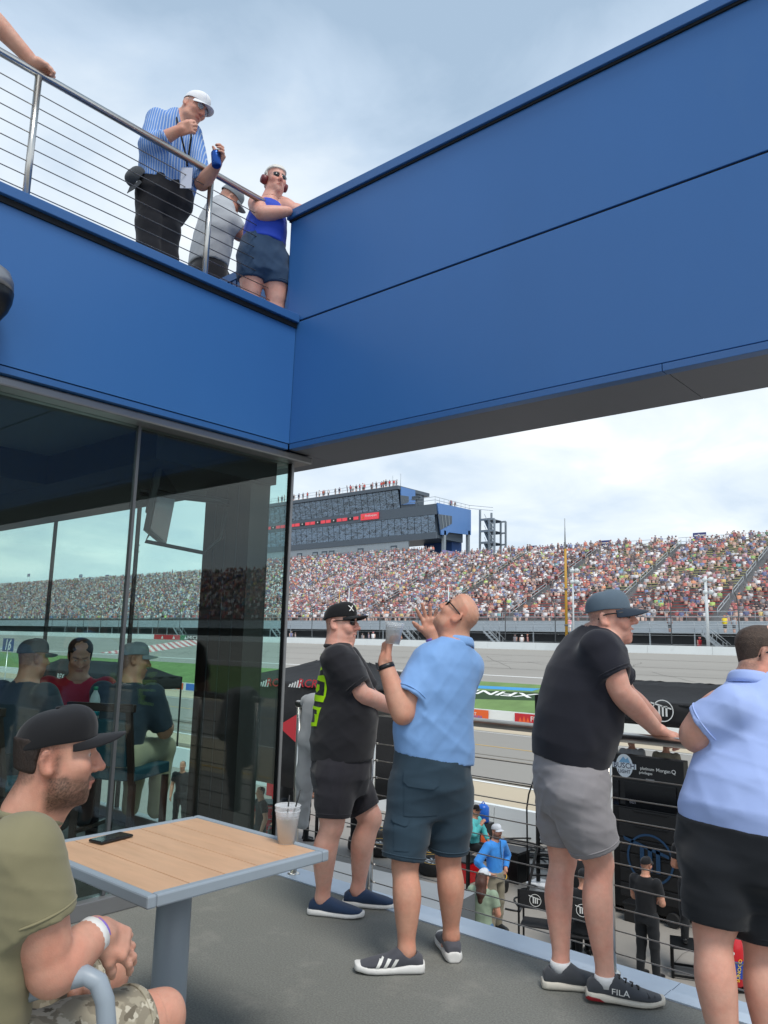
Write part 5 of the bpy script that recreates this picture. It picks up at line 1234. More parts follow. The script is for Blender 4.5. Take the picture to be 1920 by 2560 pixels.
def flap(px, py, w, h_, ang=0, o=sh2):
    c = np.array(J(px, py)); x = nrm(SIDE + UPV * ang); project_print(o, [[(-w / 2, h_ / 2), (-w / 2, -h_ * .25), (-w * .36, -h_ / 2), (w * .36, -h_ / 2), (w / 2, -h_ * .25), (w / 2, h_ / 2)]], 'shorts_slate', 'pocket_flap', m2, c, x, np.cross(-HEAD, x), .008)
flap(1050, 1935, .165, .075, -.08); flap(1000, 2034, .075, .04, -.25); project_print(sh2, [[(-.08, .0), (.08, .0), (.08, -.15), (-.08, -.15)]], 'shorts_slate', 'pocket', m2, J(1050, 1945), SIDE, UPV, .003); project_print(sh2, [[(-.035, .0), (.035, .0), (.035, -.12), (-.035, -.12)]], 'shorts_slate', 'pocket', m2, J(1003, 2042), SIDE, UPV, .003)
glasses(m2, H, z=.016)
s1, P1 = shoe(m2, onz(1016, 2430, 0), nrm(-SIDE * .97 - HEAD * .05), 'shoe_grey', 'sole_white', L=.305, wide=.056, high=.085, sole_h=.044); s2, _ = shoe(m2, onz(1128, 2392, 0), nrm(HEAD * .97 - SIDE * .1), 'shoe_grey', 'sole_white', L=.30, wide=.056, high=.085, sole_h=.044)
sx = nrm(-SIDE); 
for i in range(3):
    a = .02 + i * .034; project_print(s1, [[(-a, .034), (-a - .014, .034), (-a - .042, .076), (-a - .028, .076)]], 'white_paint', 'shoe_stripe', m2, P1(0, 0, 0), SIDE, UPV, .003, .01) if False else project_print(s1, [[(-a - .028, .030), (-a - .012, .030), (-a + .014, .070), (-a - .002, .070)]], 'white_paint', 'shoe_stripe', m2, P1(.03, 0, 0), SIDE, UPV, .003, .01)
wd = nrm(wrL - elL); wb = MB(); band(wb, lerp(elL, wrL, .93), wd, .0425, .024, .006); wo = wb.build('watch_strap', 'watch', m2)
MB().obox(lerp(elL, wrL, .93) - SIDE * .041 - HEAD * .012, nrm(SIDE * .9 + HEAD * .3) * .007, np.cross(wd, SIDE) * .017, wd * .019).build('watch_face', 'screen', m2, .003)
wb = MB(); band(wb, wrR - UPV * .02, nrm(wrR - elR), .034, .02, .004); wb.build('wristband', 'wrist_lilac', m2)
# his drink
cpos = J(985, 1585, -.105)
def plastic_cup(name, base, h_, r0, r1, axis, label, drink=.0, stacked=False):
    o = empty(name, base, label, 'cup'); ax = nrm(axis)
    MB().lathe(base, [(r0 * .96, .003), (r0, .0), (r1 * .985, h_ * .93), (r1, h_ * .94), (r1 * 1.05, h_ * .97), (r1 * 1.04, h_), (r1 * .97, h_ * .985), (r1 * .95, h_ * .92), (r0 * .95, .006)], 28, ax).build('cup_wall', 'cup_plastic', o)
    for t in (.78, .86): MB().lathe(np.asarray(base) + ax * h_ * t, [((r0 + (r1 - r0) * t) * 1.0, -.002), ((r0 + (r1 - r0) * t) * 1.025, 0), ((r0 + (r1 - r0) * t) * 1.0, .002)], 28, ax).build('rib', 'cup_plastic', o)
    if drink: MB().lathe(np.asarray(base) + ax * .004, [(r0 * .93, 0), ((r0 + (r1 - r0) * drink) * .94, h_ * drink)], 24, ax).build('drink', 'drink', o)
    return o
plastic_cup('plastic_cup', J(981, 1610, -.115), .105, .034, .046, nrm(UPV + SIDE * .10), 'clear plastic cup held up by the bald man', .0)

# ---------------------------------------------------------------- man in black tee and grey shorts leaning on the rail
D = 3.72; F3 = nrm(SIDE * .90 + HEAD * .44); hk_front = F3; R3 = np.cross(F3, UPV); J = lambda x, y, o=0.0: at(x, y, D + o)
m3 = empty('person', onz(1458, 2488, 0), 'laughing man in slate cap, black tee and grey shorts leaning on the rail', 'person')
H = HeadF(J(1524, 1546, -.02), nrm(SIDE * .90 - HEAD * .38 + UPV * .10), nrm(UPV - SIDE * .10), 1.04)
neck = J(1492, 1602, .02)
sec = [secpx(D, F3, 1908, 1334, 1506, hw=.185), secpx(D, F3, 1865, 1330, 1532, hw=.195), secpx(D, F3, 1800, 1340, 1555, hw=.20), secpx(D, F3, 1740, 1354, 1560, hw=.20), secpx(D, F3, 1690, 1370, 1566, hw=.21), secpx(D, F3, 1640, 1398, 1560, hw=.21), secpx(D, F3, 1605, 1425, 1548, hw=.20), secpx(D, F3, 1582, 1448, 1538, hw=.14), secpx(D, F3, 1566, 1464, 1526, hw=.08)]
shR, elR, wrR = J(1505, 1622, -.17), J(1552, 1732, -.19), J(1640, 1823, .02)
shL, elL, wrL = J(1500, 1620, .22), J(1570, 1740, .32), J(1640, 1800, .30)
aB, aF = onz(1402, 2468, 0) + UPV * .085, onz(1514, 2505, 0) + UPV * .085
hB, hF = J(1400, 1975, .10), J(1440, 1985, -.10); kB, kF = J(1407, 2150, .10), J(1498, 2160, -.08)
paint = head_paint(H, '#d8a491', hair='#6f665e', red=.3, brow='#6b5547', eyes=False, teeth=1.2)
railp = nrm(np.array([1.0, 0, 0]))
body_mesh(m3, H, neck, sec, [(shR, elR, wrR, 1.04, dict(d=nrm(SIDE * .95 - UPV * .28 + HEAD * .1), palm=-UPV, curl=(.85, .9, .95, .95), side=-1, spread=.05, thumb=(.2, .5))), (shL, elL, wrL, 1.0, None)], [(hF, kF, aF, 1.03), (hB, kB, aB, 1.0)], None, paint, head_kw=dict(smile=1.2, nr=.064))
shirt(m3, sec, [(shR - R3 * .02, lerp(shR, elR, .62), .088, .086), (shL, lerp(shL, elL, .7), .10, .09)], neck - UPV * .0, 'tee_navyblack', wr=wrinkles(12, .0065, 13, [UPV + SIDE * .8, UPV, UPV - SIDE * .3]), neck_r=.066, neck_dir=nrm(UPV + SIDE * .2))
lo = [secpx(D, F3, 2030, 1362, 1512, hw=.12), secpx(D, F3, 1960, 1342, 1520, hw=.185), secpx(D, F3, 1905, 1338, 1508, hw=.18), secpx(D, F3, 1868, 1342, 1505, hw=.17)]
sh3 = shorts(m3, lo, [(hF, J(1488, 2122, -.09), .132, .112), (hB, J(1405, 2108, .10), .122, .098)], 'shorts_grey', wr=wrinkles(21, .006, 17, [UPV + SIDE * .5, UPV, SIDE + UPV * .3]))
cap(m3, H, 'cap_slate', 'cap_navy', brim_len=.088, brim_drop=.012, tilt=-.05); glasses(m3, H)
sa, Pa_ = shoe(m3, onz(1401, 2470, 0), nrm(SIDE * .97 - HEAD * .05), 'shoe_mesh', 'sole_cream', L=.30, wide=.054, high=.085, sole_h=.036); sb, Pb_ = shoe(m3, onz(1514, 2505, 0), nrm(SIDE * .97 - HEAD * .12), 'shoe_mesh', 'sole_cream', L=.31, wide=.056, high=.085, sole_h=.036, heel_up=.012)
for a, s_ in ((aB, sa), (aF, sb)): b_ = MB(); b_.lathe(a - UPV * .02, [(.044, 0), (.046, .03), (.043, .045)], 18); b_.build('sock', 'sock_white', m3); 
project_print(sb, text_polys('FILA', .032, 1.25, .004), 'white_paint', 'shoe_lettering', m3, Pb_(.055, 0, .052), nrm(SIDE * .97 - HEAD * .12 - UPV * .08), UPV, .003, .02)
for sh_, Pq, dq in ((sb, Pb_, nrm(SIDE * .97 - HEAD * .12)), (sa, Pa_, nrm(SIDE * .97 - HEAD * .05))):
    if sh_ is sb: project_print([c for c in sh_.children if c.name.startswith('sole')][0], [[(-.084, .027), (-.03, .021), (-.01, .010), (-.082, .010)]], 'red_rubber', 'heel_insert', m3, Pq(0, 0, 0), dq, UPV, .003, .012)
    project_print(sh_, [[(.165, .036), (.215, .034), (.20, .052), (.17, .058)]], 'black_plastic', 'toe_overlay', m3, Pq(0, 0, 0), dq, UPV, .0025, .012)
for Pq in (Pb_,):
    for i in range(4): MB().tube([Pq(.055 + i * .026, -.022, .098 - i * .011), Pq(.062 + i * .026, 0, .106 - i * .012), Pq(.055 + i * .026, .022, .098 - i * .011)], .0035, 6).build('lace', 'black_plastic', m3)

# ---------------------------------------------------------------- man in periwinkle polo at the right edge
D = 2.98; F4 = nrm(HEAD * .72 + SIDE * .69); hk_front = F4; R4 = np.cross(F4, UPV); J = lambda x, y, o=0.0: at(x, y, D + o)
m4 = empty('person', np.array([*J(1850, 2560)[:2], 0]), 'man in periwinkle polo and black shorts at the right edge, back to us', 'person')
H = HeadF(J(1908, 1642, .14), nrm(SIDE * .97 - HEAD * .10 - UPV * .05), nrm(UPV + SIDE * .06), 1.04); neck = J(1880, 1718, .12)
sec = [secpx(D, F4, 2100, 1728, 1985, hd=.15), secpx(D, F4, 2040, 1722, 1985, hd=.155), secpx(D, F4, 1960, 1742, 1990, hd=.155, o=.02), secpx(D, F4, 1880, 1765, 1995, hd=.145, o=.05), secpx(D, F4, 1800, 1785, 2000, hd=.135, o=.08), secpx(D, F4, 1750, 1802, 1995, hd=.12, o=.1), secpx(D, F4, 1712, 1832, 1970, hd=.10, o=.12), secpx(D, F4, 1672, 1850, 1936, hd=.08, o=.13)]
shL, elL, wrL = J(1812, 1770, .04), J(1735, 1840, .10), J(1800, 1842, .45); shR, elR, wrR = J(1990, 1760, .05), J(2010, 1850, .3), J(1900, 1850, .5)
hL, hR = J(1806, 2195, .01), J(1905, 2200, .01); kL, kR = J(1782, 2335, -.035), J(1908, 2365, -.0); aL, aR = np.array([*at(1790, 2560, D - .05)[:2], .09]), np.array([*at(1905, 2560, D + .02)[:2], .09])
aL = np.array([kL[0] + .05, kL[1] - .05, .09]); aR = np.array([kR[0] + .03, kR[1] - .06, .09])
paint = head_paint(H, '#d3a08c', hair='#5a4b40', red=.3, eyes=False)
body_mesh(m4, H, neck, sec, [(shL, elL, wrL, 1.30, None), (shR, elR, wrR, 1.1, None)], [(hL, kL, aL, 1.08), (hR, kR, aR, 1.08)], None, paint, head_kw=dict(nr=.068))
shirt(m4, sec, [(shL + R4 * .03, lerp(shL, elL, .66), .092, .088), (shR, lerp(shR, elR, .7), .105, .095)], neck + UPV * .01, 'polo_periwinkle', wr=wrinkles(31, .0075, 12, [UPV + SIDE * .8, UPV - SIDE * .4, SIDE]), neck_r=.066, collar=False); polo_collar(m4, neck + UPV * .012, nrm(UPV + F4 * .1), F4, .068, 'polo_periwinkle')
if 0: cm = MB(); pts = [neck + UPV * .02 + .078 * (math.cos(a) * R4 + math.sin(a) * F4) - UPV * .012 * math.sin(a) for a in np.linspace(0, 2 * math.pi, 24, False)]; cm.tube(pts, .014, 8, closed=True); cm.build('collar', 'polo_periwinkle', m4)
lo = [secpx(D, F4, 2235, 1742, 1960, hd=.09), secpx(D, F4, 2180, 1722, 1985, hd=.155), secpx(D, F4, 2110, 1718, 1985, hd=.155), secpx(D, F4, 2060, 1722, 1985, hd=.15)]
shorts(m4, lo, [(J(1792, 2180, -.02), J(1788, 2308, -.035), .118, .108), (J(1905, 2190, .0), J(1915, 2345, -.01), .13, .118)], 'shorts_black', wr=wrinkles(33, .006, 14, [UPV + SIDE * .6, UPV]))
glasses(m4, H)
shoe(m4, aL - UPV * .09, F4, 'shoe_grey', 'sole_white'); shoe(m4, aR - UPV * .09, F4, 'shoe_grey', 'sole_white')
def short_hair(parent, H, m, thick=.009, front=.045, side_=0.0):
    S = SDF(); k = H.k
    g = thick - .009
    S.loft([(H(0, -.009, z), H.M[0], (w + g) * k, (hd + g) * k, (hd + g) * k) for z, w, hd in ((-.06, .064, .077), (-.02, .071, .0885), (.02, .0755, .0965), (.047, .0785, .1015), (.074, .077, .0995), (.098, .066, .086), (.114, .049, .063), (.127, .022, .028))], .004, p=2.2)
    S.half(H(0, front, .085), H.M[1] * .9 - H.M[2] * .42, k=.006); S.rbox(H(0, .075 + side_, .0), H.M, (.2, .07, .055), .004, .006, 'sub')
    S.rbox(H(0, -.055, -.10), H.M, (.2, .2, .055), .01, .01, 'sub')
    for q in (-1, 1): S.ell(H(q * .082, -.018, -.002), H.M, (.02, .027, .040), .008, 'sub')
    V, Q = S.mesh(.005, (), wrinkles(77, .0015, 90)); return sdf_obj('hair', V, Q, m, parent)
short_hair(m4, H, 'hair_brown', thick=.007)

# ================================================================== table, phone, drink
tb = empty('cafe_table', (-2.465, 1.755, 0), 'square table with tan plank top, grey metal rim and round pedestal', 'table')
tx0, tx1, ty0, ty1, tzp = -2.855, -2.075, 1.385, 2.13, .745
rim, th = .032, .038
for (a, b) in (((tx0, ty0, tzp - th), (tx1, ty0 + rim, tzp)), ((tx0, ty1 - rim, tzp - th), (tx1, ty1, tzp)), ((tx0, ty0 + rim + .0006, tzp - th), (tx0 + rim, ty1 - rim - .0006, tzp - .0004)), ((tx1 - rim, ty0 + rim + .0006, tzp - th), (tx1, ty1 - rim - .0006, tzp - .0004))):
    MB().box(a, b).build('rim', 'table_grey', tb, .006)
np_ = 5; w = (ty1 - ty0 - 2 * rim) / np_
for i in range(np_):
    y = ty0 + rim + i * w; MB().box((tx0 + rim + .002, y + .0018, tzp - .022), (tx1 - rim - .002, y + w - .0018, tzp - .003)).build('plank', 'wood', tb, .002)
MB().box((tx0 + rim, ty0 + rim, tzp - .030), (tx1 - rim, ty1 - rim, tzp - .024)).build('underside', 'dark_joint', tb)
MB().lathe((-2.465, 1.755, .012), [(.062, 0), (.060, tzp - .05)], 32).build('pedestal', 'table_grey', tb)
MB().lathe((-2.465, 1.755, 0), [(.26, 0), (.26, .010), (.24, .016), (.075, .022), (.066, .04)], 40).build('base', 'table_grey', tb)
ph = onz(278, 2098, tzp); pa = nrm(onz(336, 2083, tzp) - onz(232, 2109, tzp)); pn = np.cross(UPV, pa)
phn = empty('phone', (ph[0], ph[1], tzp), 'black smartphone lying face up on the table', 'phone')
MB().obox(ph + UPV * .0045, pa * .073, pn * .036, UPV * .0045).build('case', 'black_plastic', phn, .003); MB().obox(ph + UPV * .0093, pa * .069, pn * .032, UPV * .0004).build('screen', 'screen', phn)
cb = onz(716, 2106, tzp); cb[2] = tzp - .002
cp2 = plastic_cup('plastic_cup', cb, .118, .031, .046, UPV, 'stacked clear plastic cups with ice, lime and black straws on the table corner', .5)
MB().lathe(cb + UPV * .012, [(.0325, 0), (.0475, .118), (.0495, .122), (.048, .124), (.0455, .118)], 28).build('inner_cup', 'cup_plastic', cp2)
MB().lathe(cb + UPV * .078 - HEAD * .018, [(.004, -.012), (.014, -.006), (.015, .002), (.008, .010)], 12, (.3, .2, 1)).build('lime_wedge', mat('lime_green', '#2f7a4a', .5), cp2)
MB().lathe(cb + UPV * .060, [(.036, 0), (.038, .02)], 20).build('ice_layer', frost('ice', (.93, .86, .72), .3, .22), cp2)
for dx, tip in ((-.004, (.004, .17)), (.008, (.045, .19))): MB().tube([cb + UPV * .05 + SIDE * dx, cb + SIDE * tip[0] + UPV * tip[1]], .0028, 8).build('straw', 'black_plastic', cp2)

# ================================================================== seated man
cloth('tee_olive', '#857f63', .9, .04, b=.2); cloth('cap_black2', '#17171a', .85)
def camo():
    m = bpy.data.materials.new('camo'); m.use_nodes = True; nt = m.node_tree; N = nt.nodes.new; L = nt.links.new; b = nt.nodes['Principled BSDF']; b.inputs['Roughness'].default_value = .9
    tc = N('ShaderNodeTexCoord'); prev = (*lin('#a09885'), 1)
    for i, (sc, th_, c) in enumerate(((13, .52, '#8a8271'), (17, .56, '#bfb8a6'), (22, .60, '#6e6657'))):
        mp = N('ShaderNodeMapping'); L(tc.outputs['Object'], mp.inputs[0]); mp.inputs['Location'].default_value = (i * 7, i * 3, i); n = N('ShaderNodeTexNoise'); L(mp.outputs[0], n.inputs[0]); n.inputs['Scale'].default_value = sc; n.inputs['Detail'].default_value = 3
        r = N('ShaderNodeMapRange'); L(n.outputs['Fac'], r.inputs[0]); r.inputs[1].default_value = th_; r.inputs[2].default_value = th_ + .02
        mx = N('ShaderNodeMix'); mx.data_type = 'RGBA'; L(r.outputs[0], mx.inputs[0]); mx.inputs[7].default_value = (*lin(c), 1)
        if isinstance(prev, tuple): mx.inputs[6].default_value = prev
        else: L(prev, mx.inputs[6])
        prev = mx.outputs[2]
    L(prev, b.inputs['Base Color']); n = N('ShaderNodeTexNoise'); L(tc.outputs['Object'], n.inputs[0]); n.inputs['Scale'].default_value = 300; bn = N('ShaderNodeBump'); bn.inputs['Strength'].default_value = .3; bn.inputs['Distance'].default_value = .001; L(n.outputs['Fac'], bn.inputs['Height']); L(bn.outputs[0], b.inputs['Normal'])
    MATS['camo'] = m
camo()
D = 2.03; J = lambda x, y, o=0.0: at(x, y, D + o); FS = nrm([.12, 1, 0]); hk_front = FS; RS = np.cross(FS, UPV)
ms = empty('person', (-1.97, .9, 0), 'bearded man in black cap, olive tee and camouflage shorts seated at the table', 'person')
H = HeadF(J(140, 1894), nrm(SIDE * .94 + HEAD * .34 + UPV * .0), nrm(UPV + SIDE * .02), .97)
neck = J(78, 2030)
sec = [((-1.99, .84, .47), RS, .18, .14, .14), ((-1.99, .845, .57), RS, .175, .15, .135), ((-1.985, .86, .69), RS, .175, .145, .125), ((-1.98, .88, .82), RS, .185, .135, .12), ((-1.975, .90, .915), RS, .19, .12, .11), ((-1.97, .92, .975), RS, .165, .10, .09), ((-1.965, .94, 1.02), RS, .09, .075, .07)]
sec = [(np.array(c), *r) for c, *r in sec]
shR, elR, wrR = J(60, 2140, -.15), J(128, 2432, -.11), J(243, 2330, .03); shL, elL, wrL = np.array([-2.15, .92, .94]), np.array([-2.25, 1.05, .70]), np.array([-2.06, 1.16, .62])
kR, kL = np.array([-1.915, 1.34, .49]), np.array([-2.245, 1.37, .50]); hR, hL = np.array([-1.90, .88, .50]), np.array([-2.12, .88, .50]); aR, aL = np.array([-1.93, 1.30, .09]), np.array([-2.25, 1.33, .09])
paint = head_paint(H, '#cf9b85', hair='#3a2a20', beard='#4e3c30', red=.3, brow='#33241b')
body_mesh(ms, H, neck, sec, [(shR, elR, wrR, 1.12, dict(d=nrm(SIDE * .55 - UPV * .45 + HEAD * .5), palm=nrm(-UPV * .5 - SIDE * .3 + HEAD * .5), curl=(.35, .42, .5, .6), side=-1, spread=.10, thumb=(.4, .3))), (shL, elL, wrL, 1.05, dict(d=nrm([.7, .3, -.4]), palm=-UPV, curl=(.4, .4, .5, .5), side=-1))], [(hR, kR, aR, 1.1), (hL, kL, aL, 1.1)], None, paint, h=.010, fine=.0034, fine_hands=.0044, head_kw=dict(nr=.064, jaw=1.05))
hr = SDF(); hr.loft([(H(0, -.012, z), H.M[0], w_ * H.k, hd * H.k, hd * H.k) for z, w_, hd in ((-.06, .062, .080), (-.02, .0735, .0935), (.02, .077, .0985), (.06, .079, .100))], .004, p=2.2); hr.half(H(0, -.040, .0), H.M[1] - H.M[2] * .15, k=.006); hr.half(H(0, -.05, -.035), -H.M[2] - H.M[1] * .2, k=.006)
for q in (-1, 1): hr.ell(H(q * .082, -.020, -.002), H.M, (.02, .024, .038), .008, 'sub')
V, Q = hr.mesh(.005, (), wrinkles(5, .002, 100)); sdf_obj('hair', V, Q, 'hair_dark', ms)
shirt(ms, sec, [(shR - RS * .012, lerp(shR, elR, .56), .094, .084), (shL, lerp(shL, elL, .62), .09, .082)], neck - UPV * .015, 'tee_olive', h=.007, wr=wrinkles(41, .0065, 15, [UPV + SIDE * .7, UPV, SIDE]), neck_r=.066, neck_dir=nrm(UPV + FS * .2))
lo = [(np.array((-2.0, .84, .42)), RS, .20, .14, .15), (np.array((-2.0, .84, .50)), RS, .20, .16, .15), (np.array((-2.0, .845, .60)), RS, .19, .16, .15)]
shorts(ms, lo, [(hR, lerp(hR, kR, .86), .115, .098), (hL, lerp(hL, kL, .86), .115, .098)], 'camo', h=.008, wr=wrinkles(43, .006, 18))
cap(ms, H, 'cap_black2', brim_len=.080, brim_drop=.0, tilt=.10, k=1.0, z0=.044)
wd = nrm(wrR - elR)
for t, m_, w_, r_ in ((.86, 'sole_white', .028, .0455), (.955, 'wrist_lilac', .018, .0405)): wb = MB(); band(wb, lerp(elR, wrR, t), wd, r_, w_, .005); wb.build('wristband', m_, ms)
shoe(ms, aR - UPV * .09, FS, 'shoe_grey', 'sole_white'); shoe(ms, aL - UPV * .09, FS, 'shoe_grey', 'sole_white')
# metal armchair under him
ch = empty('armchair', (-1.99, .85, 0), 'grey metal outdoor armchair under the seated man', 'chair')
for sx_ in (0, 1):
    A = [at(-120, 2560, 1.93), at(0, 2505, 1.93), at(150, 2455, 1.93), at(215, 2438, 1.93), at(245, 2455, 1.93), at(262, 2500, 1.93), at(268, 2580, 1.93)]
    off = np.array([-.56, .0, 0]) * sx_
    pts = [np.array([-1.70, .62, .66]) + off] + [p + off for p in A[1:]] + [np.array([A[-1][0], A[-1][1], 0]) + off]
    MB().tube(pts, .022, 12, flat=1.0).build('arm_frame', 'table_grey', ch)
    MB().tube([np.array([-1.74, .60, 0]) + off, np.array([-1.74, .62, .45]) + off, np.array([-1.74, .56, .86]) + off], .018, 10).build('rear_leg', 'table_grey', ch)
MB().box((-2.27, .62, .40), (-1.72, 1.10, .42)).build('seat', 'table_grey', ch, .006)
for z in (.58, .66, .74, .82): MB().box((-2.26, .575, z), (-1.74, .59, z + .05)).build('back_slat', 'table_grey', ch, .004)

# ================================================================== grey sweatshirt over the rail end, wall speaker
S = SDF(); c0 = np.array([-3.72, RY, 1.085])
S.loft([(c0 + np.array([-.115, 0, .0]), UPV, .045, .055, .055), (c0 + np.array([-.05, 0, .012]), UPV, .05, .06, .06), (c0 + np.array([.06, 0, .01]), UPV, .05, .06, .06), (c0 + np.array([.13, 0, 0]), UPV, .045, .055, .055)], .03)
S.chain([c0 + np.array([.0, -.05, .0]), c0 + np.array([.0, -.075, -.22]), c0 + np.array([-.02, -.07, -.48]), c0 + np.array([-.04, -.06, -.74])], [.06, .062, .055, .04], .03)
S.chain([c0 + np.array([.06, -.05, -.02]), c0 + np.array([.09, -.07, -.25])], [.06, .07], .04); S.chain([c0 + np.array([.0, .05, .0]), c0 + np.array([.02, .07, -.45])], [.06, .05], .04)
V, Q = S.mesh(.008, (), wrinkles(55, .011, 17)); cloth('sweat_grey', '#9a9da0', .92, .04); jk = sdf_obj('sweatshirt', V, Q, 'sweat_grey', None); tag(jk, 'grey sweatshirt hanging over the end of the deck railing', 'sweatshirt')
spc = np.array([-3.80, 1.50, 3.16]); spk = empty('wall_speaker', spc, 'rounded grey and black loudspeaker on the blue fascia at the left edge', 'speaker')
sp_c = onx(-34, 735, -3.80)
MB().lathe(sp_c + UPV * .0, [(.0, .155), (.055, .15), (.09, .125), (.112, .08), (.118, .03)], 24, (0, .05, 1)).build('upper_shell', 'grey_trim', spk)
MB().lathe(sp_c, [(.120, .026), (.118, -.02), (.104, -.07), (.076, -.12), (.036, -.15), (.0, -.155)], 24, (0, .05, 1)).build('lower_grille', 'black_metal', spk); MB().tube([sp_c, sp_c + np.array([-.16, 0, 0])], .02, 10).build('bracket', 'black_metal', spk)

# ================================================================== inside the pavilion
cloth('polo_red', '#b81f33', .75, .05); cloth('jacket_navy', '#2a3440', .85, .06); cloth('khaki', '#a39c84', .9); cloth('dark_trousers', '#22262c', .9); cloth('cap_grey', '#7f868c', .85); cloth('cap_darkgrey', '#4b5257', .85)
def seated(name, hc, Fh, Fb, label, skin, top_m, leg_m, cap_m=None, hair_m=None, hairc='#2b201a', seat=.62, arm_fw=.25, h=.017):
    global hk_front
    Fb = nrm([Fb[0], Fb[1], 0]); R_ = np.cross(Fb, UPV); hc = np.asarray(hc, float); hk_front = Fb; o = empty(name, (hc[0], hc[1], 0), label, 'person')
    Hh = HeadF(hc, Fh, nrm(UPV + .1 * Fb), 1.0); nk = hc - UPV * .135 - Fb * .03; pv = np.array([*(hc - Fb * .14)[:2], seat + .09])
    st_ = np.linspace(0, 1, 6); ws = [.18, .18, .19, .205, .19, .09]; ds = [.14, .135, .13, .125, .10, .07]
    sc_ = [(lerp(pv, nk - UPV * .01, t), R_, ws[i], ds[i], ds[i]) for i, t in enumerate(st_)]
    sL, sR = lerp(pv, nk, .82) - R_ * .19, lerp(pv, nk, .82) + R_ * .19; arms = []
    for s_, q in ((sL, -1), (sR, 1)):
        e_ = s_ - UPV * .25 + Fb * .10 + R_ * q * .05; w_ = e_ + Fb * arm_fw + UPV * .02 - R_ * q * .10; arms.append((s_, e_, w_, 1.0, None))
    legs = []
    for q in (-1, 1): hp = pv + R_ * q * .1; kn = hp + Fb * .45; legs.append((hp, kn, np.array([kn[0], kn[1], .30]) - Fb * .05, 1.05))
    body_mesh(o, Hh, nk, sc_, arms, [], None, head_paint(Hh, skin, hair=hairc, brow=hairc, eyes=True), h=h, fine=.006, feet=False)
    shirt(o, sc_, [(a[0], lerp(a[0], a[1], .9), .085, .075) for a in arms], nk, top_m, h=h * .8, wr=wrinkles(hash(name + label) % 97, .006, 15), name='shirt')
    shorts(o, [(pv - UPV * .10, R_, .19, .15, .14), (pv + UPV * .06, R_, .185, .145, .14)], [(l[0], l[1], .10, .08) for l in legs] + [(l[1], l[2], .08, .06) for l in legs], leg_m, h=h, name='trousers', cut=False)
    if cap_m: cap(o, Hh, cap_m)
    if hair_m: short_hair(o, Hh, hair_m, thick=.020, front=.075, side_=.03)
    return o
seated('person', (-5.28, 2.83, 1.34), nrm([.75, -.35, -.45]), nrm([.85, -.45, 0]), 'dark haired young man in red polo looking down, behind the glass', '#c9957c', 'polo_red', 'dark_trousers', None, 'hair_dark')
seated('person', (-5.02, 2.37, 1.33), nrm([-.1, .98, -.05]), nrm([-.3, .95, 0]), 'man in dark grey cap and navy jacket seated behind the glass, leftmost', '#c4917a', 'jacket_navy', 'dark_trousers', 'cap_darkgrey', None)
seated('person', (-4.86, 3.0, 1.32), nrm([.35, .93, -.05]), nrm([-.45, .9, 0]), 'man in light grey cap and dark jacket on a chair behind the glass', '#b98a72', 'jacket_navy', 'khaki', 'cap_grey', None)
def dchair(name, c, yaw, label, seat=.62):
    o = empty(name, c, label, 'chair'); f = np.array([math.cos(yaw), math.sin(yaw), 0]); r = np.cross(f, UPV); c = np.array(c); P = lambda a, b, z: c + f * a + r * b + UPV * z
    for a in (-.2, .2):
        for b in (-.2, .2): MB().bar(P(a, b, .0), P(a, b, seat - .05), .035, .035, up=f).build('leg', 'dark_wood', o)
    MB().obox(P(0, 0, seat), f * .22, r * .22, UPV * .035).build('seat', 'teal_fabric', o, .01)
    for b in (-.2, .2): MB().bar(P(-.21, b, seat - .05), P(-.30, b, seat + .42), .035, .03, up=f).build('back_post', 'dark_wood', o)
    MB().obox(P(-.255, 0, seat + .20), nrm(f + UPV * .19) * .012, r * .17, nrm(UPV - f * .19) * .15).build('back_pad', 'teal_fabric', o, .008)
    MB().bar(P(-.30, -.24, seat + .42), P(-.30, .24, seat + .42), .04, .05).build('top_rail', 'dark_wood', o, .006)
    for b in (-.2, .2): MB().bar(P(-.2, b, .25), P(.2, b, .25), .025, .025).build('stretcher', 'dark_wood', o)
dchair('dining_chair', (-4.78, 2.93, 0), math.atan2(.9, -.45), 'dark wood chair with teal pads behind the glass, nearest the column')
dchair('dining_chair', (-4.92, 2.25, 0), math.atan2(.95, -.3), 'dark wood chair with teal pads behind the glass, further left')
it = empty('dining_table', (-5.0, 2.75, 0), 'small dark table among the men behind the glass', 'table')
MB().box((-5.2, 2.72, .88), (-4.85, 3.05, .915)).build('table_top', 'dark_wood', it, .004); MB().lathe((-5.02, 2.88, 0), [(.2, 0), (.2, .02), (.04, .05), (.04, .88)], 20).build('table_base', 'black_metal', it)
bp = onx(232, 1815, -4.9); bo = empty('water_bottle', (-4.9, bp[1], .915), 'clear water bottle with teal label and green cap behind the glass', 'bottle')
b0 = np.array([-4.9, bp[1], .915]); MB().lathe(b0, [(.03, 0), (.034, .01), (.034, .15), (.026, .18), (.013, .205), (.013, .215)], 20).build('bottle_wall', 'bottle_plastic', bo); MB().lathe(b0, [(.0352, .05), (.0352, .12)], 20).build('label', mat('teal_label', '#2aa6b8', .4), bo); MB().lathe(b0, [(.015, .213), (.015, .235), (.0, .237)], 16).build('bottle_cap', mat('cap_green', '#1c7a55', .4), bo)
text('label_lettering', 'DASANI', b0 + UPV * .085 - nrm([b0[0], b0[1], 0]) * .0362, SIDE, UPV, .022, 'white_paint', bo)
plastic_cup('plastic_cup', np.array([-4.87, bp[1] + .10, .915]), .11, .03, .043, UPV, 'clear plastic cup behind the water bottle, behind the glass', 0)
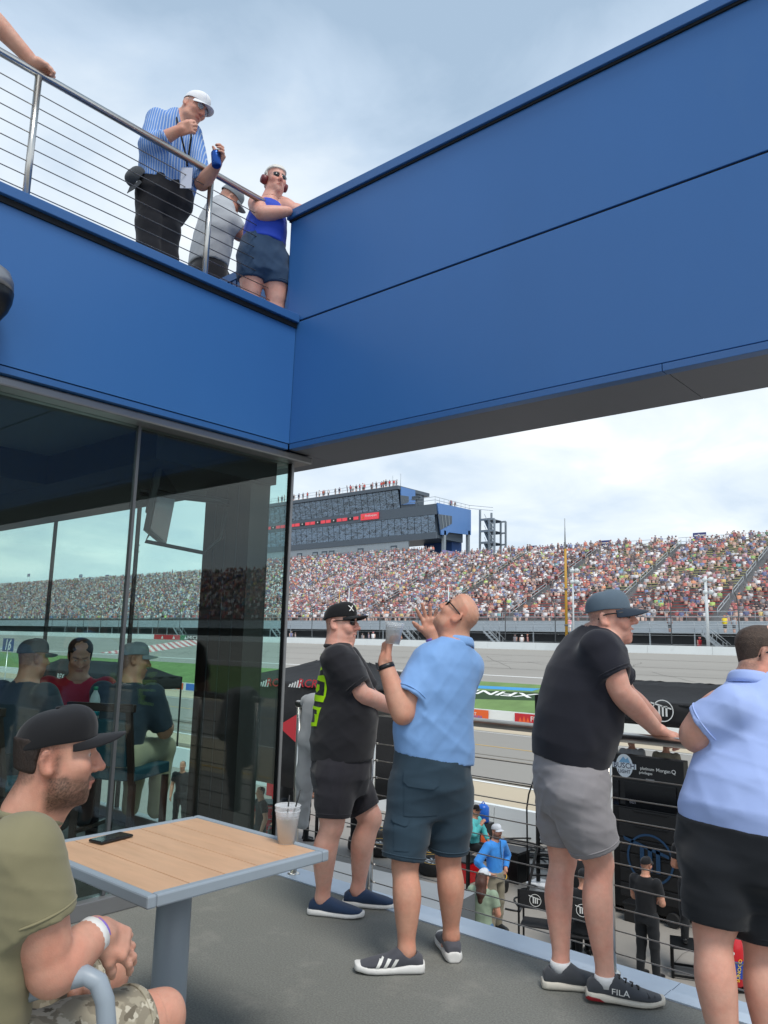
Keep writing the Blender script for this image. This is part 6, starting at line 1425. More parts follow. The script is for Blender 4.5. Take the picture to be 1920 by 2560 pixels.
# television on a swing arm
tvc = np.array([-4.72, 3.05, 2.45]); tv = empty('wall_television', tvc, 'flat television on a swing arm seen edge-on behind the glass', 'television')
td = nrm([-.75, .66, 0]); tn = np.cross(td, UPV); tn = nrm(tn + UPV * -.12); tu = np.cross(tn, td) * -1
if tu[2] < 0: tu = -tu
MB().obox(tvc, td * .40, tn * .02, tu * .29).build('screen_panel', 'black_plastic', tv, .006); MB().obox(tvc - tn * .03, td * .30, tn * .02, tu * .16).build('back_housing', 'black_plastic', tv, .01); MB().obox(tvc + tn * .021, td * .38, tn * .001, tu * .27).build('screen', 'screen', tv); MB().obox(tvc - tn * .0, td * .402, tn * .012, tu * .292).build('bezel', 'black_plastic', tv)
MB().tube([tvc - tn * .05, tvc - tn * .16 + UPV * .02, np.array([-4.50, 3.36, 2.46]), np.array([-4.50, 3.44, 2.46])], .024, 8).build('swing_arm', 'black_metal', tv)
MB().tube([tvc - tn * .05 - UPV * .2, tvc - tn * .1 - UPV * .32, np.array([-4.55, 3.3, 2.08]), np.array([-4.52, 3.42, 2.2]), np.array([-4.5, 3.43, 2.4])], .014, 8).build('cable_loop', 'black_plastic', tv)

# ================================================================== people on the roof terrace
def striped(name, base, stripe, sc=60.0):
    m = bpy.data.materials.new(name); m.use_nodes = True; nt = m.node_tree; N = nt.nodes.new; L = nt.links.new; b = nt.nodes['Principled BSDF']; b.inputs['Roughness'].default_value = .8
    tc = N('ShaderNodeTexCoord'); mp = N('ShaderNodeMapping'); L(tc.outputs['Object'], mp.inputs[0]); mp.inputs['Rotation'].default_value = (0, 0, -CAM_YAW)
    wv = N('ShaderNodeTexWave'); wv.bands_direction = 'X'; L(mp.outputs[0], wv.inputs[0]); wv.inputs['Scale'].default_value = sc / 6.28; wv.inputs['Distortion'].default_value = 1.2; wv.inputs['Detail Scale'].default_value = .6
    r = N('ShaderNodeMapRange'); L(wv.outputs['Fac'], r.inputs[0]); r.inputs[1].default_value = .72; r.inputs[2].default_value = .86
    mx = N('ShaderNodeMix'); mx.data_type = 'RGBA'; L(r.outputs[0], mx.inputs[0]); mx.inputs[6].default_value = (*lin(base), 1); mx.inputs[7].default_value = (*lin(stripe), 1); L(mx.outputs[2], b.inputs['Base Color']); MATS[name] = m
striped('shirt_striped', '#5b86c9', '#aebfd4', 130); cloth('trousers_black', '#1d1e24', .85, .06); cloth('cap_white', '#e4e6ea', .8); cloth('tee_grey', '#a9adb2', .9, .04); cloth('tank_blue', '#2546b8', .7, .08); cloth('denim', '#2d4460', .9, .12); mat('can_blue', '#1f4f9f', .25, metal=.6); mat('badge', '#b9bfd0', .4); mat('headset_red', '#6d2a2f', .4)
cloth('cap_charcoal', '#3e4247', .85)
ZR = 3.55
# man in striped shirt
D = 4.95; FB = nrm(SIDE * .80 - HEAD * .60); hk_front = FB; RB = np.cross(FB, UPV); J = lambda x, y, o=0.0: at(x, y, D + o)
b1 = empty('person', np.array([*J(395, 560)[:2], ZR]), 'man in white cap and blue striped shirt on the roof terrace, fist at his face', 'person')
H = HeadF(J(484, 272, -.02), nrm(SIDE * .80 - HEAD * .35 - UPV * .42), nrm(UPV + SIDE * .42), 1.0); neck = J(447, 318)
sec = [secpx(D, FB, 478, 350, 480, hd=.12), secpx(D, FB, 440, 352, 488, hd=.125), secpx(D, FB, 400, 360, 488, hd=.125), secpx(D, FB, 360, 370, 486, hd=.12), secpx(D, FB, 325, 380, 482, hd=.11), secpx(D, FB, 300, 396, 474, hd=.10), secpx(D, FB, 284, 420, 468, hd=.07)]
shR, elR, wrR = J(392, 300, -.10), J(372, 366, -.20), J(447, 326, -.24); shL, elL, wrL = J(478, 335, .05), J(505, 460, -.05), J(540, 415, -.18)
paint = head_paint(H, '#cf9c88', hair='#b9b4ac', red=.4, eyes=False)
hL, hR = J(420, 500, .05), J(375, 490, -.05); kL, kR = np.array([*(hL + FB * .03)[:2], ZR + .50]), np.array([*(hR + FB * .03)[:2], ZR + .50]); aL, aR = kL * [1, 1, 0] + UPV * (ZR + .08), kR * [1, 1, 0] + UPV * (ZR + .08)
body_mesh(b1, H, neck, sec, [(shR, elR, wrR, 1.0, dict(d=nrm(SIDE * .9 + UPV * .15 - HEAD * .2), palm=nrm(HEAD + UPV * .3), curl=(.9, 1.0, 1.0, 1.0), side=1, thumb=(.3, .4))), (shL, elL, wrL, 1.0, dict(d=nrm(UPV * .55 + SIDE * .5 - HEAD * .4), palm=nrm(-SIDE * .4 + UPV * .2 - HEAD * .6), curl=(.75, .75, .75, .75), side=-1, thumb=(.9, .4)))], [], None, paint, h=.012, fine=.006, fine_hands=.006, feet=False)
shirt(b1, sec, [(shR, lerp(elR, shR, -.02), .076, .066), (elR, lerp(elR, wrR, .62), .066, .055), (shL, lerp(shL, elL, .98), .078, .07)], neck, 'shirt_striped', h=.010, wr=wrinkles(61, .008, 16), neck_r=.062, neck_dir=nrm(UPV + SIDE * .5))
shorts(b1, [secpx(D, FB, 540, 364, 452, hd=.07), secpx(D, FB, 500, 350, 478, hd=.12), secpx(D, FB, 455, 354, 484, hd=.118)], [(hR, kR, .10, .08), (kR, aR, .08, .07), (hL, kL, .10, .08), (kL, aL, .08, .07)], 'trousers_black', h=.012, name='trousers', cut=False, wr=wrinkles(63, .006, 15))
cap(b1, H, 'cap_white'); glasses(b1, H, 'bottle_plastic', 'silver', wire=True)
text('cap_lettering', 'RACING', H(.045, .088, .085), -H.M[1] * .6 + H.M[0] * -.8, H.M[2] - .25 * H.M[1], .02, 'blue_paint', b1, .01, lift=.012)
shoe(b1, aR - UPV * .08, FB, 'black_plastic', 'black_plastic', zf=ZR); shoe(b1, aL - UPV * .08, FB, 'black_plastic', 'black_plastic', zf=ZR)
ln = MB(); ln.tube([J(440, 290, -.08), J(452, 335, -.17), J(466, 395, -.20), J(468, 415, -.2)], .007, 6); ln.tube([J(476, 310, -.10), J(478, 345, -.17), J(470, 400, -.20)], .007, 6); ln.build('lanyard', 'black_cloth', b1)
bd_ = J(466, 445, -.205); MB().obox(bd_, nrm(SIDE) * .038, np.array([0, 0, 1]) * .075, nrm(HEAD) * .002).build('badge', 'badge', b1)
hc = HeadF(J(352, 455, -.15), nrm(-UPV * .9 - SIDE * .35 - HEAD * .2), nrm(-SIDE * .6 - HEAD * .6), .80); c_ = cap(b1, hc, 'cap_charcoal', name='hanging_cap')
wb = MB(); band(wb, lerp(elR, wrR, .90), nrm(wrR - elR), .034, .022, .004); wb.build('wristband', 'wrist_lilac', b1)
can = J(543, 398, -.235); cn = empty('drink_can', can, 'blue drink can held over the terrace rail', 'can'); MB().lathe(can - UPV * .055, [(.026, 0), (.032, .006), (.032, .098), (.027, .108)], 20, nrm(UPV - SIDE * .12)).build('can_body', 'can_blue', cn); MB().lathe(can + UPV * .050, [(.0275, 0), (.028, .006), (.024, .004)], 20, nrm(UPV - SIDE * .12)).build('can_top', 'silver', cn)
# woman in blue top
D = 5.36; FW = nrm(SIDE * .55 - HEAD * .84); hk_front = FW; RW = np.cross(FW, UPV); J = lambda x, y, o=0.0: at(x, y, D + o)
b2 = empty('person', np.array([*J(640, 640)[:2], ZR]), 'white haired woman with ear defenders, blue vest top and denim shorts at the terrace corner', 'person')
H = HeadF(J(688, 455, .0), nrm(SIDE * .55 - HEAD * .80 + UPV * .0), nrm(UPV + SIDE * .05), .94); neck = J(672, 505)
sec = [secpx(D, FW, 612, 602, 718, hd=.15), secpx(D, FW, 580, 604, 722, hd=.155), secpx(D, FW, 550, 612, 722, hd=.15), secpx(D, FW, 528, 620, 716, hd=.14), secpx(D, FW, 512, 634, 706, hd=.11)]
shR, elR, wrR = J(640, 508, -.05), J(655, 535, -.16), J(722, 528, -.12); shL, elL, wrL = J(704, 512, .05), J(735, 528, .0), J(765, 530, .05)
hR, hL = J(632, 650, -.04), J(690, 660, .02); kR, kL = J(628, 725, -.04), J(690, 745, .02); aR, aL = kR * [1, 1, 0] + UPV * (ZR + .06), kL * [1, 1, 0] + UPV * (ZR + .06)
body_mesh(b2, H, neck, sec, [(shR, elR, wrR, 1.05, None), (shL, elL, wrL, 1.05, None)], [(hR, kR, aR, 1.2), (hL, kL, aL, 1.2)], None, head_paint(H, '#d3a191', red=.35, eyes=False, brow='#8a7a70'), h=.011, fine=.006)
shirt(b2, sec, [], neck, 'tank_blue', h=.009, wr=wrinkles(65, .007, 16), neck_r=.07, name='vest_top')
shorts(b2, [secpx(D, FW, 690, 598, 712, hd=.14), secpx(D, FW, 640, 592, 716, hd=.15), secpx(D, FW, 600, 602, 718, hd=.145)], [(hR, lerp(hR, kR, .72), .115, .105), (hL, lerp(hL, kL, .68), .115, .105)], 'denim', h=.011, wr=wrinkles(66, .005, 16))
S = SDF(); S.loft([(H(0, -.014, z), H.M[0], w_ * .94, hd * .94, hd * .94) for z, w_, hd in ((-.04, .072, .088), (.0, .080, .100), (.04, .085, .108), (.08, .084, .108), (.115, .070, .090), (.140, .036, .045))], .004); S.rbox(H(0, .085, -.01), H.M, (.2, .075, .075), .01, .012, 'sub'); V, Q = S.mesh(.006, (), wrinkles(67, .004, 60)); sdf_obj('hair', V, Q, 'hair_white', b2)
glasses(b2, H, 'lens_dark', 'silver', wire=True)
hb = MB(); hb.tube([H(.088 * math.cos(a), -.01, .02 + .128 * math.sin(a)) for a in np.linspace(0, math.pi, 13)], .006, 6); hb.build('headset_band', 'black_plastic', b2)
for q in (-1, 1): MB().lathe(H(q * .075, -.02, -.005), [(.034, 0), (.036, .015), (.030, .038), (.012, .044)], 16, H.M[0] * q).build('ear_cup', 'headset_red', b2)
shoe(b2, aR - UPV * .06, FW, 'shoe_grey', 'sole_white', zf=ZR, L=.26); shoe(b2, aL - UPV * .06, FW, 'shoe_grey', 'sole_white', zf=ZR, L=.26)
# man in grey tee bending away
D = 5.85; FG = nrm(HEAD * .55 + SIDE * .83); hk_front = FG; J = lambda x, y, o=0.0: at(x, y, D + o)
b3 = empty('person', np.array([*J(520, 640)[:2], ZR]), 'man in grey tee and cap bending away on the roof terrace', 'person')
H = HeadF(J(572, 500, .05), nrm(SIDE * .6 + HEAD * .6 - UPV * .5), nrm(UPV + SIDE * .5), 1.0); neck = J(558, 520, .05)
sec = [secpx(D, FG, 670, 458, 580, hd=.15), secpx(D, FG, 630, 462, 590, hd=.155), secpx(D, FG, 590, 470, 598, hd=.15), secpx(D, FG, 550, 484, 600, hd=.14), secpx(D, FG, 520, 508, 595, hd=.12), secpx(D, FG, 500, 535, 585, hd=.08)]
shR, elR, wrR = J(575, 555, -.12), J(600, 590, -.05), J(625, 570, .1)
hR, hL = J(500, 700, -.08), J(545, 705, .08); kR, kL = np.array([*hR[:2], ZR + .45]), np.array([*hL[:2], ZR + .45]); aR, aL = kR * [1, 1, 0] + UPV * (ZR + .08), kL * [1, 1, 0] + UPV * (ZR + .08)
body_mesh(b3, H, neck, sec, [(shR, elR, wrR, 1.0, None)], [(hR, kR, aR, 1.0), (hL, kL, aL, 1.0)], None, head_paint(H, '#c98f78', hair='#8a8078', eyes=False), h=.013, fine=.008)
shirt(b3, sec, [(shR, lerp(shR, elR, .7), .09, .085)], neck, 'tee_grey', h=.011, wr=wrinkles(71, .008, 15)); shorts(b3, [secpx(D, FG, 740, 462, 575, hd=.14), secpx(D, FG, 690, 460, 578, hd=.145), secpx(D, FG, 655, 464, 578, hd=.14)], [(hR, lerp(hR, kR, .9), .115, .10), (hL, lerp(hL, kL, .9), .115, .10)], 'trousers_black', h=.013)
cap(b3, H, 'cap_grey'); shoe(b3, aR - UPV * .08, FG, 'shoe_grey', 'sole_white', zf=ZR); shoe(b3, aL - UPV * .08, FG, 'shoe_grey', 'sole_white', zf=ZR)
# person leaning in from the left
wr_ = np.array([-4.17, 1.635, 4.715]); el_ = onx(-40, 25, -4.25); sh_ = onx(-150, -60, -4.45); FLp = nrm([.95, .2, 0]); hk_front = FLp; R_ = np.cross(FLp, UPV)
b4 = empty('person', np.array([-4.6, sh_[1] - .2, ZR]), 'person leaning on the terrace rail at the upper left, forearm and hand showing', 'person')
hc_ = np.array([-4.48, sh_[1] - .22, sh_[2] + .26]); H = HeadF(hc_, FLp, UPV, 1.0); nk = hc_ - UPV * .14; pv = np.array([-4.65, sh_[1] - .22, ZR + .95])
sec = [(lerp(pv, nk, t), R_, w_, d_, d_) for t, w_, d_ in ((0, .18, .13), (.3, .18, .13), (.6, .2, .13), (.85, .19, .11), (1, .09, .07))]
a1_ = pv * [1, 1, 0] + UPV * (ZR + .08); 
body_mesh(b4, H, nk, sec, [(sh_, el_, wr_, 1.12, dict(d=nrm([.05, .95, -.12]), palm=-UPV + np.array([.3, 0, 0]), curl=(.9, .95, 1.0, 1.0), side=-1, thumb=(.3, .4)))], [(pv + R_ * q * .1, (pv * [1, 1, 0] + UPV * (ZR + .5)) + R_ * q * .1, a1_ + R_ * q * .1, 1.0) for q in (-1, 1)], None, head_paint(H, '#d0a08c', eyes=False), h=.013, fine=.012, fine_hands=.006)
shirt(b4, sec, [(sh_, lerp(sh_, el_, .55), .09, .08)], nk, cloth('tee_mauve', '#6b4a50', .9), h=.012); shorts(b4, [(pv - UPV * .1, R_, .18, .13, .13), (pv + UPV * .08, R_, .18, .13, .13)], [(pv + R_ * q * .1, (pv * [1, 1, 0] + UPV * (ZR + .45)) + R_ * q * .1, .11, .09) for q in (-1, 1)], 'denim', h=.014)
wb = MB(); band(wb, lerp(el_, wr_, .97), nrm(wr_ - el_), .034, .018, .004); wb.build('wristband', 'wrist_lilac', b4)
for q in (-1, 1): shoe(b4, a1_ + R_ * q * .1 - UPV * .08, FLp, 'shoe_grey', 'sole_white', zf=ZR)
# blue bench of slats behind the woman
bn = empty('slatted_bench', (-4.62, 3.3, ZR), 'blue slatted bench behind the woman on the roof terrace', 'bench')
for i in range(8): MB().box((-4.9 + i * .06, 3.40, ZR + .02), (-4.9 + i * .06 + .04, 3.44, ZR + .62)).build('slat', 'blue_trim', bn)
MB().box((-4.92, 3.39, ZR + .62), (-4.40, 3.46, ZR + .68)).build('top_rail', 'blue_trim', bn)

# ================================================================== pit lane
cloth('crew_black', '#1b1c1f', .85, .08); cloth('crew_trousers', '#1e2023', .9); cloth('shirt_azure', '#3f8fe0', .8, .05); cloth('khaki2', '#8d8674', .9); cloth('tee_sage', '#8fa08a', .9); cloth('jeans', '#4a6c93', .9); cloth('suit_turq', '#5cc3c6', .75, .06); cloth('cap_whitegrey', '#c9cdd3', .85); mat('hair_long', '#4a2a1f', .55, var=(60, .3), bump=(200, .8, .004), stretch=(1, 1, .2))
def stander(p, F, label, top_m, leg_m, skin='#c9957c', cap_m=None, hair_m=None, height=1.76, z0=GZ, pose='down', sleeve=.6, h=.023, legs_bare=False, look=None, hairc='#3a2a20', beard=None, seat=None):
    global hk_front
    F = nrm([F[0], F[1], 0]); hk_front = F; R_ = np.cross(F, UPV); k = height / 1.76; b = np.array([p[0], p[1], z0]); P = lambda f, r, u: b + k * (F * f + R_ * r) + UPV * u * k
    o = empty('person', b, label, 'person'); lift = 0.0
    if seat is not None: lift = seat - .84
    Q_ = lambda f, r, u: P(f, r, u + (lift / k if seat is not None else 0))
    Hh = HeadF(Q_(.03, 0, 1.63), look if look is not None else F, UPV, 1.0 * k); nk = Q_(0, 0, 1.48)
    sc_ = [(Q_(-.01 + (.0), 0, u), R_, w_ * k, d_ * k, d_ * k) for u, w_, d_ in ((.90, .17, .12), (1.02, .165, .12), (1.15, .175, .125), (1.28, .195, .125), (1.38, .195, .115), (1.44, .14, .09), (1.48, .08, .07))]
    arms = []
    for q in (-1, 1):
        s_ = Q_(0, q * .19, 1.40)
        if pose == 'down': e_, w_ = Q_(-.03, q * .26, 1.12), Q_(.06, q * .26, .87)
        elif pose == 'front': e_, w_ = Q_(.05, q * .25, 1.12), Q_(.25, q * .08, 1.06)
        elif pose == 'hips': e_, w_ = Q_(-.06, q * .40, 1.15), Q_(.05, q * .22, .97)
        else: e_, w_ = Q_(.12, q * .25, 1.16), Q_(.22, q * .10, 1.38) if q > 0 else Q_(.3, q * .1, 1.0)
        arms.append((s_, e_, w_, 1.0 * k, dict(d=nrm(w_ - e_), palm=nrm(-R_ * q + F * .2), curl=(.5, .5, .55, .6), side=q)))
    if seat is None: lg = [(P(0, q * .10, .88), P(.02, q * .11, .48), P(-.02 if q < 0 else .03, q * .12, .09), 1.0 * k) for q in (-1, 1)]
    else: lg = [(Q_(0, q * .10, .86), Q_(.44, q * .12, .86), np.array([*(Q_(.42, q * .12, 0))[:2], max(z0 + .09, Q_(0, 0, .86)[2] - .45)]), 1.0 * k) for q in (-1, 1)]
    body_mesh(o, Hh, nk, sc_, arms, lg if legs_bare else [], None, head_paint(Hh, skin, hair=hairc, beard=beard, eyes=True), h=h * 1.3, fine=h * .6, fine_hands=h * .75)
    shirt(o, sc_, [(a[0], lerp(a[0], a[1], min(1, sleeve)), .082 * k, .072 * k) for a in arms] + ([(a[1], lerp(a[1], a[2], .9), .062 * k, .05 * k) for a in arms] if sleeve > 1 else []), nk, top_m, h=h * .9, wr=wrinkles(int(abs(b[0] * 100)) % 89, .006, 15))
    if legs_bare: shorts(o, [(Q_(0, 0, .80), R_, .17 * k, .13 * k, .13 * k), (Q_(0, 0, .96), R_, .165 * k, .12 * k, .12 * k)], [(l[0], lerp(l[0], l[1], .85), .105 * k, .09 * k) for l in lg], leg_m, h=h)
    else: shorts(o, [(Q_(0, 0, .80), R_, .17 * k, .13 * k, .13 * k), (Q_(0, 0, .96), R_, .165 * k, .12 * k, .12 * k)], [(l[0], l[1], .10 * k, .078 * k) for l in lg] + [(l[1], l[2], .078 * k, .06 * k) for l in lg], leg_m, h=h, name='trousers', cut=False, wr=wrinkles(7, .006, 15))
    for l in lg:
        if l[2][2] < z0 + .12: shoe(o, l[2] - UPV * .09, F, 'black_plastic', 'rubber', zf=z0)
    if cap_m: cap(o, Hh, cap_m)
    if hair_m: short_hair(o, Hh, hair_m)
    return o, Hh, Q_, R_
pt = lambda x, y, z: onz(x, y, GZ + z)
pm, Hh, Q_, R_ = stander(pt(1612, 2140, 1.77), nrm(SIDE * .75 + HEAD * .65), 'crew man in black polo and black cap standing by the pit cart', 'crew_black', 'crew_trousers', cap_m='cap_black', pose='front', h=.016, beard='#3a2a20'); glasses(pm, Hh)
bm_, Hh, Q_, R_ = stander(pt(1238, 2058, 1.80), nrm(-HEAD * .75 + SIDE * .65), 'bearded man in bright blue long sleeved shirt and white cap in the pits', 'shirt_azure', 'khaki2', cap_m='cap_whitegrey', pose='hips', sleeve=1.6, h=.016, beard='#3a2a20', height=1.8); MB().tube([Hh(0, .09, -.15), Hh(0, .12, -.45)], .006, 6).build('lanyard', 'black_cloth', bm_)
wm, Hh, Q_, R_ = stander(pt(1207, 2168, 1.68), nrm(HEAD * .8 + SIDE * .6), 'long haired woman in sage tee and white cap in the pits, back to us', 'tee_sage', 'jeans', cap_m='cap_whitegrey', pose='front', h=.016, height=1.66)
S = SDF(); S.chain([Hh(0, -.05, .02), Hh(0, -.09, -.08), Hh(0.02, -.115, -.22), Hh(.02, -.11, -.36), Hh(.01, -.11, -.44)], [.075, .08, .075, .055, .03], .03); V, Q = S.mesh(.012, (), wrinkles(75, .008, 40, [[1, 0, 0], [0, 1, 0]])); sdf_obj('long_hair', V, Q, 'hair_long', wm)
stander(pt(1186, 2020, 1.36), nrm(SIDE * .8 - HEAD * .5), 'crew member in turquoise suit and black cap sitting by the pit wall', 'suit_turq', 'crew_trousers', cap_m='cap_black', pose='chin', sleeve=1.6, h=.018, seat=.52)
em, Hh, Q_, R_ = stander(pt(1722, 2062, 2.22), nrm(HEAD * .9 + SIDE * .3), 'crew man in black shirt with blue logo standing on a black step stool', 'crew_black', 'crew_trousers', cap_m='cap_black', pose='front', h=.018, z0=GZ + .46)
text('back_lettering', 'ELLIS', Q_(-.135, 0, 1.36), R_, UPV, .075, 'white_paint', em, .01, lift=.02)
def m_logo(c, x, y, r, m, parent, name='logo'):
    mb = MB(); ring(mb, c, x, y, r, r * .09)
    for d in (-.34, 0, .34): cc = np.asarray(c) + nrm(x) * d * r; mb.add([cc - nrm(x) * r * .09 - nrm(y) * r * .5, cc + nrm(x) * r * .09 - nrm(y) * r * .5, cc + nrm(x) * r * .09 + nrm(y) * r * .45, cc - nrm(x) * r * .09 + nrm(y) * r * .45], [(0, 1, 2, 3)])
    mb.add([np.asarray(c) - nrm(x) * r * 1.15 + nrm(y) * r * .75, np.asarray(c) - nrm(x) * r * 1.1 + nrm(y) * r * .6, np.asarray(c) + nrm(x) * r * .8 + nrm(y) * r * .15, np.asarray(c) + nrm(x) * r * .8 + nrm(y) * r * .28], [(0, 1, 2, 3)])
    return mb.build(name, m, parent)
m_logo(Q_(-.15, 0, 1.18), R_, UPV, .12, 'blue_paint', em)
def crate(name, lo, hi, m, label, cat, lid=None):
    o = empty(name, ((lo[0] + hi[0]) / 2, (lo[1] + hi[1]) / 2, lo[2]), label, cat); MB().box(lo, hi).build('body', m, o, .02)
    MB().box((lo[0] - .02, lo[1] - .02, hi[2] + .002), (hi[0] + .02, hi[1] + .02, hi[2] + .035)).build('lid', lid or m, o, .01); return o
# step stool
sp_ = pt(1715, 2340, .0); sc0 = np.array([em.location[0], em.location[1], GZ]); so_ = empty('step_stool', sc0, 'black square step stool in front of the pit cart', 'stool')
MB().obox(sc0 + UPV * .44, R_ * .34, np.cross(R_, UPV) * .26, UPV * .015).build('platform', 'black_metal', so_)
for a in (-.32, .32):
    for b in (-.24, .24): MB().bar(sc0 + R_ * a + np.cross(R_, UPV) * b, sc0 + R_ * a + np.cross(R_, UPV) * b + UPV * .43, .035, .035).build('leg', 'black_metal', so_)
for a in (-.32, .32): MB().bar(sc0 + R_ * a - np.cross(R_, UPV) * .24 + UPV * .04, sc0 + R_ * a + np.cross(R_, UPV) * .24 + UPV * .04, .03, .03).build('foot_rail', 'black_metal', so_)
for b in (-.24, .24): MB().bar(sc0 - R_ * .32 + np.cross(R_, UPV) * b + UPV * .04, sc0 + R_ * .32 + np.cross(R_, UPV) * b + UPV * .04, .03, .03).build('foot_rail', 'black_metal', so_)

# pit cart with monitors, platform on top, canopy above
CY = 15.0; cxl, cxr = float(ony(1440, 1900, CY)[0]), float(ony(1705, 1900, CY)[0]) ; ztp = float(ony(1600, 1893, CY)[2]); pcart = empty('pit_cart', ((cxl + cxr) / 2, CY, GZ), 'tall black pit cart with sponsor header, dark monitors and drawers', 'cart')
MB().box((cxl, CY, GZ + .15), (cxr, CY + 1.6, ztp - .95)).build('cabinet', 'black_metal', pcart, .01); MB().box((cxl, CY + .06, ztp - .94), (cxr, CY + .3, ztp)).build('header_panel', 'black_paint', pcart, .01)
hz = ztp - .20; mc = float(ony(1558, 1905, CY)[0])
mb = MB(); disc(mb, (mc, CY + .05, hz), (1, 0, 0), (0, 0, 1), .17, r2=.22); mb.build('emblem_disc', mat('emblem_pale', '#dfe8ef', .5), pcart); mb = MB(); mb.add([(mc - .11, CY + .046, hz + .06), (mc - .02, CY + .046, hz + .17), (mc + .03, CY + .046, hz + .12), (mc + .07, CY + .046, hz + .16), (mc + .12, CY + .046, hz + .06)], [(0, 1, 2, 3, 4)]); mb.build('emblem_peaks', mat('emblem_blue', '#7fb2d6', .5), pcart)
MB().box((mc - .24, CY + .040, hz - .05), (mc + .24, CY + .044, hz + .05)).build('emblem_bar', 'emblem_pale', pcart); text('lettering', 'BUSCH', (mc, CY + .039, hz), (1, 0, 0), (0, 0, 1), .14, mat('navy_ink', '#1b2c4f', .5), pcart); text('lettering', 'LIGHT', (mc, CY + .039, hz - .11), (1, 0, 0), (0, 0, 1), .09, 'navy_ink', pcart)
for px, t, s_ in ((1524, 'GEARWRENCH', .06), (1615, 'platinum', .08), (1611, 'privileges', .07), (1655, 'Morgan', .09), (1681, 'Q', .11)):
    x_ = float(ony(px, 1915, CY)[0]); text('lettering', t, (x_, CY + .05, hz + (-.09 if t == 'privileges' else -.01)), (1, 0, 0), (0, 0, 1), s_, 'white_paint', pcart)
for a, b in ((1456, 1545), (1560, 1688)):
    xa_, xb_ = float(ony(a, 1950, CY)[0]), float(ony(b, 1950, CY)[0]); MB().box((xa_, CY + .03, ztp - .95), (xb_, CY + .058, ztp - .48)).build('monitor', 'screen', pcart, .006)
    MB().box(((xa_ + xb_) / 2 - .08, CY + .04, ztp - .44), ((xa_ + xb_) / 2 + .08, CY + .058, ztp - .39)).build('bracket', 'grey_trim', pcart)
text('screen_text', '8th', (float(ony(1580, 2000, CY)[0]), CY + .028, ztp - .85), (1, 0, 0), (0, 0, 1), .10, 'soffit', pcart)
for i in range(6): z = GZ + .35 + i * .27; MB().box((cxl + .9, CY - .02, z), (cxr - .08, CY - .002, z + .24)).build('drawer', 'black_plastic', pcart, .006); MB().box((cxl + 1.2, CY - .035, z + .2), (cxr - .3, CY - .022, z + .215)).build('drawer_handle', 'black_metal', pcart)
for px, w_ in ((1567, .16), (1617, .42)): x_ = float(ony(px, 2045, CY)[0]); MB().box((x_ - w_ / 2, CY - .012, ztp - 1.16), (x_ + w_ / 2, CY - .003, ztp - 1.09)).build('tape_label', mat('tape', '#b9c43a', .6), pcart)
m_logo((float(ony(1612, 2160, CY - .05)[0]) + .1, CY - .04, GZ + 1.1), (1, 0, 0), (0, 0, 1), .45, mat('logo_steel_blue', '#173d5e', .6), pcart)
for x_ in (cxl + .25, cxr - .25): MB().lathe((x_, CY - .03, GZ + .13), [(.12, -.05), (.13, 0), (.12, .05)], 16, (0, 1, 0)).build('caster', 'rubber', pcart)
for i, (px, lb, hm, tm) in enumerate(((1580, 'fair haired spectator with red headset seated atop the pit cart', 'hair_brown', 'tee_grey'), (1512, 'dark haired person in white seated atop the pit cart', 'hair_dark', 'tee_grey'), (1665, 'person in brown top leaning with a phone atop the pit cart', 'hair_brown', 'khaki2'))):
    p = ony(px, 1868, CY + .9); stander((p[0], CY + .9), nrm(HEAD + SIDE * .3 * i), lb, tm, 'crew_trousers', hair_m=hm, pose='front', h=.024, z0=ztp - 1.05, seat=.45)
def canopy(name, x0, x1, y0, y1, zv0, zv1, zt, label, m='black_cloth', legs=True, z0=GZ):
    o = empty(name, ((x0 + x1) / 2, (y0 + y1) / 2, z0), label, 'tent'); ym = (y0 + y1) / 2; ins_ = (y1 - y0) * .45; cs = [(x0, y0, zv1), (x1, y0, zv1), (x1, y1, zv1), (x0, y1, zv1)]; rd = [np.array((x0 + ins_, ym, zt)), np.array((x1 - ins_, ym, zt))]
    for i in range(4):
        a, b = np.array(cs[i]), np.array(cs[(i + 1) % 4]); ra, rb = ((rd[0], rd[1]), (rd[1], rd[1]), (rd[1], rd[0]), (rd[0], rd[0]))[i]; G = []
        for t in np.linspace(0, 1, 13): e = a * (1 - t) + b * t; c = ra * (1 - t) + rb * t; G.append([e * (1 - s_) + c * s_ - UPV * (.06 * math.sin(math.pi * s_) + .012 * math.sin(t * 31 + s_ * 9)) for s_ in np.linspace(0, 1, 7)])
        r_ = MB().grid(G).build('roof_panel', m, o); md = r_.modifiers.new('s', 'SOLIDIFY'); md.thickness = .01
        n_ = nrm(np.cross(b - a, UPV)); G = [[(a * (1 - t) + b * t) + UPV * (z - zv1) + n_ * .015 * math.sin(t * 23 + z * 3) for z in np.linspace(zv1, zv0, 4)] for t in np.linspace(0, 1, 25)]
        r_ = MB().grid(G).build('valance', m, o); md = r_.modifiers.new('s', 'SOLIDIFY'); md.thickness = .008
    if legs:
        for p in cs: MB().box((p[0] - .03, p[1] - .03, z0), (p[0] + .03, p[1] + .03, zv1)).build('leg', 'black_metal', o)
        for i in range(4): a, b = np.array(cs[i]), np.array(cs[(i + 1) % 4]); MB().bar(a - UPV * .02, b - UPV * .02, .03, .03).build('frame_bar', 'black_metal', o)
    return o
q0, q1 = ony(1342, 1740, 14.6), ony(1990, 1740, 14.6)
tA = canopy('canopy_tent', q0[0], q1[0], 14.6, 17.4, float(ony(1640, 1815, 14.6)[2]), float(ony(1640, 1758, 14.6)[2]), float(ony(1700, 1706, 16)[2]), 'black canopy tent with white circle logo above the pit cart', 'black_cloth')
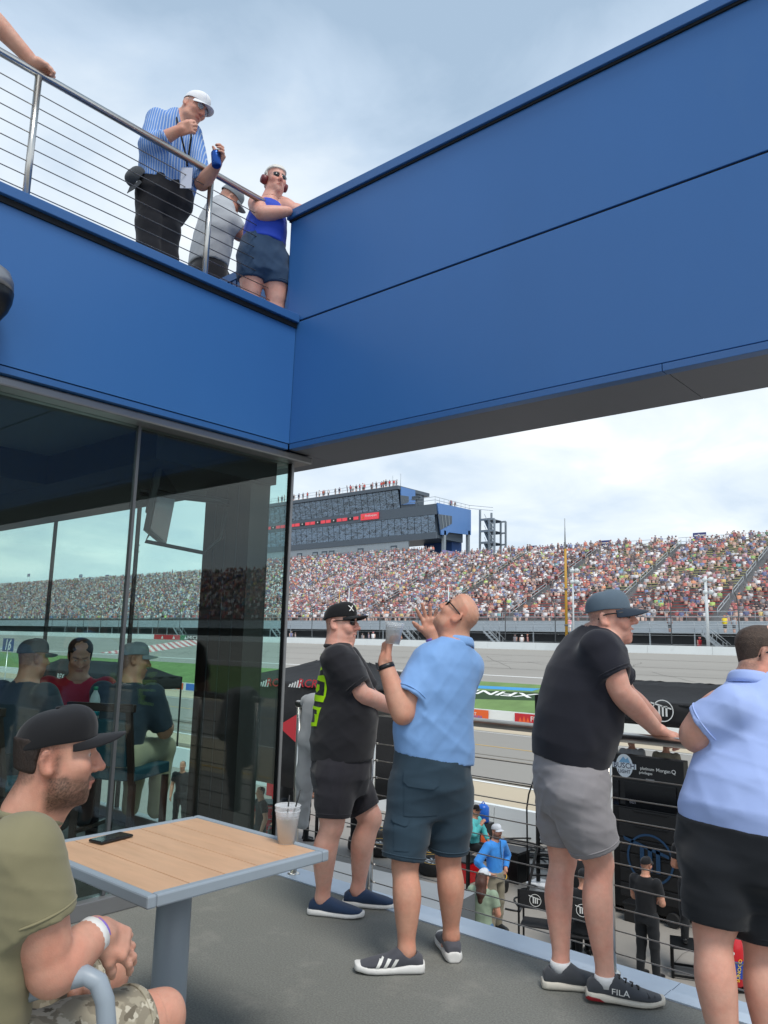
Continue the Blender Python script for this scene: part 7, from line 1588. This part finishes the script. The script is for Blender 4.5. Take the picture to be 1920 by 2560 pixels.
zl = (float(ony(1657, 1777, 14.55)[2])); m_logo((float(ony(1657, 1777, 14.55)[0]), 14.55, zl), (1, 0, 0), (0, 0, 1), .2, 'white_paint', tA)
q0, q1 = ony(545, 1700, 10.8), ony(806, 1700, 10.8)
tB = canopy('canopy_tent', q0[0], q1[0] + 1.2, 10.8, 14.0, -1.35, .62, 1.05, 'black pit tent with sponsor lettering beside the glass wall', 'black_cloth')
def rcr(px, py, y=10.74):
    p = ony(px, py, y); mb = MB()
    for k in range(5): x_ = p[0] - .36 + k * .075; hh = .05 + .022 * k; mb.add([(x_, y, p[2] - .09), (x_ + .045, y, p[2] - .09), (x_ + .085, y, p[2] - .09 + hh * 1.2), (x_ + .04, y, p[2] - .09 + hh * 1.2)], [(0, 1, 2, 3)])
    mb.build('logo_stripes', 'white_paint', tB); text('lettering', 'RCR', (p[0] + .2, y, p[2]), (1, 0, 0), (0, 0, 1), .22, 'red_paint', tB, .01, sx=1.3, skew=.25)
rcr(752, 1708); rcr(672, 1706)
p = ony(603, 1704, 10.74); MB().box((p[0] - .12, 10.73, p[2] - .03), (p[0] + .12, 10.738, p[2] + .03)).build('badge_mark', mat('gold', '#b9a066', .3, metal=.7), tB); text('lettering', 'CHEVROLET', (p[0], 10.735, p[2] - .14), (1, 0, 0), (0, 0, 1), .05, 'white_paint', tB)
p = ony(742, 1821, 10.72); MB().add([(p[0] - .55, 10.72, p[2]), (p[0] + .1, 10.72, p[2] - .32), (p[0] + .75, 10.72, p[2]), (p[0] + .1, 10.72, p[2] + .32)], [(0, 1, 2, 3)]).build('red_diamond', 'red_paint', tB)
text('lettering', 'O', (p[0] + .13, 10.715, p[2]), (1, 0, 0), (0, 0, 1), .34, 'white_paint', tB, .03)
q0, q1 = ony(60, 1760, 19.5), ony(330, 1760, 19.5)
tC = canopy('canopy_tent', q0[0], q1[0], 19.5, 22, .0 - .9, -.35, .2, 'black pit canopy seen through the tinted glass', 'black_cloth'); text('lettering', 'RFX', (float(ony(140, 1805, 19.4)[0]), 19.42, -.62), (1, 0, 0), (0, 0, 1), .4, 'white_paint', tC)

# director chairs with logo backs
def director(px, py, yaw, label, sitter=None):
    c = pt(px, py, 0); f = np.array([math.cos(yaw), math.sin(yaw), 0]); r = np.cross(f, UPV); o = empty('director_chair', c, label, 'chair'); P = lambda a, b, z: c + f * a + r * b + UPV * z
    for b in (-.27, .27):
        MB().bar(P(-.24, b, 0), P(-.24, b, 1.05), .03, .03, up=f).build('back_post', 'black_metal', o); MB().bar(P(.24, b, 0), P(.24, b, .72), .03, .03, up=f).build('front_post', 'black_metal', o)
        MB().bar(P(-.26, b, .72), P(.28, b, .72), .05, .025).build('armrest', 'black_metal', o); MB().bar(P(-.24, b, .03), P(.24, b, .03), .03, .03).build('runner', 'black_metal', o)
    MB().obox(P(0, 0, .50), f * .22, r * .26, UPV * .012).build('seat', 'black_cloth', o, .006); MB().obox(P(-.24, 0, .92), f * .008, r * .29, UPV * .14).build('backrest', 'black_cloth', o, .004)
    m_logo(P(-.255, 0, .92), r, UPV, .095, 'white_paint', o); return o, P, f
da = math.atan2(HEAD[1] + .35 * SIDE[1], HEAD[0] + .35 * SIDE[0])
director(1345, 2390, da, 'black folding director chair with white circle logo, left one'); o_, P_, f_ = director(1462, 2420, da, 'black folding director chair with white circle logo, right one')
stander(P_(-.05, 0, 0), f_, 'crew member in black seated in the right director chair', 'crew_black', 'crew_trousers', cap_m='cap_black', pose='front', h=.024, seat=.56)

# ladder and hoop stand by the cart
lb_ = pt(1336, 2262, 0); lt_ = at(1388, 2020, float(HEAD @ lb_) + .55); lad = empty('ladder', lb_, 'black perforated ladder leaning on the pit cart', 'ladder'); ls = nrm(np.cross(lt_ - lb_, HEAD)) * .0 + SIDE * .19
for q in (-1, 1): MB().bar(lb_ + ls * q, lt_ + ls * q, .035, .09, up=HEAD).build('side_rail', 'black_metal', lad)
for t in np.linspace(.08, .95, 9): c = lerp(lb_, lt_, t); MB().bar(c - ls, c + ls, .09, .03).build('rung', 'black_metal', lad)
hb_ = pt(1320, 2228, 0); hp = empty('hose_hoop_stand', hb_, 'slim black hose stand with a bent top near the ladder', 'stand'); Dh = float(HEAD @ hb_); MB().tube([hb_, at(1318, 2100, Dh), at(1317, 2020, Dh), at(1322, 1985, Dh), at(1334, 1950, Dh)], .018, 8).build('upright', 'black_metal', hp); MB().lathe(hb_, [(.16, 0), (.16, .02), (.02, .03)], 16).build('foot', 'black_metal', hp)
# tyres
def tyre(c, axis, label):
    o = empty('racing_wheel', c, label, 'wheel', 'wheels laid out in the pit stall'); a = nrm(axis)
    MB().lathe(c, [(.23, -.13), (.30, -.145), (.335, -.12), (.345, -.06), (.345, .06), (.335, .12), (.30, .145), (.23, .13), (.215, .10), (.215, -.10), (.23, -.13)], 36, a).build('tyre_wall', 'rubber', o)
    MB().lathe(c, [(.225, .10), (.21, .125), (.20, .10), (.19, -.08), (.06, -.02), (.05, .08), (.0, .085)], 28, a).build('rim', 'alloy', o)
    x = nrm(np.cross(a, [.3, .5, .2])); y = np.cross(a, x); mb = MB()
    for k in range(10): d = x * math.cos(k * .628) + y * math.sin(k * .628); MB().bar(np.asarray(c) + a * .085 + d * .05, np.asarray(c) + a * .10 + d * .20, .03, .02, up=a).build('spoke', 'silver', o)
    mb = MB(); ring(mb, np.asarray(c) + a * .1455, x, y, .305, .016, 40); mb.build('yellow_ring', 'yellow_paint', o)
for i, (px, py, lift) in enumerate(((1085, 2092, .15), (1085, 2165, .15), (1230, 2205, .15), (1075, 2128, .15))):
    c = pt(px, py, lift); tyre(c, nrm(UPV + HEAD * -.10 * i), ('racing wheel lying flat behind the bald man, farthest one', 'racing wheel lying flat behind the bald man, nearest one', 'racing wheel lying flat beside the long haired woman', 'racing wheel lying flat behind the bald man, middle one')[i])
# red fuel cans on a trolley
def fuel(px, py, label):
    c = pt(px, py, 0); o = empty('fuel_can', c, label, 'fuel can'); MB().lathe(c + UPV * .10, [(.0, 0), (.13, .0), (.15, .03), (.15, .50), (.14, .56), (.09, .68), (.055, .74), (.05, .84), (.07, .85), (.07, .90), (.03, .91)], 28).build('can_body', 'red_gloss', o)
    n_ = -nrm([HEAD[0] + .1, HEAD[1], 0]); G = [[c + UPV * z + .1515 * (math.cos(a) * n_ + math.sin(a) * np.cross(UPV, n_)) for z in (.22, .46)] for a in np.linspace(-.75, .75, 13)]; MB().grid(G).build('blue_label', mat('label_blue', '#22429c', .4), o)
    MB().tube([c + UPV * .62 + SIDE * .14, c + UPV * .78 + SIDE * .19, c + UPV * .92 + SIDE * .10], .014, 8).build('handle', 'red_gloss', o); text('lettering', 'SUNOCO', c + n_ * .158 + UPV * .34 + SIDE * .02, UPV * 1.0 + SIDE * .18, -SIDE, .075, mat('label_yellow', '#e8c531', .5), o, .015)
    disc_ = MB(); disc(disc_, c + n_ * .152 + UPV * .57 - SIDE * .06, SIDE, UPV, .025); disc_.build('white_mark', 'white_paint', o)
fuel(1838, 2478, 'red fuel can with blue and yellow label below the right-hand man'); fuel(1893, 2455, 'second red fuel can partly hidden behind the first')
tc_ = pt(1845, 2470, 0); tr = empty('fuel_trolley', tc_, 'black hand trolley carrying the red fuel cans', 'trolley'); MB().obox(tc_ + UPV * .06 + SIDE * .16, SIDE * .42, HEAD * .22, UPV * .02).build('tray', 'black_metal', tr)
for a in (-.25, .55): MB().bar(tc_ + SIDE * a - HEAD * .2, tc_ + SIDE * a - HEAD * .2 + UPV * .5, .025, .025).build('upright', 'black_metal', tr); MB().lathe(tc_ + SIDE * a - HEAD * .18 + UPV * .09, [(.09, -.02), (.09, .02)], 18, SIDE).build('wheel', 'rubber', tr)
MB().tube([tc_ - SIDE * .18 - HEAD * .25 + UPV * .02, tc_ - SIDE * .28 - HEAD * .25 + UPV * .75], .012, 6).build('prop_bar', 'steel', tr)
# jugs, tubs, hoses, covered cart
jb = pt(1208, 2055, .55); j_ = empty('water_jug', jb, 'blue plastic water jug standing by the pit wall', 'jug'); MB().lathe(jb, [(.13, 0), (.15, .02), (.15, .36), (.10, .42), (.05, .44)], 24).build('jug_body', mat('jug_blue', '#1f63c4', .35), j_); MB().tube([jb + UPV * .40 - SIDE * .07, jb + UPV * .50, jb + UPV * .40 + SIDE * .07], .015, 8).build('handle', 'jug_blue', j_)
MB().box((jb[0] - .2, jb[1] - .2, GZ), (jb[0] + .2, jb[1] + .2, jb[2] - .002)).build('jug_stand', 'black_plastic', j_)
ob = pt(1213, 2085, .45); oo = empty('gas_bottle', ob - UPV * .45, 'orange gas bottle beside the blue jug', 'bottle'); MB().lathe(ob - UPV * .45, [(.10, 0), (.11, .03), (.11, .40), (.07, .47), (.02, .50)], 20).build('bottle_body', 'orange_paint', oo)
for i, (px, py) in enumerate(((1362, 2255), (1555, 2225))):
    c = pt(px, py, 0); crate('storage_tub', (c[0] - .28, c[1] - .2, GZ), (c[0] + .28, c[1] + .2, GZ + .32), 'clear_plastic', ('clear plastic tub beside the ladder', 'clear plastic tub at the foot of the pit cart')[i], 'tub')
for i, (px, py, rx) in enumerate(((1270, 2120, 1.0), (1300, 2145, 1.3))):
    c = pt(px, py, .03); hs = MB(); pts = [c + SIDE * rx * .9 * math.cos(a * (1 + .02 * a)) + HEAD * .8 * math.sin(a) + UPV * .012 * a / 3 for a in np.linspace(0, 4.6 * math.pi, 70)]; hs.tube(pts, .022, 8); tag(hs.build('air_hose', 'black_plastic'), ('coiled black air hose on the pit ground, far coil', 'coiled black air hose on the pit ground, near coil')[i], 'hose')
zc = -2.15; A_, B_ = onz(800, 2142, zc), onz(1188, 2232, zc); n_ = nrm(np.cross(B_ - A_, UPV)); 
if n_ @ HEAD > 0: n_ = -n_
cv = empty('covered_cart', (lerp(A_, B_, .5) * [1, 1, 0]) + UPV * GZ, 'low cart under a grey fabric cover just below the deck edge', 'cart')
G = [[lerp(A_, B_, t) + n_ * s_ + UPV * (-.03 * math.sin(t * 9) * math.sin(s_ * 5)) for s_ in np.linspace(0, 2.0, 9)] for t in np.linspace(0, 1, 25)]
MB().grid(G).build('cover_top', mat('cover_grey', '#8b8f92', .75, var=(2, .05), bump=(3, .2, .03)), cv)
for (a, b) in ((A_, B_), (B_, B_ + n_ * 2.0), (A_ + n_ * 2.0, A_)):
    G = [[lerp(a, b, t) + UPV * (-.006 - z) + n_ * 0 for z in np.linspace(0, zc - GZ - .05, 5)] for t in np.linspace(0, 1, 13)]; MB().grid(G).build('cover_side', 'grey_cloth', cv)
# things seen through the glass at the left
for i, (px, py, F_, m_, hm, lb, cp_) in enumerate(((607, 1958, SIDE, 'crew_black', None, 'crew member in black and red shirt seen through the corner glass', 'cap_black'), (655, 1970, -SIDE + HEAD * -.5, 'crew_black', 'hair_dark', 'crew member with sunglasses seated beyond the corner glass', None), (458, 1905, -HEAD, 'crew_black', 'hair_dark', 'bearded crew member in black uniform seen beside the dark column', None), (688, 2028, SIDE * .9 + HEAD * .3, 'crew_black', None, 'boy in black cap with red backpack straps below the railing', 'cap_black'))):
    o, Hh, Q_, R_ = stander(pt(px, py, 1.72), F_, lb, m_, 'crew_trousers', cap_m=cp_, hair_m=hm, h=.021, pose='down' if i else 'front')
    if i == 3:
        for q in (-1, 1): MB().tube([Q_(-.13, q * .10, 1.42), Q_(-.02, q * .11, 1.475), Q_(.125, q * .10, 1.36), Q_(.14, q * .11, 1.15)], .022, 6, flat=.4).build('strap', mat('strap_red', '#8f1f3a', .7), o)
def tool_cart(px, py, w_, h_, label):
    c = pt(px, py, 0); o = empty('tool_cart', c, label, 'cart'); MB().obox(c + UPV * (h_ / 2 + .08), SIDE * w_ / 2, HEAD * .3, UPV * h_ / 2).build('cabinet', 'red_gloss', o, .02)
    for k in range(3): MB().obox(c + UPV * (.15 + (k + .5) * h_ / 3.2) - HEAD * .305, SIDE * w_ * .45, HEAD * .006, UPV * h_ / 7.5).build('drawer', 'red_paint', o); MB().obox(c + UPV * (.15 + (k + .75) * h_ / 3.2) - HEAD * .318, SIDE * w_ * .3, HEAD * .006, UPV * .01).build('drawer_handle', 'silver', o)
    for a in (-.4, .4): MB().lathe(c + SIDE * a * w_ + UPV * .06, [(.06, -.02), (.06, .02)], 14, SIDE).build('caster', 'rubber', o)
    MB().obox(c + UPV * (h_ + .10), SIDE * w_ * .52, HEAD * .31, UPV * .02).build('lid', 'black_plastic', o)
tool_cart(650, 2105, 1.1, .85, 'red tool cart under the black tent, seen through the corner glass'); tool_cart(720, 2040, .9, .95, 'red tool cart behind the railing end'); 
sc_ = pt(662, 1975, .0); 
st_ = pt(715, 2012, 1.0); so2 = empty('race_car_seat', st_ - UPV * 1.0, 'black moulded race seat standing among the red carts', 'seat'); S = SDF(); S.loft([(st_ + UPV * -.1, SIDE, .2, .16, .1), (st_ + UPV * .2, SIDE, .2, .08, .10), (st_ + UPV * .5, SIDE, .15, .06, .09), (st_ + UPV * .62, SIDE, .08, .05, .06)], .03); S.chain([st_, st_ - HEAD * .3 - UPV * .02], [.17, .15], .05); V, Q = S.mesh(.02); sdf_obj('shell', V, Q, 'black_plastic', so2); MB().lathe(st_ - UPV * 1.0, [(.25, 0), (.25, .03), (.05, .06), (.05, .85)], 16).build('stand', 'black_metal', so2)
sg_ = ony(20, 1612, 17.6); ns = empty('number_sign', (sg_[0], 17.6, GZ), 'white pit sign with number 16 on a pole, seen through the glass', 'sign'); MB().box((sg_[0] - .6, 17.6, sg_[2] - .32), (sg_[0] + .6, 17.62, sg_[2] + .32)).build('board', mat('sign_blue', '#2d4b7a', .5), ns); text('number', '16', (sg_[0] + .02, 17.595, sg_[2] - .02), (1, 0, 0), (0, 0, 1), .75, 'white_paint', ns, .02, skew=.2); MB().tube([(sg_[0], 17.61, GZ), (sg_[0], 17.61, sg_[2] - .2)], .03, 8).build('pole', 'steel', ns)
fg = ony(612, 1655, 13); fl = empty('orange_flag', (fg[0], 13, GZ), 'orange flag on a pole seen through the corner glass', 'flag'); G = [[(fg[0] - .22 + .44 * t, 13 + .02 * math.sin(t * 7), fg[2] + .17 * s_ + .07 * t - .05) for s_ in np.linspace(-1, 1, 3)] for t in np.linspace(0, 1, 8)]; r_ = MB().grid(G).build('cloth', 'orange_paint', fl); md = r_.modifiers.new('s', 'SOLIDIFY'); md.thickness = .004; MB().tube([(fg[0] - .23, 13, GZ), (fg[0] - .23, 13, fg[2] + .3)], .018, 6).build('pole', 'black_metal', fl)

# more gear in the pit stalls
gear = [(1130, 2150, .5, .5, 'red_gloss', 'red parts box beside the flat wheels'), (1285, 2200, .5, .6, 'black_metal', 'black compressor box left of the ladder'), (1165, 2200, .45, .4, 'red_gloss', 'red cool box beside the long haired woman'), (1760, 2300, .5, .7, 'black_metal', 'black drawer unit left of the fuel cans'), (1880, 2350, .5, .8, 'red_gloss', 'red cabinet behind the fuel cans'), (1600, 2300, .4, .3, 'black_plastic', 'small black case at the feet of the polo man'), (1432, 2205, .9, .55, 'black_plastic', 'black flight case by the ladder'), (1500, 2215, .7, .8, 'black_metal', 'tall black parts cabinet beside the clear tub'), (1120, 2075, .8, .45, 'black_plastic', 'low black case beside the turquoise crew member'), (1565, 2120, .6, 1.1, 'black_metal', 'black drawer tower against the pit cart'),
        (700, 1990, .8, .8, 'red_gloss', 'red equipment locker under the left tent'), (770, 1960, .9, 1.0, 'black_metal', 'black cabinet under the left tent, behind the man in black'), (800, 1990, .6, .5, 'red_gloss', 'small red case under the left tent'), (900, 2000, .7, .5, 'black_plastic', 'black case between the two men'),
        (640, 1930, .8, 1.1, 'black_metal', 'tall black cabinet deep under the left tent'), (1450, 2290, .5, .35, 'clear_plastic', 'clear parts bin between the director chairs'), (1640, 2200, .7, .4, 'black_plastic', 'black case at the foot of the cart, right of the polo man')]
for px, py, w_, h_, m_, lb in gear:
    c = pt(px, py, 0); crate('equipment_case', (c[0] - w_ / 2, c[1] - .25, GZ), (c[0] + w_ / 2, c[1] + .25, GZ + h_), m_, lb, 'case', 'black_plastic')
for i, (px, py) in enumerate(((930, 2085), (955, 2120), (905, 2110))): tyre(pt(px, py, .15), nrm(UPV + SIDE * .05 * i), ('racing wheel lying flat between the two men, farthest', 'racing wheel lying flat between the two men, right', 'racing wheel lying flat between the two men, left')[i])
for i, (x0_, y0_, x1_, y1_) in enumerate(((1150, 2100, 1420, 2190), (1240, 2260, 1420, 2230), (860, 2060, 1100, 2050))):
    a, b = pt(x0_, y0_, .015), pt(x1_, y1_, .015); n_ = np.cross(nrm(b - a), UPV); pts = [lerp(a, b, t) + n_ * (.35 * math.sin(t * 7 + i) + .15 * math.sin(t * 17)) for t in np.linspace(0, 1, 40)]; tag(MB().tube(pts, .018, 6).build('ground_cable', 'black_plastic'), ('black cable snaking from the wall to the cart', 'short black cable near the woman in sage', 'black cable on the ground behind the two men')[i], 'cable')
for i, (px, py, F_, m_, lb, cp_) in enumerate(((770, 1920, SIDE, 'crew_black', 'crew member in black beneath the left tent, behind the man in black', 'cap_black'), (900, 1945, -HEAD, 'polo_red', 'crew member in red seen between the two men', 'cap_black'), (1450, 2105, HEAD, 'crew_black', 'crew member in black by the cart, behind the leaning man', 'cap_black'))):
    stander(pt(px, py, 1.75), F_, lb, m_, 'crew_trousers', cap_m=cp_, h=.02, pose='front')
